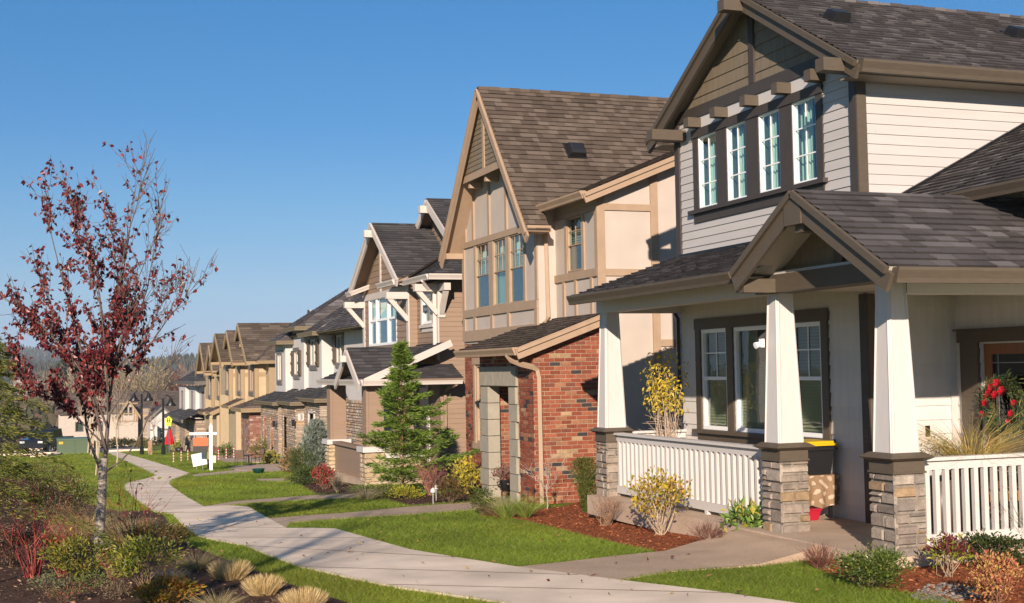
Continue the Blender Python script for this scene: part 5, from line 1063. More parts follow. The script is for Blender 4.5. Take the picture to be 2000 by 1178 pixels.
# ================================================================== the young pear tree with dark red leaves
tb = Vector((.738, 16.62, g(16.62))); dep = depth(tb); rt = np.array([cr.x, cr.y, 0]); rt /= np.linalg.norm(rt); fw_ = np.array([cf.x, cf.y, 0]); fw_ /= np.linalg.norm(fw_); sc = dep / FPX; bpx = (192, 1066)
def tp(px, py, off=0.0): return np.array(tb) + rt * ((px - bpx[0] - (bpx[1] - py) * .012) * sc) + np.array([0, 0, (bpx[1] - py) * sc]) + fw_ * off
PT = plant('pear_tree', 'young tree with dark red leaves and bare upper twigs in the planting bed', 'tree', tb); tk = MB(); br = MB(); BK = (.31, .26, .21); BR = (.125, .098, .085)
limb(tk, [tp(190, 1075), tp(194, 1020), tp(199, 960), tp(203, 890), tp(206, 862)], .066, .050, BK, 12)
tk.build('trunk', M['bark'], PT)
LIMBS = [([(205, 890, 0), (213, 800, .05), (222, 720, .0), (232, 620, -.05), (250, 480, .05), (268, 335, .1)], .042, .005), ([(210, 850, 0), (192, 740, -.15), (166, 620, -.2), (132, 470, -.25), (104, 322, -.3)], .028, .004),
 ([(204, 893, 0), (172, 830, .1), (155, 750, .2), (130, 655, .25), (80, 545, .35), (34, 440, .4)], .030, .004), ([(222, 745, 0), (206, 650, .15), (190, 540, .25), (165, 430, .3), (118, 300, .35)], .024, .004),
 ([(226, 700, 0), (258, 610, -.2), (292, 515, -.3), (335, 420, -.35)], .020, .004), ([(215, 780, 0), (262, 690, .2), (308, 605, .35), (355, 545, .4), (398, 498, .45)], .020, .003),
 ([(205, 890, 0), (243, 868, -.1), (290, 812, -.2), (330, 712, -.25), (352, 680, -.25), (388, 652, -.3)], .020, .003), ([(212, 800, 0), (180, 690, -.3), (110, 600, -.45), (40, 545, -.5), (4, 520, -.55)], .020, .003),
 ([(222, 720, 0), (238, 610, .2), (220, 470, .3), (204, 345, .3)], .018, .003), ([(230, 655, 0), (278, 565, .1), (306, 440, .15), (318, 350, .2)], .018, .003), ([(200, 800, 0), (150, 700, .3), (80, 640, .45), (10, 600, .5)], .018, .003),
 ([(213, 770, 0), (226, 640, -.3), (215, 520, -.45), (172, 400, -.5)], .018, .003), ([(210, 840, 0), (160, 770, -.3), (95, 720, -.4), (55, 640, -.45)], .016, .003), ([(228, 690, 0), (300, 640, -.35), (350, 560, -.5), (380, 540, -.5)], .016, .003), ([(235, 600, 0), (256, 470, -.15), (290, 360, -.2), (300, 300, -.25)], .016, .003)]
tw = []
for li, (pts, a, b) in enumerate(LIMBS):
    out, rad = limb(br, [tp(*p) for p in pts], a * .74, b * .7, BR, 6, .006); m_ = len(out)
    for j in range(24 if li != 6 else 6):
        k = int(rng.uniform(.2, .98) * (m_ - 1)); p = out[k]; ax = nrm((out[min(k + 1, m_ - 1)] - out[max(k - 1, 0)])[None])[0]; d = nrm((ax * .8 + rng.normal(size=3) * .36 + np.array([0, 0, .42]))[None])[0]; L = rng.uniform(.22, .72) * (1.1 - .45 * k / m_)
        q = p + d * L; md = p * .5 + q * .5 + rng.normal(size=3) * .02 - np.array([0, 0, .02]); r_ = max(rad[k] * .40, .0042); br.tube([p, md, q], [r_, r_ * .7, .0026], 4, BR, cap=False); tw.append((p, md, q, li))
        for _ in range(3):
            t = rng.uniform(.25, .9); s0 = p * (1 - t) + q * t; s1 = s0 + nrm((d + rng.normal(size=3) * .42)[None])[0] * rng.uniform(.1, .28); br.tube([s0, s1], [.0036, .0022], 3, BR, cap=False); tw.append((s0, s0 * .5 + s1 * .5, s1, li))
br.build('branches', M['bark'], PT)
C = []; 
for p, md, q, li in tw:
    for t in rng.random(13):
        c = p * (1 - t) + q * t; zz = (c[2] - tb.z) / sc; xx = float((c - np.array(tb)) @ rt) / sc + bpx[0]      # height and sideways place in the crown
        pr = .46 * math.exp(-.5 * ((xx - 185) / 85) ** 2) * math.exp(-.5 * ((zz - 380) / 110) ** 2) + .29 * np.clip((310 - xx) / 120, .12, 1) * (1 if zz > 230 else .4)
        if li == 6: pr *= .12
        if rng.random() < pr * 1.0: C.append(c)
C = np.array(C); n = len(C); D = nrm(rng.normal(size=(n, 3)) * .55 + np.array([0, 0, -.75])); L = rng.uniform(.052, .092, n)
S = nrm(np.cross(D, rng.normal(size=(n, 3)))); N = np.cross(S, D); W = L * .58; f = MB(); cols = pick([(.155, .022, .026), (.11, .016, .022), (.20, .035, .035), (.075, .013, .018), (.25, .05, .04)], n)
C1 = C + D * L[:, None] * .15; mid = C + D * L[:, None] * .5 + N * L[:, None] * .06; tip = C + D * L[:, None] * 1.0 - N * L[:, None] * .12
for sg in (1, -1): f.quads(np.stack([C1, mid + sg * S * W[:, None] * .5 + N * W[:, None] * .22, C + D * L[:, None] * .8 + sg * S * W[:, None] * .26 + N * W[:, None] * .05, tip], 1), cols)
m_ = len(C); f.quads(np.stack([C1, C1 + (mid - C1) * .5 + S * .002, tip, mid], 1), cols); f.build('leaves', M['leaf_wax'], PT)
# ================================================================== conifers
b = gp(12, 1010); b = Vector((-.44, 15.0, g(15.0))); o = plant('conifer_tree', 'loose yellow-green conifer cut by the left edge of the picture', 'tree', b)
conifer_parts(o, b, 2.65, 1.05, 56, [(.15, .165, .026), (.11, .13, .022), (.075, .095, .018), (.22, .21, .045)], (.06, .013), .30, .28, .10, 34, (.11, .09, .07), tr=.024, shape=.75, jit=.35)
b = gp(788, 968); o = plant('cypress_tree', 'tall feathery green cypress in front of the taupe porch', 'tree', b)
conifer_parts(o, b, 296 / ppm(b), 86 / ppm(b), 130, [(.20, .29, .035), (.12, .20, .03), (.22, .31, .05), (.085, .15, .022)], (.12, .020), .03, .08, .36, 24, (.26, .14, .08), skew=(-.5, .45), tr=.03, shape=.95, jit=.3)
b = gp(617, 925); o = plant('juniper', 'blue grey juniper beside the stone facade of the white house', 'shrub', b)
conifer_parts(o, b, 98 / ppm(b), 30 / ppm(b), 85, [(.26, .30, .25), (.20, .24, .20), (.32, .36, .30)], (.10, .03), .0, -.2, .9, 26, tr=.03, shape=.55)
for i, (px, py, hp, rp) in enumerate(((912, 908, 60, 8), (934, 905, 52, 8))):
    b = gp(px, py); o = plant('narrow_conifer', ('slim dark conifer at the brick wall, left of its twin', 'slim dark conifer nearer the stone portal')[i], 'shrub', b, 'slim conifers by the brick house'); conifer_parts(o, b, hp / ppm(b), rp / ppm(b), 40, [(.05, .09, .02), (.07, .11, .025)], (.07, .02), .0, -.3, 1.6, 16, tr=.015, shape=.3)
# ================================================================== left planting bed
RB = ((.24, .04, .038), (.18, .028, .03), (.32, .09, .055)); G1 = 'red twig dogwoods'
twigs('dogwood', 'red stemmed dogwood nearest the left edge, almost leafless', 66, 1130, 160, 172, 24, RB, .0062, .8, 2, G1, 26, [(.20, .22, .05), (.4, .28, .04)], .06)
twigs('dogwood', 'red stemmed dogwood right of the tree trunk with a few yellow leaves', 258, 1082, 160, 160, 16, RB, .0055, .8, 2, G1, 34, [(.45, .30, .04), (.22, .22, .05), (.25, .12, .06)], .065)
RH = [(.16, .18, .02), (.11, .14, .018), (.22, .22, .03), (.06, .085, .015), (.20, .13, .03)]
shrub('rhododendron', 'yellow-green evergreen shrub at the foot of the red tree', 160, 1134, 118, 84, 1900, .055, .34, RH, k=20, spread=.13, nst=18, up=.2, matl='leaf_wax')
shrub('rhododendron', 'yellow-green evergreen shrub right of the trunk, over dark mulch', 285, 1152, 136, 92, 1500, .055, .34, [(.21, .22, .025), (.13, .16, .02), (.28, .27, .04), (.07, .10, .015)], k=18, spread=.13, nst=18, up=.2, matl='leaf_wax')
shrub('azalea', 'rust and olive azalea behind the right dogwood stems', 305, 1082, 122, 58, 2200, .042, .4, [(.09, .065, .02), (.06, .075, .02), (.16, .075, .03), (.12, .11, .02)], k=30, spread=.11, matl='leaf_wax')
shrub('azalea', 'dark burgundy azalea under the conifer at the left edge', 42, 1030, 190, 95, 3600, .045, .4, [(.075, .02, .02), (.055, .045, .015), (.10, .035, .02), (.03, .03, .012)], k=40, spread=.10, matl='leaf_wax')
shrub('azalea', 'dark olive azalea with bronze tips behind the left dogwood', 108, 1040, 150, 110, 3400, .045, .4, [(.05, .055, .014), (.08, .06, .018), (.035, .045, .012), (.13, .08, .025)], k=40, spread=.10, matl='leaf_wax')
shrub('azalea', 'bronze leaved azalea closest to the lawn edge on the far left', 78, 985, 150, 80, 2600, .045, .4, [(.08, .06, .018), (.11, .07, .02), (.05, .05, .014)], k=30, spread=.12, matl='leaf_wax')
shrub('spirea', 'orange and yellow leaved low shrub along the bottom edge', 325, 1186, 125, 52, 1700, .045, .38, [(.36, .19, .02), (.30, .09, .02), (.16, .16, .03), (.40, .26, .03)], k=26, spread=.12)
TU = 'clipped blond grass tussocks'; BL = [(.74, .56, .27), (.64, .46, .20), (.80, .64, .35), (.48, .33, .14)]
for px, py, wp, hp, lb in ((450, 1133, 74, 46, 'clipped blond grass tussock farthest from the bottom edge'), (514, 1163, 66, 46, 'clipped blond grass tussock, middle of the three by the lawn'), (593, 1193, 92, 50, 'clipped blond grass tussock cut by the bottom edge')): tussock('grass_tussock', lb, px, py, wp, hp, 950, BL, True, .0065, group=TU, splay=.75)
OL = [(.46, .36, .17), (.36, .29, .13), (.26, .22, .09), (.56, .45, .23)]
for px, py, wp, hp, lb, pl in ((382, 1115, 58, 50, 'olive loose grass clump behind the clipped tussocks', OL), (425, 1196, 95, 52, 'loose straw grass clump on the bottom edge left of the tussocks', OL), (232, 1070, 84, 84, 'golden dry grass clump right behind the tree trunk', [(.66, .48, .18), (.54, .39, .14), (.72, .56, .25)]), (150, 1050, 70, 44, 'tan and green grass clump left behind the trunk', OL),
                           (205, 1020, 60, 40, 'pale pinkish grass clump at the lawn edge behind the trunk', [(.42, .32, .18), (.5, .38, .22)]), (262, 1040, 60, 42, 'dry grass clump under the right dogwood', OL), (330, 1135, 60, 36, 'small pale seed-head grass right of the yellow-green shrub', [(.45, .38, .26), (.36, .29, .18)])):
    tussock('grass_clump', lb, px, py, wp, hp, 620, pl, False, .005, .45, 'loose grasses in the left bed', 1.1)
shrub('azalea', 'burgundy and green azalea at the left edge below the dogwood', 22, 1108, 110, 70, 1700, .045, .4, [(.09, .025, .022), (.07, .06, .02), (.13, .04, .025)], k=26, spread=.12, matl='leaf_wax')
shrub('spirea', 'gold and olive low shrub just left of the trunk foot', 118, 1098, 90, 52, 1000, .042, .4, [(.26, .20, .03), (.17, .16, .03), (.30, .15, .03)], k=20, spread=.14)
twigs('dogwood', 'small red stemmed dogwood in front of the gold shrub', 122, 1128, 70, 92, 12, RB, .005, .8, 2, G1, 14, [(.40, .28, .05), (.2, .2, .05)], .055)
twigs('twiggy_shrub', 'rust brown bare shrub between the two dogwoods, behind the trunk', 140, 1072, 110, 70, 70, [(.17, .085, .05), (.22, .12, .07)], .004, .5, 4, 'bare shrubs in the left bed', 60, [(.20, .10, .03), (.28, .16, .05)], .045)
twigs('twiggy_shrub', 'olive and red small bare shrub just above the orange spirea', 222, 1132, 90, 50, 50, [(.20, .12, .07), (.24, .06, .05)], .0035, .5, 4, 'bare shrubs in the left bed', 50, [(.18, .16, .04), (.3, .1, .04)], .04)
twigs('twiggy_shrub', 'grey-brown thin shrub on the mulch right of the yellow-green shrub', 352, 1160, 90, 46, 40, [(.26, .18, .12), (.2, .14, .1)], .003, .5, 4, 'bare shrubs in the left bed')
for px, py, wp, hp, lb in ((175, 1040, 80, 60, 'straw and olive grass clump left of the trunk, behind the green shrub'), (300, 1056, 70, 50, 'straw grass clump at the lawn edge, below the right dogwood'), (128, 1010, 70, 44, 'pale grass clump among the dark azaleas')): tussock('grass_clump', lb, px, py, wp, hp, 620, OL, False, .005, .45, 'loose grasses in the left bed', 1.1)
for i, (px, py) in enumerate(((95, 1158), (130, 1176), (180, 1150), (228, 1172))):
    shrub('perennial', 'small ' + ('grey-green', 'red tipped', 'green', 'brownish')[i] + ' perennial low in the left bed near the bottom edge', px, py, 66, 34, 420, .028, .4, ([(.16, .18, .09), (.2, .21, .1)], [(.26, .09, .06), (.14, .15, .05)], [(.12, .16, .04), (.17, .2, .06)], [(.22, .15, .09), (.16, .12, .07)])[i], k=18, low=.0, spread=.16, nst=16, group='perennials in the left bed', stemr=.003, cat='plant')
# mulch chips, and fallen leaves
def chips(name, poly, n, size, pal, zoff=.012):
    pl = np.array(poly); lo, hi = pl.min(0), pl.max(0); pts = rng.uniform(lo, hi, (n * 4, 2)); pts = pts[inside(pts, pl)]; pts = pts[in_view(pts)][:n]; n = len(pts)
    C = np.column_stack([pts, [g(y) + zoff for y in pts[:, 1]]]); D = nrm(np.column_stack([rng.normal(size=(n, 2)), rng.normal(size=n) * .25])); L = size * rng.uniform(.5, 1.6, n); f = MB(); f.quads(leaf_quads(C, D, L, L * .4, .1), pick(pal, n, .6, 1.3)); o = f.build(name, M['twig']); o['kind'] = 'stuff'; return o
def inside(p, poly):
    x, y = p[:, 0], p[:, 1]; r = np.zeros(len(p), bool); n = len(poly)
    for i in range(n):
        x1, y1 = poly[i]; x2, y2 = poly[(i + 1) % n]; c = ((y1 > y) != (y2 > y)); xi = (x2 - x1) * (y - y1) / (y2 - y1 + 1e-12) + x1; r ^= c & (x < xi)
    return r
def in_view(p, marg=.12):
    z = np.interp(p[:, 1], _kn, _kz); d = np.column_stack([p[:, 0], p[:, 1], z - EYE.z]); w_ = d @ np.array(cf); u_ = d @ np.array(cr) / w_ * FPX; v_ = -(d @ np.array(cu)) / w_ * FPX
    return (w_ > 2) & (np.abs(u_) < 1000 * (1 + marg)) & (np.abs(v_) < 589 * (1 + marg))
MC = [(.24, .075, .03), (.16, .05, .02), (.34, .13, .06), (.08, .028, .014), (.20, .065, .028), (.26, .09, .04)]; MD = [(.085, .05, .035), (.05, .03, .022), (.13, .085, .06), (.03, .02, .015)]
for i, b in enumerate(BEDS): chips('mulch_chips', b, (5200, 3600, 1800, 1500)[i], .035, MC if i < 2 else MD)
chips('mulch_chips', LBED, 11000, .042, MD + [(.22, .14, .09), (.30, .21, .13)])
PB = PX((1770, 1160), (1830, 1140), (1905, 1150), (1915, 1172), (1850, 1180), (1790, 1172)); pb = MB(); pl = np.array(PB); pts = rng.uniform(pl.min(0), pl.max(0), (500, 2)); pts = pts[inside(pts, pl)][:170]
for x, y in pts:
    r_ = rng.uniform(.012, .034); c = v3([(.22, .2, .18), (.3, .26, .22), (.14, .13, .13), (.34, .22, .15)][rng.integers(0, 4)], 1); z = g(y) + .012; pb.lathe(x, y, [(.002, z + r_ * .55), (r_ * .6, z + r_ * .45), (r_, z + r_ * .1), (r_ * .8, z - .01)], 7, c)
o = pb.build('pebbles', M['stone'], smooth=True); o['kind'] = 'stuff'
lp = np.concatenate([rng.uniform((.5, 9), (8, 24), (260, 2)), rng.uniform((-1, 24), (9, 60), (120, 2))]); lp = lp[in_view(lp, .02)]; lp = lp[(lp[:, 0] < 7.7)]; n = len(lp)
C = np.column_stack([lp, [g(y) + .045 for y in lp[:, 1]]]); f = MB(); L = rng.uniform(.03, .06, n); f.quads(leaf_quads(C, nrm(np.column_stack([rng.normal(size=(n, 2)), rng.normal(size=n) * .2])), L, L * .55, .2), pick([(.2, .09, .04), (.34, .2, .08), (.14, .05, .03), (.42, .3, .1)], n)); o = f.build('leaf_litter', M['leaf']); o['kind'] = 'stuff'
for i, (px, py, c) in enumerate(((1160, 1125, (.16, .05, .03)), (742, 1029, (.2, .1, .05)), (418, 1040, (.15, .06, .04)), (548, 1062, (.12, .05, .03)), (685, 1079, (.15, .06, .04)), (1385, 1126, (.42, .22, .12)), (1445, 1157, (.1, .05, .03)), (735, 1057, (.22, .08, .05)))):
    b = gp(px, py, .03 if py not in (1126, 1157, 1057) else .05); q = MB(); s = .045
    q.poly([b + Vector((-s, 0, 0)), b + Vector((-.2 * s, -.5 * s, .012)), b + Vector((s, -.1 * s, .02)), b + Vector((0, .5 * s, .015))], c); q.poly([b + Vector((-s, 0, 0)), b + Vector((-1.5 * s, .1 * s, .01)), b + Vector((-1.4 * s, .14 * s, .012))], c)
    tag(q.build('fallen_leaf', M['leaf'], None, b), ('brown curled leaf on the near end of the walk', 'leaf on the walk by the second front path', 'brown leaf on the shaded bend of the walk', 'dark leaf in the middle of the walk', 'leaf near the left edge of the walk', 'orange leaf on the near lawn', 'dark leaf on the near lawn by the walk', 'reddish leaf on the lawn beside the walk')[i], 'leaf', 'fallen leaves')
# ================================================================== beds in front of the houses
YB = [(.46, .33, .03), (.38, .30, .04), (.24, .23, .04), (.52, .38, .05), (.34, .17, .03)]
shrub('hydrangea', 'yellow leaved shrub on pale stems in front of the white railing', 1290, 1046, 116, 112, 950, .062, .5, YB, (.42, .32, .22), k=26, low=.36, nst=26, spread=.12, stemr=.008)
TS = 'bare twiggy shrubs in the mulch'
twigs('twiggy_shrub', 'bare tan twiggy shrub between the boxwood and the yellow shrub', 1186, 1028, 72, 68, 60, [(.26, .15, .09), (.20, .11, .07), (.32, .2, .13)], .004, .5, 3, TS)
twigs('twiggy_shrub', 'low dark red-brown twiggy shrub left of the two green leafy plants', 1384, 1070, 84, 50, 80, [(.17, .075, .05), (.13, .06, .045)], .0035, .5, 4, TS)
twigs('twiggy_shrub', 'low red-brown twiggy shrub on the near side of the front walk', 1606, 1113, 86, 46, 80, [(.18, .075, .05), (.14, .06, .045)], .0035, .5, 4, TS)
GP = 'large leaved green plants'
GL = [(.11, .20, .03), (.08, .15, .025), (.15, .24, .04), (.40, .34, .05)]
shrub('leafy_plant', 'green broad leaved plant left of the stone pillar', 1446, 1062, 66, 68, 130, .115, .5, GL, (.2, .22, .08), k=14, low=.15, nst=8, group=GP, matl='leaf_wax', cat='plant', spread=.2)
shrub('leafy_plant', 'green leafy plant right against the stone pillar', 1494, 1060, 62, 66, 110, .085, .5, GL, (.2, .22, .08), k=12, low=.2, nst=8, group=GP, matl='leaf_wax', cat='plant', spread=.22)
b = gp(1146, 1002); o = plant('boxwood', 'upright olive green evergreen shrub before the brick wall', 'shrub', b); n = 5200; s = ppm(b); z = rng.random(n); rr_ = np.interp(z, [0, .15, .45, .7, .92, 1], [9, 14, 19, 26, 26, 14]) / s; a = rng.uniform(0, 6.283, n); q = np.sqrt(rng.random(n)) * (1 + .18 * np.sin(a * 3 + z * 9))
C = np.array(b) + np.column_stack([np.cos(a) * q * rr_ - .06 * (z - .5), np.sin(a) * q * rr_, z * 106 / s]); f = MB(); f.quads(leaf_quads(C, nrm(rng.normal(size=(n, 3)) + np.array([0, 0, .9])), .045, .014), pick([(.11, .13, .02), (.085, .11, .018), (.15, .16, .03), (.06, .08, .015)], n)); f.build('foliage', M['leaf'], o); f = MB(); f.tube([b, b + Vector((0, 0, .5))], [.02, .01], 6, (.15, .1, .07)); f.build('stems', M['twig'], o)
b = gp(1068, 996); bare_tree('sapling', 'thin bare sapling in front of the brick wall', b, 108 / ppm(b), 34 / ppm(b), None, (.36, .29, .25), 6, 5, .013, .3)
FG = 'fountain grasses by the brick house'
for px, py, lb in ((990, 1013, 'bright green fountain grass left, under the portal'), (1028, 1012, 'bright green fountain grass right, at the downspout')): tussock('fountain_grass', lb, px, py, 40, 62, 260, [(.24, .33, .05), (.17, .25, .04), (.36, .36, .1)], False, .008, .5, FG, .55)
shrub('bush', 'rounded green bush with brown grass beside it, at the path to the brick house', 944, 1006, 54, 50, 1500, .035, .5, [(.08, .11, .02), (.13, .15, .03), (.05, .07, .015)], k=24, spread=.13)
tussock('grass_clump', 'rusty dry grass beside the rounded green bush', 972, 1008, 50, 46, 180, [(.28, .16, .08), (.35, .22, .11)], False, .006, .6, None, 1.0)
shrub('bush', 'bright yellow leaved bush at the left foot of the stone portal', 914, 968, 70, 66, 1000, .075, .5, [(.52, .40, .03), (.42, .36, .05), (.28, .27, .05)], k=24, low=.12, spread=.13)
shrub('bush', 'green and bronze ball shaped bush before the yellow bush', 878, 984, 56, 50, 1700, .04, .45, [(.09, .085, .02), (.13, .10, .03), (.06, .07, .02), (.16, .06, .03)], k=26, spread=.13)
twigs('twiggy_shrub', 'pinkish twiggy shrub at the foot of the cypress', 842, 968, 70, 58, 70, [(.30, .13, .10), (.24, .11, .09)], .006, .5, 4, TS, 60, [(.25, .08, .07)], .05)
shrub('bush', 'low yellow-green ground cover under the cypress', 796, 975, 58, 22, 800, .05, .5, [(.34, .32, .03), (.25, .26, .03)], k=16, low=.0, spread=.2, nst=4)
shrub('bush', 'small dark green bush between the pale grass and the cypress', 755, 975, 40, 26, 700, .045, .5, [(.09, .12, .025), (.13, .14, .03)], k=14, low=.0, spread=.18, nst=4)
tussock('grass_clump', 'pale straw grass at the taupe porch pier', 715, 977, 48, 46, 260, [(.42, .36, .19), (.5, .42, .25), (.3, .28, .12)], False, .008, .5, None, .9)
shrub('nandina', 'red leaved nandina before the taupe porch railing', 634, 956, 48, 44, 1300, .07, .42, [(.40, .045, .05), (.32, .04, .04), (.16, .14, .05), (.45, .12, .1)], k=24, spread=.13)
twigs('twiggy_shrub', 'bare pale twiggy shrub right of the red nandina', 660, 962, 34, 34, 34, [(.34, .27, .17)], .007, .5, 3, TS)
shrub('yew', 'dark green yew left of the blue juniper', 588, 938, 56, 62, 2600, .075, .22, [(.06, .095, .02), (.045, .07, .016), (.09, .12, .03)], k=30, spread=.12, up=1.2)
shrub('bush', 'spreading dark green bush at the foot of the yew', 606, 946, 78, 32, 1800, .07, .45, [(.05, .08, .018), (.08, .11, .025)], k=26, low=0, spread=.14, nst=4)
shrub('bush', 'small yellow-green bush on the lawn corner by the yew', 570, 942, 26, 14, 260, .06, .5, [(.3, .28, .05), (.22, .22, .05)], k=10, low=0, spread=.2, nst=3)
shrub('boxwood', 'glossy green mounded boxwood in front of the near stone pillar', 1706, 1150, 138, 78, 4200, .032, .5, [(.07, .115, .018), (.10, .145, .025), (.05, .085, .015), (.17, .19, .04)], k=44, low=.0, spread=.10, matl='leaf_wax')
shrub('pieris', 'yellow-green shrub with maroon top leaves before the right railing', 1852, 1128, 84, 76, 620, .06, .32, [(.26, .28, .025), (.18, .22, .02), (.33, .31, .04)], (.3, .22, .15), k=22, low=.3, spread=.12, top=(.62, [(.12, .025, .03), (.16, .04, .04)], .75), matl='leaf_wax')
shrub('bush', 'dark green bush in the shade under the right railing', 1945, 1108, 150, 62, 2600, .045, .4, [(.04, .06, .015), (.055, .08, .02)], k=34, low=0, spread=.12)
shrub('spirea', 'spirea with salmon pink and orange leaves in the right corner', 1945, 1182, 112, 100, 1200, .036, .55, [(.46, .19, .09), (.52, .27, .12), (.40, .13, .08), (.5, .33, .08)], (.2, .1, .06), k=30, low=.05, spread=.10, nst=22)
# wisteria-like yellow vine on the porch, grasses behind the right rail
vb = Vector((9.05, 17.75, 0)); s = ppm(vb); o = plant('climbing_plant', 'tall yellow leaved plant with bare stems at the far end of the porch', 'plant', vb); st = MB(); tips = []
for i in range(26):
    a = rng.uniform(0, 6.28); r_ = rng.uniform(.05, .36); e = np.array(vb) + np.array([math.cos(a) * r_, math.sin(a) * r_, rng.uniform(1.3, 2.12)]); p = np.array(vb) + np.array([rng.normal() * .03, rng.normal() * .03, 0]); m_ = p * .45 + e * .55 + rng.normal(size=3) * .06; st.tube([p, p * .6 + m_ * .4, m_, e], [.012, .01, .007, .003], 4, (.38, .29, .21), cap=False); tips.append(e); tips.append(m_ * .3 + e * .7)
    for _ in range(2): q = m_ + rng.normal(size=3) * .16 + np.array([0, 0, .1]); st.tube([m_, q], [.004, .002], 3, (.38, .29, .21), cap=False)
st.build('stems', M['twig'], o); T = np.array(tips); T = T[(T[:, 2] > 1.35)]; n = 620; C = T[rng.integers(0, len(T), n)] + rng.normal(size=(n, 3)) * np.array([.07, .07, .09]); f = MB(); L = rng.uniform(.052, .092, n); f.quads(leaf_quads(C, nrm(rng.normal(size=(n, 3)) + np.array([0, 0, -.7])), L, L * .42), pick([(.62, .44, .02), (.55, .42, .03), (.40, .34, .05), (.66, .5, .06)], n)); f.build('foliage', M['leaf'], o)
pt = Vector((9.55, 11.55, 0)); o = plant('planter', 'planter of tan fountain grass behind the right railing, below the wreath', 'planter', pt); q = MB(); q.lathe(pt.x, pt.y, [(.01, .02), (.14, .02), (.2, .82), (.21, .84), (.18, .84), (.16, .78), (.01, .78)], 20, (.12, .1, .09)); q.build('pot', M['paint'], o, smooth=True)
n = 700; a = rng.uniform(0, 6.283, n); B = np.array(pt) + np.column_stack([np.cos(a) * .1 * rng.random(n), np.sin(a) * .1 * rng.random(n), .78 + 0 * a]); D = nrm(np.column_stack([np.cos(a) * .75, np.sin(a) * .75, np.ones(n)]) + rng.normal(size=(n, 3)) * .25); cols = pick([(.56, .40, .13), (.42, .35, .10), (.30, .29, .07), (.62, .42, .16)], n); f = MB(); f.quads(blade_quads(B, D, .80 * rng.uniform(.6, 1.1, n), .008, .6), np.concatenate([cols, cols])); f.build('foliage', M['leaf'], o)
pt = Vector((9.30, 11.75, 0)); o = plant('planter', 'planter of small grey-green herbs behind the right railing, by the column', 'planter', pt); q = MB(); q.lathe(pt.x, pt.y, [(.01, .02), (.12, .02), (.15, .7), (.13, .7), (.01, .66)], 18, (.15, .12, .1)); q.build('pot', M['paint'], o, smooth=True)
n = 420; C = np.array(pt) + rng.normal(size=(n, 3)) * np.array([.14, .12, .09]) + np.array([0, 0, .92]); f = MB(); f.quads(leaf_quads(C, nrm(rng.normal(size=(n, 3)) + np.array([0, 0, 1])), .05, .015), pick([(.36, .34, .2), (.3, .25, .15), (.45, .42, .3)], n)); f.build('foliage', M['leaf'], o)
tussock('trailing_plant', 'blue-green trailing plant at the right edge of the picture', 1996, 1075, 46, 170, 240, [(.17, .22, .17), (.24, .28, .2), (.3, .27, .14)], False, .010, .5, None, .35, base=gp(2004, 1080), cat='plant')
# wreath on the door
wc = np.array([10.82, 12.42, 1.42]); o = plant('wreath', 'green Christmas wreath with shiny red bows hanging on the wooden door', 'wreath', Vector(wc)); n = 1900; a = rng.uniform(0, 6.283, n); r_ = .27 + rng.normal(size=n) * .05; C = wc + np.column_stack([-.03 + rng.normal(size=n) * .035, np.cos(a) * r_, np.sin(a) * r_]); D = nrm(np.column_stack([-.5 + rng.normal(size=n) * .4, -np.sin(a) + .5 * np.cos(a), np.cos(a) + .5 * np.sin(a)]) + rng.normal(size=(n, 3)) * .45); f = MB(); f.quads(leaf_quads(C, D, .085, .012), pick([(.05, .09, .035), (.07, .12, .05), (.035, .06, .03), (.25, .24, .08)], n)); f.build('greenery', M['leaf'], o)
q = MB()
for i, (dy, dz, r_) in enumerate(((.12, .2, .07), (.02, .25, .075), (-.06, .17, .07), (.19, .12, .06), (.06, .12, .065), (.24, .02, .06), (.3, -.12, .055), (-.2, -.1, .06), (-.25, .02, .06), (-.14, -.2, .05))):
    for k in range(7):
        a = k * .9 + i; c = Vector(wc) + Vector((-.09, dy, dz)); d = Vector((-.4, math.cos(a), math.sin(a))).normalized(); s_ = d.cross(Vector((1, 0, 0))).normalized(); q.poly([c, c + d * r_ * .6 + s_ * r_ * .35 + Vector((-.02, 0, 0)), c + d * r_ * 1.1, c + d * r_ * .6 - s_ * r_ * .35 + Vector((.01, 0, 0))], (.42, .008, .02))
q.build_each('red_bow', mat('ribbon', (1, 1, 1), .22, .6, 0), o)
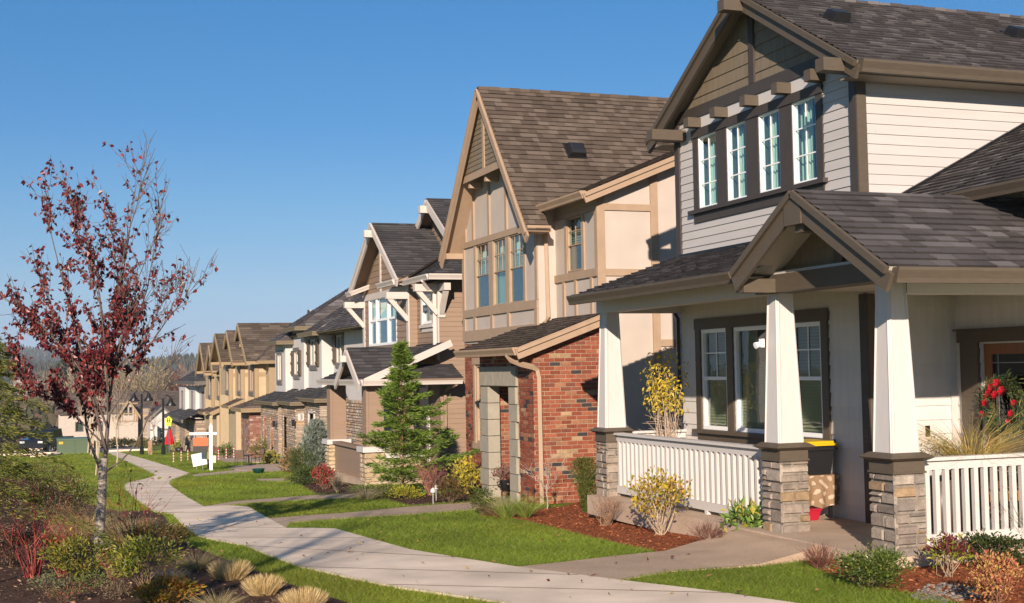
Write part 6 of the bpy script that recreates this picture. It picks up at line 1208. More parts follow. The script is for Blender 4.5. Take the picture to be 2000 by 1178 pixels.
# things on the porch
b = Vector((9.28, 14.35, 0)); o = plant('storage_tote', 'black storage tote with a yellow lid, standing on the patterned blanket', 'storage box', Vector((9.28, 14.3, .55))); q = MB(); q.hexa([(9.09, 14.08, .555), (9.47, 14.08, .555), (9.47, 14.52, .555), (9.09, 14.52, .555), (9.05, 14.03, .92), (9.51, 14.03, .92), (9.51, 14.57, .92), (9.05, 14.57, .92)]); q.box(9.03, 9.53, 14.01, 14.59, .865, .885); q.build('tub', M['black_plastic'], o)
q = MB(); q.box(9.02, 9.54, 14.0, 14.6, .92, .95, (.75, .50, .01)); q.box(9.06, 9.5, 14.04, 14.56, .95, .975, (.75, .50, .01)); q.build('lid', M['paint'], o)
o = plant('blanket', 'brown blanket with white leaf pattern draped over a low stand', 'blanket', Vector((9.28, 14.3, .1))); q = MB(); n = 64
for (x0, y0, x1, y1) in ((9.02, 14.02, 9.56, 14.02), (9.02, 14.6, 9.02, 14.02)):
    for i in range(n):
        for j in range(30):
            def pp(u, v): w_ = .025 * math.sin(u * 17) * (1 - v); dx, dy = (y1 - y0), -(x1 - x0); L = math.hypot(dx, dy); return (x0 + (x1 - x0) * u + dx / L * w_, y0 + (y1 - y0) * u + dy / L * w_, .16 + .39 * v + (.02 * math.sin(u * 9) if j == 0 and v == 0 else 0))
            u0, u1, v0, v1 = i / n, (i + 1) / n, j / 30, (j + 1) / 30; pat = (math.sin(u0 * 26 + 2 * math.sin(v0 * 9)) + math.sin(v0 * 21 + 2.2 * math.cos(u0 * 8))) > .75; q.poly([pp(u0, v0), pp(u1, v0), pp(u1, v1), pp(u0, v1)], (.45, .35, .26) if pat else (.24, .16, .095))
q.box(9.03, 9.55, 14.03, 14.59, .53, .552, (.24, .15, .085)); q.build('cloth', M['cloth'], o); q = MB()
for x in (9.1, 9.46):
    for y in (14.1, 14.5): q.box(x - .02, x + .02, y - .02, y + .02, 0.002, .528)
q.build('stand', M['metal_black'], o)
q = MB(); q.hexa([(9.0, 13.98, .004), (9.2, 13.98, .004), (9.2, 14.2, .004), (9.0, 14.2, .004), (8.97, 13.95, .13), (9.23, 13.95, .13), (9.23, 14.23, .13), (8.97, 14.23, .13)], (.50, .015, .04)); q.box(8.96, 9.24, 13.94, 14.24, .13, .145, (.50, .015, .04)); tag(q.build('red_bin', M['paint'], None, (9.1, 14.1, 0)), 'small red bin on the porch floor by the stone pillar', 'bin')
o = plant('wooden_bench', 'wooden bench frame behind the balusters of the right railing', 'bench', Vector((10.1, 11.6, 0))); q = MB()
for x in (9.55, 10.6):
    for y in (11.5, 11.9): q.box(x - .03, x + .03, y - .03, y + .03, 0.003, .75, (.42, .22, .08))
q.box(9.5, 10.65, 11.46, 11.54, .42, .5, (.42, .22, .08)); q.box(9.5, 10.65, 11.86, 11.94, .42, .5, (.42, .22, .08)); q.build('frame', M['paint'], o); q = MB()
for i in range(4): q.box(9.5, 10.65, 11.48 + i * .11, 11.57 + i * .11, .501, .525, (.36, .18, .07))
q.build('seat', M['paint'], o)
q = MB(); q.lathe(9.62, 11.42, [(.001, .005), (.07, .005), (.075, .2), (.05, .26), (.001, .28)], 14, (.8, .78, .76)); tag(q.build('garden_figure', M['paint'], None, (9.62, 11.42, 0), smooth=True), 'small white garden ornament low behind the first balusters', 'ornament')
q = MB(); q.beam((10.15, 11.38, .15), (10.22, 11.42, .62), .05, .05, (0, 1, 0), (.7, .07, .02)); q.beam((10.16, 11.385, .3), (10.175, 11.39, .36), .054, .054, (0, 1, 0), (.75, .6, .02)); tag(q.build('garden_tool', M['paint'], None, (10.2, 11.4, 0)), 'orange handled garden tool leaning behind the balusters', 'tool')
b = gp(988, 978); zz = b.z; o = plant('plant_stand', 'dark woven pot of pink hydrangea on a thin metal stand at the portal', 'plant pot', b); s = ppm(b); q = MB()
for a in (0, 2.1, 4.2): q.tube([(b.x + .1 * math.cos(a), b.y + .1 * math.sin(a), zz), (b.x + .08 * math.cos(a), b.y + .08 * math.sin(a), zz + .2)], .008, 4)
q.build('stand', M['metal_black'], o); q = MB(); q.lathe(b.x, b.y, [(.01, zz + .18), (.085, zz + .18), (.115, zz + .38), (.12, zz + .4), (.1, zz + .4), (.01, zz + .36)], 18); q.build('pot', M['metal_black'], o, smooth=True)
n = 520; C = np.array(b) + rng.normal(size=(n, 3)) * np.array([.105, .105, .07]) + np.array([0, 0, .52]); f = MB(); f.quads(leaf_quads(C, rdir(n, .4), .06, .03), pick([(.26, .11, .11), (.33, .17, .16), (.18, .09, .07), (.2, .16, .07)], n)); f.build('foliage', M['leaf'], o)
for i, (px, py) in enumerate(((846, 986), (852, 978))):
    b = gp(px, py); q = MB(); q.tube([b, b + Vector((0, 0, .22))], .008, 6, (.6, .6, .6)); q.lathe(b.x, b.y, [(.001, b.z + .22), (.045, b.z + .23), (.05, b.z + .28), (.02, b.z + .31), (.001, b.z + .32)], 10, (.75, .75, .72)); tag(q.build('path_light', M['paint'], None, b), ('small solar path light at the mulch edge', 'small solar path light farther into the mulch')[i], 'light', 'solar path lights')
# ================================================================== street things
def sz(px_len, p): return px_len / ppm(p)
b = gp(412, 921); s = 1 / ppm(b); o = plant('sign_post', 'white wooden realty sign post with hanging orange and black panel on the lawn', 'sign', b); q = MB(); H = 86 * s
q.box(b.x - .055, b.x + .055, b.y - .055, b.y + .055, b.z - .05, b.z + H); q.hexa([(b.x - .07, b.y - .07, b.z + H), (b.x + .07, b.y - .07, b.z + H), (b.x + .07, b.y + .07, b.z + H), (b.x - .07, b.y + .07, b.z + H), (b.x - .012, b.y - .012, b.z + H + .14), (b.x + .012, b.y - .012, b.z + H + .14), (b.x + .012, b.y + .012, b.z + H + .14), (b.x - .012, b.y + .012, b.z + H + .14)]); q.build('post', M['paint'], o)
dr = Vector((rt[0], rt[1], 0)); q = MB(); za = b.z + 74 * s; q.beam(b - dr * 42 * s + Vector((0, 0, za - b.z)), b + dr * 12 * s + Vector((0, 0, za - b.z)), .05, .09); q.build('arm', M['paint'], o); q = MB()
c = b - dr * 20 * s + Vector((0, 0, 0)); q.beam(c - dr * 14.5 * s + Vector((0, 0, za - b.z - 16 * s)), c + dr * 14.5 * s + Vector((0, 0, za - b.z - 16 * s)), .02, 16 * s, (0, 0, 1), (.80, .13, .025)); q.beam(c - dr * 14.5 * s + Vector((0, 0, za - b.z - 30.1 * s)), c + dr * 14.5 * s + Vector((0, 0, za - b.z - 30.1 * s)), .021, 12 * s, (0, 0, 1), (.02, .014, .012)); q.build('panel', M['paint'], o); q = MB()
for e in (-12, 12): q.tube([c + dr * e * s + Vector((0, 0, za - b.z - 3 * s)), c + dr * e * s + Vector((0, 0, za - b.z - 8.5 * s))], .006, 4)
q.build('hanger', M['steel'], o); q = MB(); c2 = b + dr * 5.2 * s + Vector((0, 0, 24 * s)); q.beam(c2 - dr * .09, c2 + dr * .09, .06, .26, (0, 0, 1), (.75, .68, .45)); q.build('flyer_box', M['paint'], o)
b = gp(390, 920); s = 1 / ppm(b); o = plant('yard_sign', 'blank white yard sign on thin wire legs under the realty panel', 'sign', b); q = MB(); up_ = Vector((0, 0, 1)); ti = dr * .99 + up_ * .09
q.beam(b - dr * 14.5 * s + up_ * 20 * s, b + dr * 13 * s + up_ * 25 * s, .012, 24 * s, (0, 0, 1), (.88, .87, .86)); q.build('panel', M['paint'], o); q = MB()
for e in (-6, 6): q.tube([b + dr * e * s, b + dr * e * s + up_ * 14 * s], .006, 4)
q.build('wire_leg', M['steel'], o)
b = gp(407, 917); q = MB(); s = 1 / ppm(b); q.tube([b, b + up_ * 42 * s], .035, 6, (.05, .045, .04)); q.tube([b + up_ * 20 * s, b + up_ * 43 * s], .036, 6, (.45, .38, .22)); tag(q.build('stake', M['paint'], None, b), 'dark stake with a straw coloured top just left of the white sign post', 'stake')
for i, (px, py) in enumerate(((339, 905), (354, 903), (367, 901), (427, 900), (442, 898), (457, 896))):
    b = gp(px, py); s = 1 / ppm(b); q = MB(); h = 21 * s; k = 8
    for j in range(k): q.tube([b + up_ * h * j / k, b + up_ * h * (j + 1) / k], .028, 7, (.75, .72, .7) if j % 2 else (.6, .03, .04))
    q.lathe(b.x, b.y, [(.03, b.z + h), (.04, b.z + h + .04), (.001, b.z + h + .07)], 7, (.6, .03, .04))
    tag(q.build('candy_cane_stake', M['paint'], None, b), ('striped', 'striped', 'striped', 'striped', 'striped', 'striped')[i] + (' red and white stake, farthest left of the row on the lawn', ' red and white stake, second from the left of the row', ' red and white stake just left of the white yard sign', ' red and white stake right of the sign post', ' red and white stake in front of the round bush', ' red and white stake nearest the brown chair')[i], 'garden stake', 'candy striped stakes')
b = gp(505, 927); s = 1 / ppm(b); q = MB(); q.lathe(b.x, b.y, [(.01, b.z), (8 * s, b.z), (12 * s, b.z + 11 * s), (12.6 * s, b.z + 11.5 * s), (11.5 * s, b.z + 11.5 * s), (10 * s, b.z + 9 * s), (.01, b.z + 9 * s)], 24, (.012, .085, .065)); tag(q.build('bowl_planter', M['paint'], None, b, smooth=True), 'dark teal bowl planter alone on the patio edge', 'plant pot')
def chair(px, py, ang, label):
    b = gp(px, py, .03); s = 30 / ppm(b) / .92; o = plant('patio_chair', label, 'chair', b, 'brown patio chairs'); A = Matrix.Rotation(ang, 3, 'Z'); T = lambda x, y, z: b + A @ Vector((x * s, y * s, z * s)); q = MB()
    for x in (-.27, .27):
        q.tube([T(x, -.27, 0), T(x, -.27, .62), T(x, .2, .64)], .016 * s, 5); q.tube([T(x, .3, 0), T(x, .22, .42), T(x, .36, .95)], .016 * s, 5)
    q.tube([T(-.27, .36, .95), T(.27, .36, .95)], .016 * s, 5); q.tube([T(-.27, -.24, .4), T(.27, -.24, .4)], .016 * s, 5); q.build('frame', M['metal_black'], o)
    q = MB(); q.hexa([T(-.25, -.24, .39), T(.25, -.24, .39), T(.25, .22, .42), T(-.25, .22, .42), T(-.25, -.24, .41), T(.25, -.24, .41), T(.25, .22, .44), T(-.25, .22, .44)], (.13, .085, .06)); q.build('seat', M['cloth'], o)
    q = MB(); q.hexa([T(-.25, .22, .45), T(.25, .22, .45), T(.25, .245, .45), T(-.25, .245, .45), T(-.25, .345, .93), T(.25, .345, .93), T(.25, .37, .93), T(-.25, .37, .93)], (.15, .10, .07)); q.build('backrest', M['cloth'], o)
chair(470, 910, 2.75, 'brown sling patio chair seen from behind, left one of two'); chair(503, 908, -1.3, 'brown sling patio chair tilted back, right one of two')
b = gp(486, 906, .03); q = MB(); s = 1 / ppm(b); q.tube([b, b + up_ * 16 * s], .03, 6); q.lathe(b.x, b.y, [(.001, b.z + 16 * s), (9 * s, b.z + 16 * s), (9 * s, b.z + 17.2 * s), (.001, b.z + 17.2 * s)], 20); q.lathe(b.x, b.y, [(6 * s, b.z), (5.5 * s, b.z + 1 * s), (.01, b.z + 1.5 * s)], 12); tag(q.build('patio_table', M['metal_black'], None, b), 'small dark round patio table between the two brown chairs', 'table')
for i, (px, lb) in enumerate(((500, 'spiky yellow-green dracaena, left of the two by the stone wall'), (515, 'spiky yellow-green dracaena, right of the two by the stone wall'))):
    b = gp(px, 893); s = 1 / ppm(b); o = plant('dracaena', lb, 'plant', b, 'spiky plants'); q = MB(); q.tube([b, b + up_ * 26 * s], [.06, .04], 6, (.3, .24, .15)); q.build('stem', M['bark'], o); n = 150; B = np.array(b + up_ * 24 * s) + rng.normal(size=(n, 3)) * .04; D = rdir(n, .9); f = MB(); cl = pick([(.35, .36, .05), (.25, .3, .05), (.45, .42, .08)], n); f.quads(blade_quads(B, D, 26 * s * rng.uniform(.6, 1.1, n), .05, .35), np.concatenate([cl, cl])); f.build('foliage', M['leaf'], o)
PAL = [(.28, .27, .05), (.2, .22, .05), (.38, .3, .06)]
for px, py, wp, hp, pl, lb in ((440, 896, 26, 28, [(.1, .14, .03), (.14, .18, .04)], 'green round bush behind the striped stakes'), (512, 900, 44, 34, [(.16, .15, .05), (.25, .2, .07), (.12, .13, .04)], 'olive bush at the foot of the two spiky plants'), (531, 907, 30, 22, PAL, 'yellow-green bush beside the grey pots'), (568, 925, 34, 42, [(.3, .22, .1), (.22, .18, .08), (.35, .2, .1)], 'tan leaved bush at the corner of the stone facade'),
                            (247, 873, 22, 16, [(.32, .16, .05), (.22, .16, .05)], 'orange-brown bush by the far end of the walk, left one'), (276, 875, 26, 18, [(.26, .18, .05), (.16, .16, .04)], 'olive-brown bush by the lamp post foot'), (350, 880, 26, 16, [(.35, .33, .05), (.22, .25, .05)], 'yellow-green plant in the dark tub'), (378, 880, 30, 24, [(.14, .15, .04), (.3, .14, .06)], 'mixed bush behind the orange sign panel')):
    shrub('bush', lb, px, py, wp, hp, 420, .13, .5, pl, k=16, low=.0, spread=.16, nst=4, group='far bushes in front of the row', stemr=.012)
for px, py, c, lb, rr in ((535, 902, (.22, .24, .26), 'grey plant tub farther from the stone wall', 9), (548, 905, (.25, .27, .29), 'larger grey plant tub by the stone wall', 12), (350, 884, (.03, .03, .03), 'black plant tub beside the red umbrella', 8), (453, 866, (.02, .16, .32), 'blue pot on the white step stool', 4)):
    b = gp(px, py); s = 1 / ppm(b); q = MB(); h = rr * 1.2 * s
    if rr == 4: b = b + up_ * 0.62
    q.lathe(b.x, b.y, [(.01, b.z), (rr * .8 * s, b.z), (rr * s, b.z + h), (rr * .9 * s, b.z + h), (.01, b.z + h * .9)], 18, c); tag(q.build('plant_pot', M['paint'], None, b, smooth=True), lb, 'plant pot')
b = gp(453, 868); shrub('bush', 'green plant in the blue pot on the step stool', 453, 866, 14, 12, 160, .12, .5, [(.12, .22, .04), (.2, .28, .06)], k=8, low=0, nst=2, base=b + up_ * 1.1, spread=.2)
o = plant('step_stool', 'white two-step stool carrying the blue pot', 'stool', b); q = MB(); q.box(b.x - .3, b.x + .25, b.y - .2, b.y + .2, b.z + .55, b.z + .62); q.box(b.x - .7, b.x - .3, b.y - .2, b.y + .2, b.z + .25, b.z + .31)
for x in (-.68, -.3, .22): q.box(b.x + x - .03, b.x + x + .03, b.y - .2, b.y - .14, b.z, b.z + (.25 if x < -.5 else .55)); q.box(b.x + x - .03, b.x + x + .03, b.y + .14, b.y + .2, b.z, b.z + (.25 if x < -.5 else .55))
q.build('frame', M['white_paint'], o)
# closed red umbrella
b = gp(331, 884); s = 1 / ppm(b); o = plant('patio_umbrella', 'closed red patio umbrella in front of the far stone wall', 'umbrella', b); q = MB(); q.tube([b, b + up_ * 55 * s], .035, 6, (.3, .3, .3)); q.lathe(b.x, b.y, [(7 * s, b.z), (6 * s, b.z + 3 * s), (.05, b.z + 4 * s)], 14, (.05, .05, .05)); q.build('pole', M['paint'], o); q = MB(); n = 20
prof = [(7.6, 16), (7.0, 20), (5.4, 30), (3.6, 40), (1.6, 49), (.2, 53)]
for i in range(len(prof) - 1):
    for j in range(n):
        w_ = lambda jj: 1 + .22 * math.cos(jj * math.pi); a0, a1 = 2 * math.pi * j / n, 2 * math.pi * (j + 1) / n; (r1, z1), (r2, z2) = prof[i], prof[i + 1]
        q.poly([(b.x + r1 * s * w_(j) * math.cos(a0), b.y + r1 * s * w_(j) * math.sin(a0), b.z + z1 * s), (b.x + r1 * s * w_(j + 1) * math.cos(a1), b.y + r1 * s * w_(j + 1) * math.sin(a1), b.z + z1 * s), (b.x + r2 * s * w_(j + 1) * math.cos(a1), b.y + r2 * s * w_(j + 1) * math.sin(a1), b.z + z2 * s), (b.x + r2 * s * w_(j) * math.cos(a0), b.y + r2 * s * w_(j) * math.sin(a0), b.z + z2 * s)], (.50, .02, .03))
q.build('canopy', M['cloth'], o)
# lamp posts
def lamp(px, py, hp, heads, label):
    b = gp(px, py); s = 1 / ppm(b); o = plant('street_lamp', label, 'street lamp', b, 'black street lamps'); q = MB(); H = hp * s; q.tube([b, b + up_ * .5, b + up_ * .55, b + up_ * H], [.13, .12, .075, .06], 8); q.build('pole', M['metal_black'], o)
    for e in heads:
        q = MB(); p = b + up_ * (H - .1); t = p + dr * e * s; q.tube([p, p * .5 + t * .5 + up_ * .28, t + up_ * .12], .035, 5); q.build('arm', M['metal_black'], o); q = MB(); q.lathe(t.x, t.y, [(.03, t.z + .15), (.1, t.z + .05), (.14, t.z - .1), (.32, t.z - .32), (.30, t.z - .36), (.01, t.z - .3)], 14); q.build('lamp_shade', M['metal_black'], o, smooth=True)
lamp(277, 889, 120, (-15, 14), 'black street lamp with two bell shaped heads, left of the red umbrella'); lamp(319, 890, 112, (15,), 'black street lamp with one bell shaped head, close to the red umbrella'); lamp(111, 850, 122, (), 'bare black pole behind the conifer and the green cabinet')
q = MB(); b = gp(293, 889); q.box(b.x - .12, b.x + .12, b.y - .12, b.y + .12, b.z - .1, b.z + 28 / ppm(b), (.45, .27, .17)); tag(q.build('wooden_post', M['paint'], None, b), 'short reddish wooden post between the two lamps', 'post')
# school crossing signs
def cross_sign(px, py, top, label, wd=20, edge=False):
    b = gp(px, py); s = 1 / ppm(b); o = plant('crossing_sign', label, 'sign', b, 'yellow pedestrian crossing signs'); q = MB(); H = (py - top) * s; q.tube([b, b + up_ * H], .035, 6); q.build('pole', M['steel'], o); d_ = dr if not edge else (dr * .3 + Vector((fw_[0], fw_[1], 0)) * .95); n_ = Vector((fw_[0], fw_[1], 0)) * -.05 if not edge else dr * -.05
    w_ = wd * s / 2; c = b + n_ + up_ * (H - w_); P5 = [(-.75, -1), (.75, -1), (1, 0.15), (0, 1.05), (-1, .15)]; q = MB(); YL = (.72, .82, .015); th = n_.normalized() * .01; A = [c + d_ * w_ * a + up_ * w_ * z for a, z in P5]; B = [p - th for p in A]; q.poly(A, YL); q.poly(B[::-1], YL)
    for i in range(5): q.poly([A[i], A[(i + 1) % 5], B[(i + 1) % 5], B[i]], YL)
    c3 = c - up_ * w_ * 1.42; A = [c3 + d_ * w_ * a + up_ * w_ * z for a, z in ((-.7, -.36), (.7, -.36), (.7, .36), (-.7, .36))]; q.poly(A, YL); q.poly([p - th for p in A][::-1], YL); pn = q.build('panel', M['paint'], o); q = MB(); k = n_.normalized() * .012
    for e in (-.3, .25):
        m_ = .85 if e < 0 else 1.0
        def bar(a0, z0, a1, z1, t): q.beam(c + k + d_ * w_ * a0 + up_ * w_ * z0, c + k + d_ * w_ * a1 + up_ * w_ * z1, .01, w_ * t, n_.normalized().cross(Vector((a1 - a0, 0, z1 - z0))) if False else (n_.normalized().cross((d_ * (a1 - a0) + up_ * (z1 - z0)))), (.01, .01, .01))
        bar(e, .1 * m_, e, -.35, .26); bar(e, -.35, e - .2, -.8, .13); bar(e, -.35, e + .2, -.8, .13); bar(e, .05, e + .28, -.25, .1); cc_ = c + k + d_ * w_ * e + up_ * w_ * .38 * m_; q.poly([cc_ + d_ * w_ * .15 * math.cos(t) + up_ * w_ * .15 * math.sin(t) for t in np.linspace(0, 6.28, 9)[:-1]], (.01, .01, .01))
    q.beam(c3 + k - d_ * w_ * .3 + up_ * w_ * .12, c3 + k + d_ * w_ * .2 - up_ * w_ * .12, .01, w_ * .1, n_.normalized().cross(d_), (.01, .01, .01)); q.build('pictogram', M['paint'], pn)
cross_sign(330, 887, 813, 'yellow-green school crossing sign above the red umbrella', 14); cross_sign(61, 862, 818, 'yellow-green school crossing sign seen through the conifer', 15); cross_sign(213, 858, 788, 'yellow-green school crossing sign turned nearly edge on, behind the red tree', 17, True)
# transformer cabinet
b = Vector((far_point(112, 95.5), 95.5, g(95.5))); s = 1 / ppm(b); o = plant('utility_cabinet', 'large dark green utility cabinet at the far edge of the lawn', 'utility cabinet', b); x0 = b.x; w1, d1, h1 = 2.05, 2.5, 26 * s * 1.05; q = MB(); q.box(x0, x0 + w1, b.y, b.y + d1, b.z - .1, b.z + h1, (.10, .155, .085)); q.box(x0 - .04, x0 + w1 + .04, b.y - .04, b.y + d1 + .04, b.z + h1, b.z + h1 + .08, (.12, .18, .10)); q.box(x0 + w1 * .56, x0 + w1 * .57, b.y - .012, b.y, b.z, b.z + h1, (.04, .06, .04)); q.build('body', M['paint'], o); q = MB(); q.box(x0 + .1, x0 + .38, b.y - .02, b.y - .004, b.z + h1 * .72, b.z + h1 * .9, (.75, .5, .03)); q.build('warning_label', M['paint'], o); q = MB(); q.box(x0 - .4, x0 + w1 + .4, b.y - .4, b.y + d1 + .3, b.z - .1, b.z + .04); q.build('pad', M['concrete'], o)
# vehicles
def truck(name, label, b, dirv, L, col, cat, seen_cab=.45):
    o = plant(name, label, cat, b); X = Vector(dirv).normalized(); Y = Vector((-X.y, X.x, 0)); W = L * .34; k = L / 5.4; T = lambda x, y, z: b + X * x * k + Y * y * k + up_ * z * k; q = MB()
    prof = [(-2.7, .45), (-2.7, 1.08), (-.7, 1.12), (-.45, 1.78), (.75, 1.82), (1.35, 1.2), (2.55, 1.08), (2.7, .85), (2.7, .45)]
    for y0, y1 in ((-.95, .95),):
        A = [T(x, y0, z) for x, z in prof]; B = [T(x, y1 , z) for x, z in prof]
        q.poly(A, col); q.poly(B[::-1], col)
        for i in range(len(prof)): q.poly([A[i], A[(i + 1) % len(prof)], B[(i + 1) % len(prof)], B[i]], col)
    q.build('body', M['car_paint'], o); q = MB()
    for y in (-.957, .957): q.poly([T(-.38, y, 1.2), T(.18, y, 1.2), T(.18, y, 1.7), T(-.28, y, 1.68)]); q.poly([T(.26, y, 1.2), T(1.15, y, 1.2), T(.7, y, 1.72), T(.26, y, 1.7)])
    q.poly([T(.79, -.85, 1.76), T(.79, .85, 1.76), T(1.33, .85, 1.24), T(1.33, -.85, 1.24)]); q.build('window', M['glass_dark'], o)
    for x in (-1.75, 1.75):
        for y in (-.9, .9):
            q = MB(); c = T(x, y, .38); r_ = .4 * k; A = [c + X * r_ * math.cos(t) + up_ * r_ * math.sin(t) - Y * .1 * k * np.sign(-y) for t in np.linspace(0, 2 * math.pi, 17)[:-1]]; B = [p + Y * .22 * k * np.sign(-y) for p in A]; A2 = A; q.poly(A, (1, 1, 1)); q.poly(B, (1, 1, 1))
            for i in range(16): q.poly([A[i], A[(i + 1) % 16], B[(i + 1) % 16], B[i]])
            wh = q.build('wheel', M['rubber'], o); q = MB(); c2 = c + Y * .115 * k * np.sign(y); q.poly([c2 + X * r_ * .6 * math.cos(t) + up_ * r_ * .6 * math.sin(t) for t in np.linspace(0, 2 * math.pi, 13)[:-1]]); q.build('rim', M['steel'], wh)
    for y in (-.7, .7): q = MB(); q.beam(T(2.705, y - .18, .9), T(2.705, y + .18, .9), .01, .14 * k, X.cross(Y) if False else (0, 0, 1), (.8, .8, .75)); q.build('headlight', M['paint'], o)
b = Vector((far_point(92, 106), 106, 0)); truck('pickup_truck', 'dark blue-black pickup parked behind the conifer', Vector((b.x, 106, g(106) + .02)), (-.42, -.9, 0), 5.4, (.012, .014, .02), 'pickup')
Yd = 560; bx_ = far_point(122, Yd); zd = px_z(829, 122, Yd); hb = MB(); 
hb.box(-200, far_point(230, Yd), Yd - 5, Yd + 6, zd - 4, zd - .02, (.8, .8, .8)); structure(hb.build('far_street', M['asphalt']))
truck('pickup_truck', 'silver pickup truck far away on the cross street', Vector((bx_, Yd, zd)), (1, .05, 0), 5.6, (.62, .63, .65), 'pickup')
# young street trees with stakes
YT = 'young bare trees on the green'
for px, py, hp, rp, lb in ((227, 913, 150, 26, 'slim bare tree right of the red tree, nearest on the green'), (186, 931, 230, 34, 'slim bare tree just left of the red tree trunk'), (171, 886, 110, 22, 'farther slim bare tree left of the red tree, by the cabinet'), (177, 890, 118, 22, 'slim bare tree beside the farther stake, left of the trunk'), (191, 897, 140, 24, 'slim bare tree half hidden by the red tree trunk'), (378, 862, 150, 26, 'bare reddish tree in front of the far white house'), (472, 880, 90, 16, 'little bare climber by the brick bay'), (300, 868, 60, 14, 'tiny bare tree at the road edge left of the umbrella')):
    b = gp(px, py); s = 1 / ppm(b); bare_tree('young_tree', lb, b, hp * s, rp * s, YT, (.40, .33, .24), 7, 7, 1.7 * s, .42, 90, (.25, .14, .11), .9 * s)
for px, py, hp, lb in ((182, 893, 52, 'tan wooden tree stake left of the red tree'), (189, 910, 60, 'tan wooden tree stake against the red tree trunk')):
    b = gp(px, py); s = 1 / ppm(b); q = MB(); q.tube([b, b + up_ * hp * s], 1.6 * s, 6, (.50, .40, .26)); tag(q.build('tree_stake', M['twig'], None, b), lb, 'stake', 'tree stakes')
# ================================================================== far trees and hills
TW = [(.115, .085, .055), (.14, .105, .06), (.10, .07, .05), (.16, .125, .07)]
for i, (px, Y, top, base, wp, hz, lb) in enumerate(((292, 255, 695, 785, 84, (.19, .15, .085), 'big rounded olive-brown bare tree behind the end houses'), (232, 260, 722, 800, 40, (.17, .12, .08), 'bare brown tree behind the red tree crown, left of the big round one'), (345, 260, 712, 780, 30, (.16, .07, .05), 'reddish bare tree behind the far white house'), (178, 262, 705, 832, 70, (.18, .135, .08), 'tall tan bare tree behind the red tree'), (150, 270, 730, 835, 44, (.15, .10, .075), 'reddish brown bare tree left of the tall tan one'),
        (205, 266, 718, 828, 46, (.17, .13, .08), 'tan bare tree right of the tall tan one'), (118, 300, 735, 800, 40, (.15, .12, .075), 'far bare tree above the silver pickup'), (75, 320, 738, 795, 46, (.14, .11, .08), 'far bare tree over the conifer tips'), (30, 300, 735, 800, 60, (.15, .12, .08), 'far bare tree at the left edge'), (100, 340, 728, 780, 36, (.13, .10, .07), 'farther grey-brown bare tree, left group'), (265, 300, 722, 780, 40, (.16, .13, .08), 'far bare tree left behind the big round one'), (322, 290, 726, 775, 30, (.15, .11, .07), 'far bare tree right behind the big round one'))):
    x = far_point(px, Y); zt, zb = px_z(top, px, Y), px_z(base, px, Y); zg = min(zb, g(Y)); s = Y / FPX; bare_tree('bare_tree', lb, Vector((x, Y, zg)), (zt - zg) * .86, wp * s * .55, 'bare trees beyond the end of the street', (.15, .12, .095), 12, 8, .28, .2, 2400, v3(hz, 1.5), .16)
def fir(label, px, Y, top, wp, group=None):
    x = far_point(px, Y); zt = px_z(top, px, Y); b = Vector((x, Y, g(Y))); o = plant('fir_tree', label, 'tree', b, group); conifer_parts(o, b, zt - b.z, wp * Y / FPX / 2, 60, [(.03, .05, .02), (.045, .065, .03), (.02, .035, .018)], (1.6, .45), .12, .3, .1, 5, (.06, .045, .035), tr=.3, shape=.8)
for px, Y, top, wp, lb in ((128, 420, 700, 20, 'dark fir sticking out above the bare trees, left'), (141, 430, 706, 18, 'dark fir right beside the first above the bare trees'), (118, 440, 712, 16, 'shorter dark fir left of the pair')): fir(lb, px, Y, top, wp, 'dark firs beyond the street')
# fields and hills
fm = MB()
for (px0, px1, Y, py, c) in ((210, 420, 330, 775, (.75, .95, .7)),): 
    x0, x1 = far_point(px0 - 60, Y), far_point(px1 + 80, Y); z0, z1 = px_z(py + 12, 300, Y), px_z(py - 16, 300, Y + 130); fm.poly([(x0, Y, z0), (x1, Y, z0), (x1 * 1.35, Y + 130, z1), (x0 * 1.35, Y + 130, z1)], c); fm.poly([(x0, Y - 30, g(Y) - 1), (x1, Y - 30, g(Y) - 1), (x1, Y, z0), (x0, Y, z0)], (1.3, 1.0, .8))
structure(fm.build('field', M['lawn']))
for i, (px, py, Y, c, rc, lb) in enumerate(((243, 768, 400, (.7, .68, .64), (.5, .5, .52), 'tiny white farm building on the far green field'), (345, 768, 420, (.35, .05, .05), (.4, .38, .38), 'tiny red barn on the far field behind the white house'), (42, 738, 520, (.5, .44, .4), (.4, .33, .3), 'far pale building group on the hillside at the left'))):
    x = far_point(px, Y); z = px_z(py + 6, px, Y); w_ = 26 * Y / FPX; o = plant('farm_building', lb, 'building', Vector((x, Y, z)), None); q = MB(); q.box(x - w_ / 2, x + w_ / 2, Y, Y + 8, z - 8, z + w_ * .22, c); q.build('wall', M['paint'], o); q = MB(); q.hexa([(x - w_ * .55, Y - .5, z + w_ * .22), (x + w_ * .55, Y - .5, z + w_ * .22), (x + w_ * .55, Y + 8.5, z + w_ * .22), (x - w_ * .55, Y + 8.5, z + w_ * .22), (x - w_ * .5, Y + 3.9, z + w_ * .4), (x + w_ * .5, Y + 3.9, z + w_ * .4), (x + w_ * .5, Y + 4.1, z + w_ * .4), (x - w_ * .5, Y + 4.1, z + w_ * .4)], rc); q.build('roof', M['paint'], o)
M['hill'] = mat('hill', (.05, .058, .028), .95, .1, .4, .02)
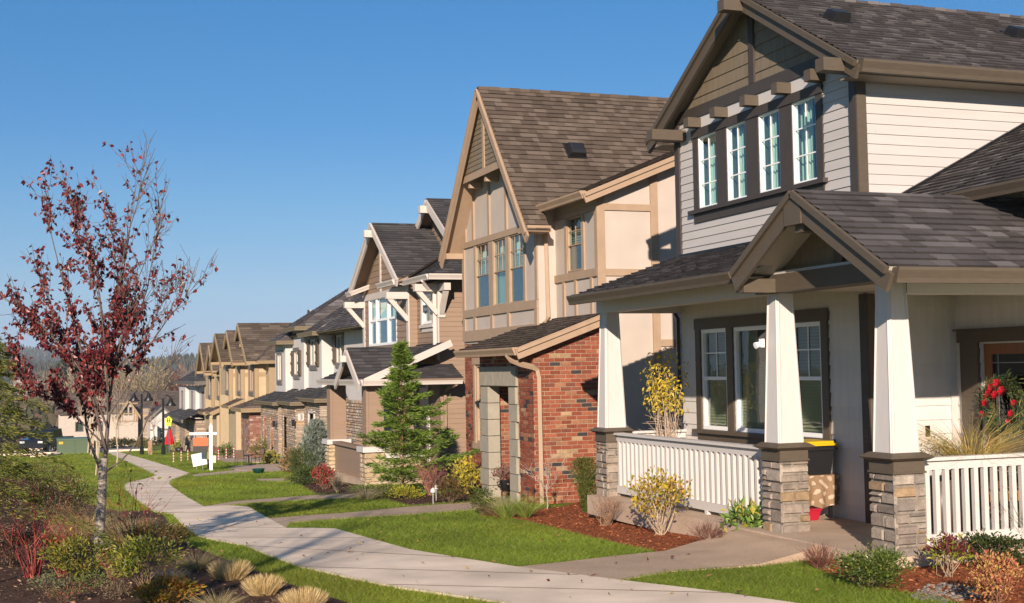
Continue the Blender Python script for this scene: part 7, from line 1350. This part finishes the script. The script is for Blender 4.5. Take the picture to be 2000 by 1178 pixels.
def hill(Y, prof, name, depth_=500):
    q = MB(); top = [(far_point(px, Y), px_z(py, px, Y)) for px, py in prof]; k = 5
    for i in range(len(top) - 1):
        for j in range(k):
            f0, f1 = j / k, (j + 1) / k; e = lambda zt, f: -19 + (zt + 19) * math.sin(f * math.pi / 2)
            q.poly([(top[i][0] * (1 - .1 * (1 - f0)), Y - depth_ * (1 - f0), e(top[i][1], f0)), (top[i + 1][0] * (1 - .1 * (1 - f0)), Y - depth_ * (1 - f0), e(top[i + 1][1], f0)), (top[i + 1][0] * (1 - .1 * (1 - f1)), Y - depth_ * (1 - f1), e(top[i + 1][1], f1)), (top[i][0] * (1 - .1 * (1 - f1)), Y - depth_ * (1 - f1), e(top[i][1], f1))])
        q.poly([(top[i][0], Y, top[i][1]), (top[i + 1][0], Y, top[i + 1][1]), (top[i + 1][0] * 1.1, Y + 400, -16), (top[i][0] * 1.1, Y + 400, -16)])
    structure(q.build(name, M['hill'])); return top
HP = [(-700, 718), (-300, 714), (-60, 716), (40, 718), (110, 722), (180, 722), (260, 716), (330, 710), (380, 705), (430, 705), (520, 710), (700, 718), (1100, 724)]
ht = hill(1150, HP, 'hill', 520); ht2 = hill(2300, [(-900, 700), (-300, 694), (-40, 692), (20, 694), (80, 698), (140, 706), (240, 714), (420, 716), (800, 720)], 'hill', 700)
fo = MB()
def tree_cone(x, y, z, h, r_, c):
    Q = []; n = 5
    for i in range(3):
        z0 = z + h * (.08 + .27 * i); z1 = z0 + h * .42; rr = r_ * (1 - .28 * i); a0 = rng.random() * 6
        for j in range(n): fo.poly([(x + rr * math.cos(a0 + 6.283 * j / n) * rng.uniform(.8, 1.2), y + rr * math.sin(a0 + 6.283 * j / n), z0), (x + rr * math.cos(a0 + 6.283 * (j + 1) / n) * rng.uniform(.8, 1.2), y + rr * math.sin(a0 + 6.283 * (j + 1) / n), z0), (x, y, z1)], c)
hx = [p[0] for p in ht]; hz_ = [p[1] for p in ht]
for i in range(2600):
    px = rng.uniform(-60, 470); f = rng.random() ** .6; Y = 1150 - 520 * (1 - f); xT = far_point(px, 1150); zt = np.interp(xT, hx, hz_); z = -19 + (zt + 19) * math.sin(f * math.pi / 2); x = xT * (1 - .1 * (1 - f)); h = rng.uniform(4.5, 9) * (1 if f > .5 else .7); tree_cone(x, Y, z - 1, h, h * .22, pick([(.022, .036, .018), (.03, .045, .02), (.04, .05, .024), (.06, .05, .028)], 1)[0])
hx2 = [p[0] for p in ht2]; hz2 = [p[1] for p in ht2]
for i in range(700):
    px = rng.uniform(-60, 260); f = rng.uniform(.5, 1); xT = far_point(px, 2300); zt = np.interp(xT, hx2, hz2); z = -19 + (zt + 19) * math.sin(f * math.pi / 2); tree_cone(xT * (1 - .1 * (1 - f)), 2300 - 700 * (1 - f), z - 2, rng.uniform(12, 22), 5, (.025, .04, .02))
o = fo.build('hill_forest', M['leaf']); o['kind'] = 'stuff'
sg = MB()      # scrub and hedges at the edge of the valley
for i in range(1500):
    px = rng.uniform(-40, 420); Y = rng.uniform(240, 620); x = far_point(px, Y); n_ = 5
    c = np.array([x, Y, g(Y) + rng.uniform(0, 3)]); C = c + rng.normal(size=(n_, 3)) * np.array([3, 2, 1.6]); sg.quads(leaf_quads(C, rdir(n_, .6), 3.0, 1.6, .2), pick([(.10, .085, .05), (.07, .07, .035), (.13, .10, .065), (.05, .055, .03), (.11, .07, .05)], n_))
o = sg.build('valley_scrub', M['twig']); o['kind'] = 'stuff'
rh = [(186, 852), (150, 850), (90, 848), (20, 850), (235, 858), (300, 862)]
for i, (px, py) in enumerate(rh):
    Y = 112 + i; x = far_point(px, Y); shrub('hedge', ('low dark hedge behind the road, below the low cream house', 'low hedge behind the road left of it', 'brownish low hedge behind the dark pickup', 'low hedge behind the road at the left edge', 'low hedge before the half-timbered house', 'low hedge before the pale gabled house')[i], px, py, 60, 14, 260, .35, .5, [(.08, .075, .03), (.06, .07, .025), (.12, .09, .05)], k=16, low=0, nst=2, base=Vector((x, Y, g(Y))), spread=.18, group='low hedges beyond the road', stemr=.02)
# bare tree standing behind the camera: its shadow falls over the walk
bare_tree('street_tree', 'bare street tree outside the picture on the near left', Vector((-4.4, 1.2, g(1.2))), 7.2, 1.3, None, (.2, .17, .14), 9, 6, .12, .42, 0, (.2, .15, .1), .02)
# ================================================================== the air of the valley
hz = MB(); hz.box(-1400, 1800, -60, 3000, -24, 80); ho = hz.build('haze', None); ho['kind'] = 'stuff'
hm = bpy.data.materials.new('haze'); hm.use_nodes = True; hn = hm.node_tree.nodes; hn.remove(hn['Principled BSDF']); pv = hn.new('ShaderNodeVolumePrincipled'); pv.inputs['Color'].default_value = (.80, .88, 1.0, 1); pv.inputs['Density'].default_value = .0002; pv.inputs['Anisotropy'].default_value = 0.0
hm.node_tree.links.new(pv.outputs[0], hn['Material Output'].inputs['Volume']); ho.data.materials.append(hm)
# ================================================================== lawn grass
polys = [np.array(p) for p in [PATH] + WALKS + PATIO + BEDS + [LBED, CIRC]]
FOOT = [(7.9, 10.9, 20, 18.5), (8.5, 21.9, 20, 29.1), (7.85, 32.1, 20, 40.2), (9.7, 45, 20, 60), (9.3, 64, 20, 99), (8.6, 10.9, 30, 100)]
def lawn(n_try, ylo, yhi, xlo, xhi, dens0):
    p = np.column_stack([rng.uniform(xlo, xhi, n_try), rng.uniform(ylo, yhi, n_try)]); p = p[in_view(p, .06)]
    z = np.interp(p[:, 1], _kn, _kz); d = p[:, 0] * cf.x + p[:, 1] * cf.y; keep = rng.random(len(p)) < np.minimum(1, dens0 / d ** 2); p = p[keep]
    m_ = np.zeros(len(p), bool)
    for q in polys: m_ |= inside(p, q)
    for x0, y0, x1, y1 in FOOT: m_ |= (p[:, 0] > x0) & (p[:, 0] < x1) & (p[:, 1] > y0) & (p[:, 1] < y1)
    return p[~m_]
GP_ = np.concatenate([lawn(620000, 8, 22, -2, 9, 190), lawn(520000, 22, 48, -2.5, 10, 560), lawn(300000, 48, 95.5, -3, 11, 2600)])
n = len(GP_); d = GP_[:, 0] * cf.x + GP_[:, 1] * cf.y; B = np.column_stack([GP_, np.interp(GP_[:, 1], _kn, _kz) + .002]); D = nrm(np.column_stack([rng.normal(size=(n, 2)) * .38, np.ones(n)]))
tone = .5 + .5 * np.sin(GP_[:, 0] * 2.1 + np.sin(GP_[:, 1] * 1.3)) * np.sin(GP_[:, 1] * .9 + GP_[:, 0]); cols = pick([(.150, .215, .018), (.185, .255, .024), (.120, .185, .016), (.23, .29, .04)], n, .75, 1.25) * (.74 + .42 * tone)[:, None]; ton2 = np.clip(np.sin(GP_[:, 0] * .8 + 1.7 * np.sin(GP_[:, 1] * .45)) + rng.normal(size=n) * .25, 0, 1); cols = cols * (1 + ton2[:, None] * np.array([.28, .08, .1])); yl = rng.random(n) < .05; cols[yl] = np.array([.26, .24, .08])
Hh = rng.uniform(.03, .06, n) * np.clip(d / 24, 1, 1.8); Wd = .0055 * np.clip(d / 15, .8, 5); q1 = blade_quads(B, D, Hh, Wd, .5, 1)
me = bpy.data.meshes.new('lawn_grass'); me.vertices.add(n * 4); me.vertices.foreach_set('co', q1.reshape(-1).astype(np.float32)); me.loops.add(n * 4); me.loops.foreach_set('vertex_index', np.arange(n * 4, dtype=np.int32)); me.polygons.add(n); me.polygons.foreach_set('loop_start', np.arange(0, n * 4, 4, dtype=np.int32)); me.polygons.foreach_set('loop_total', np.full(n, 4, np.int32)); me.update(calc_edges=True)
at = me.color_attributes.new('Col', 'FLOAT_COLOR', 'CORNER'); at.data.foreach_set('color', np.repeat(np.column_stack([cols, np.ones(n)]), 4, axis=0).astype(np.float32).ravel())
o = link_mesh('lawn_grass', me, M['leaf']); o['kind'] = 'stuff'; print('blades', n)
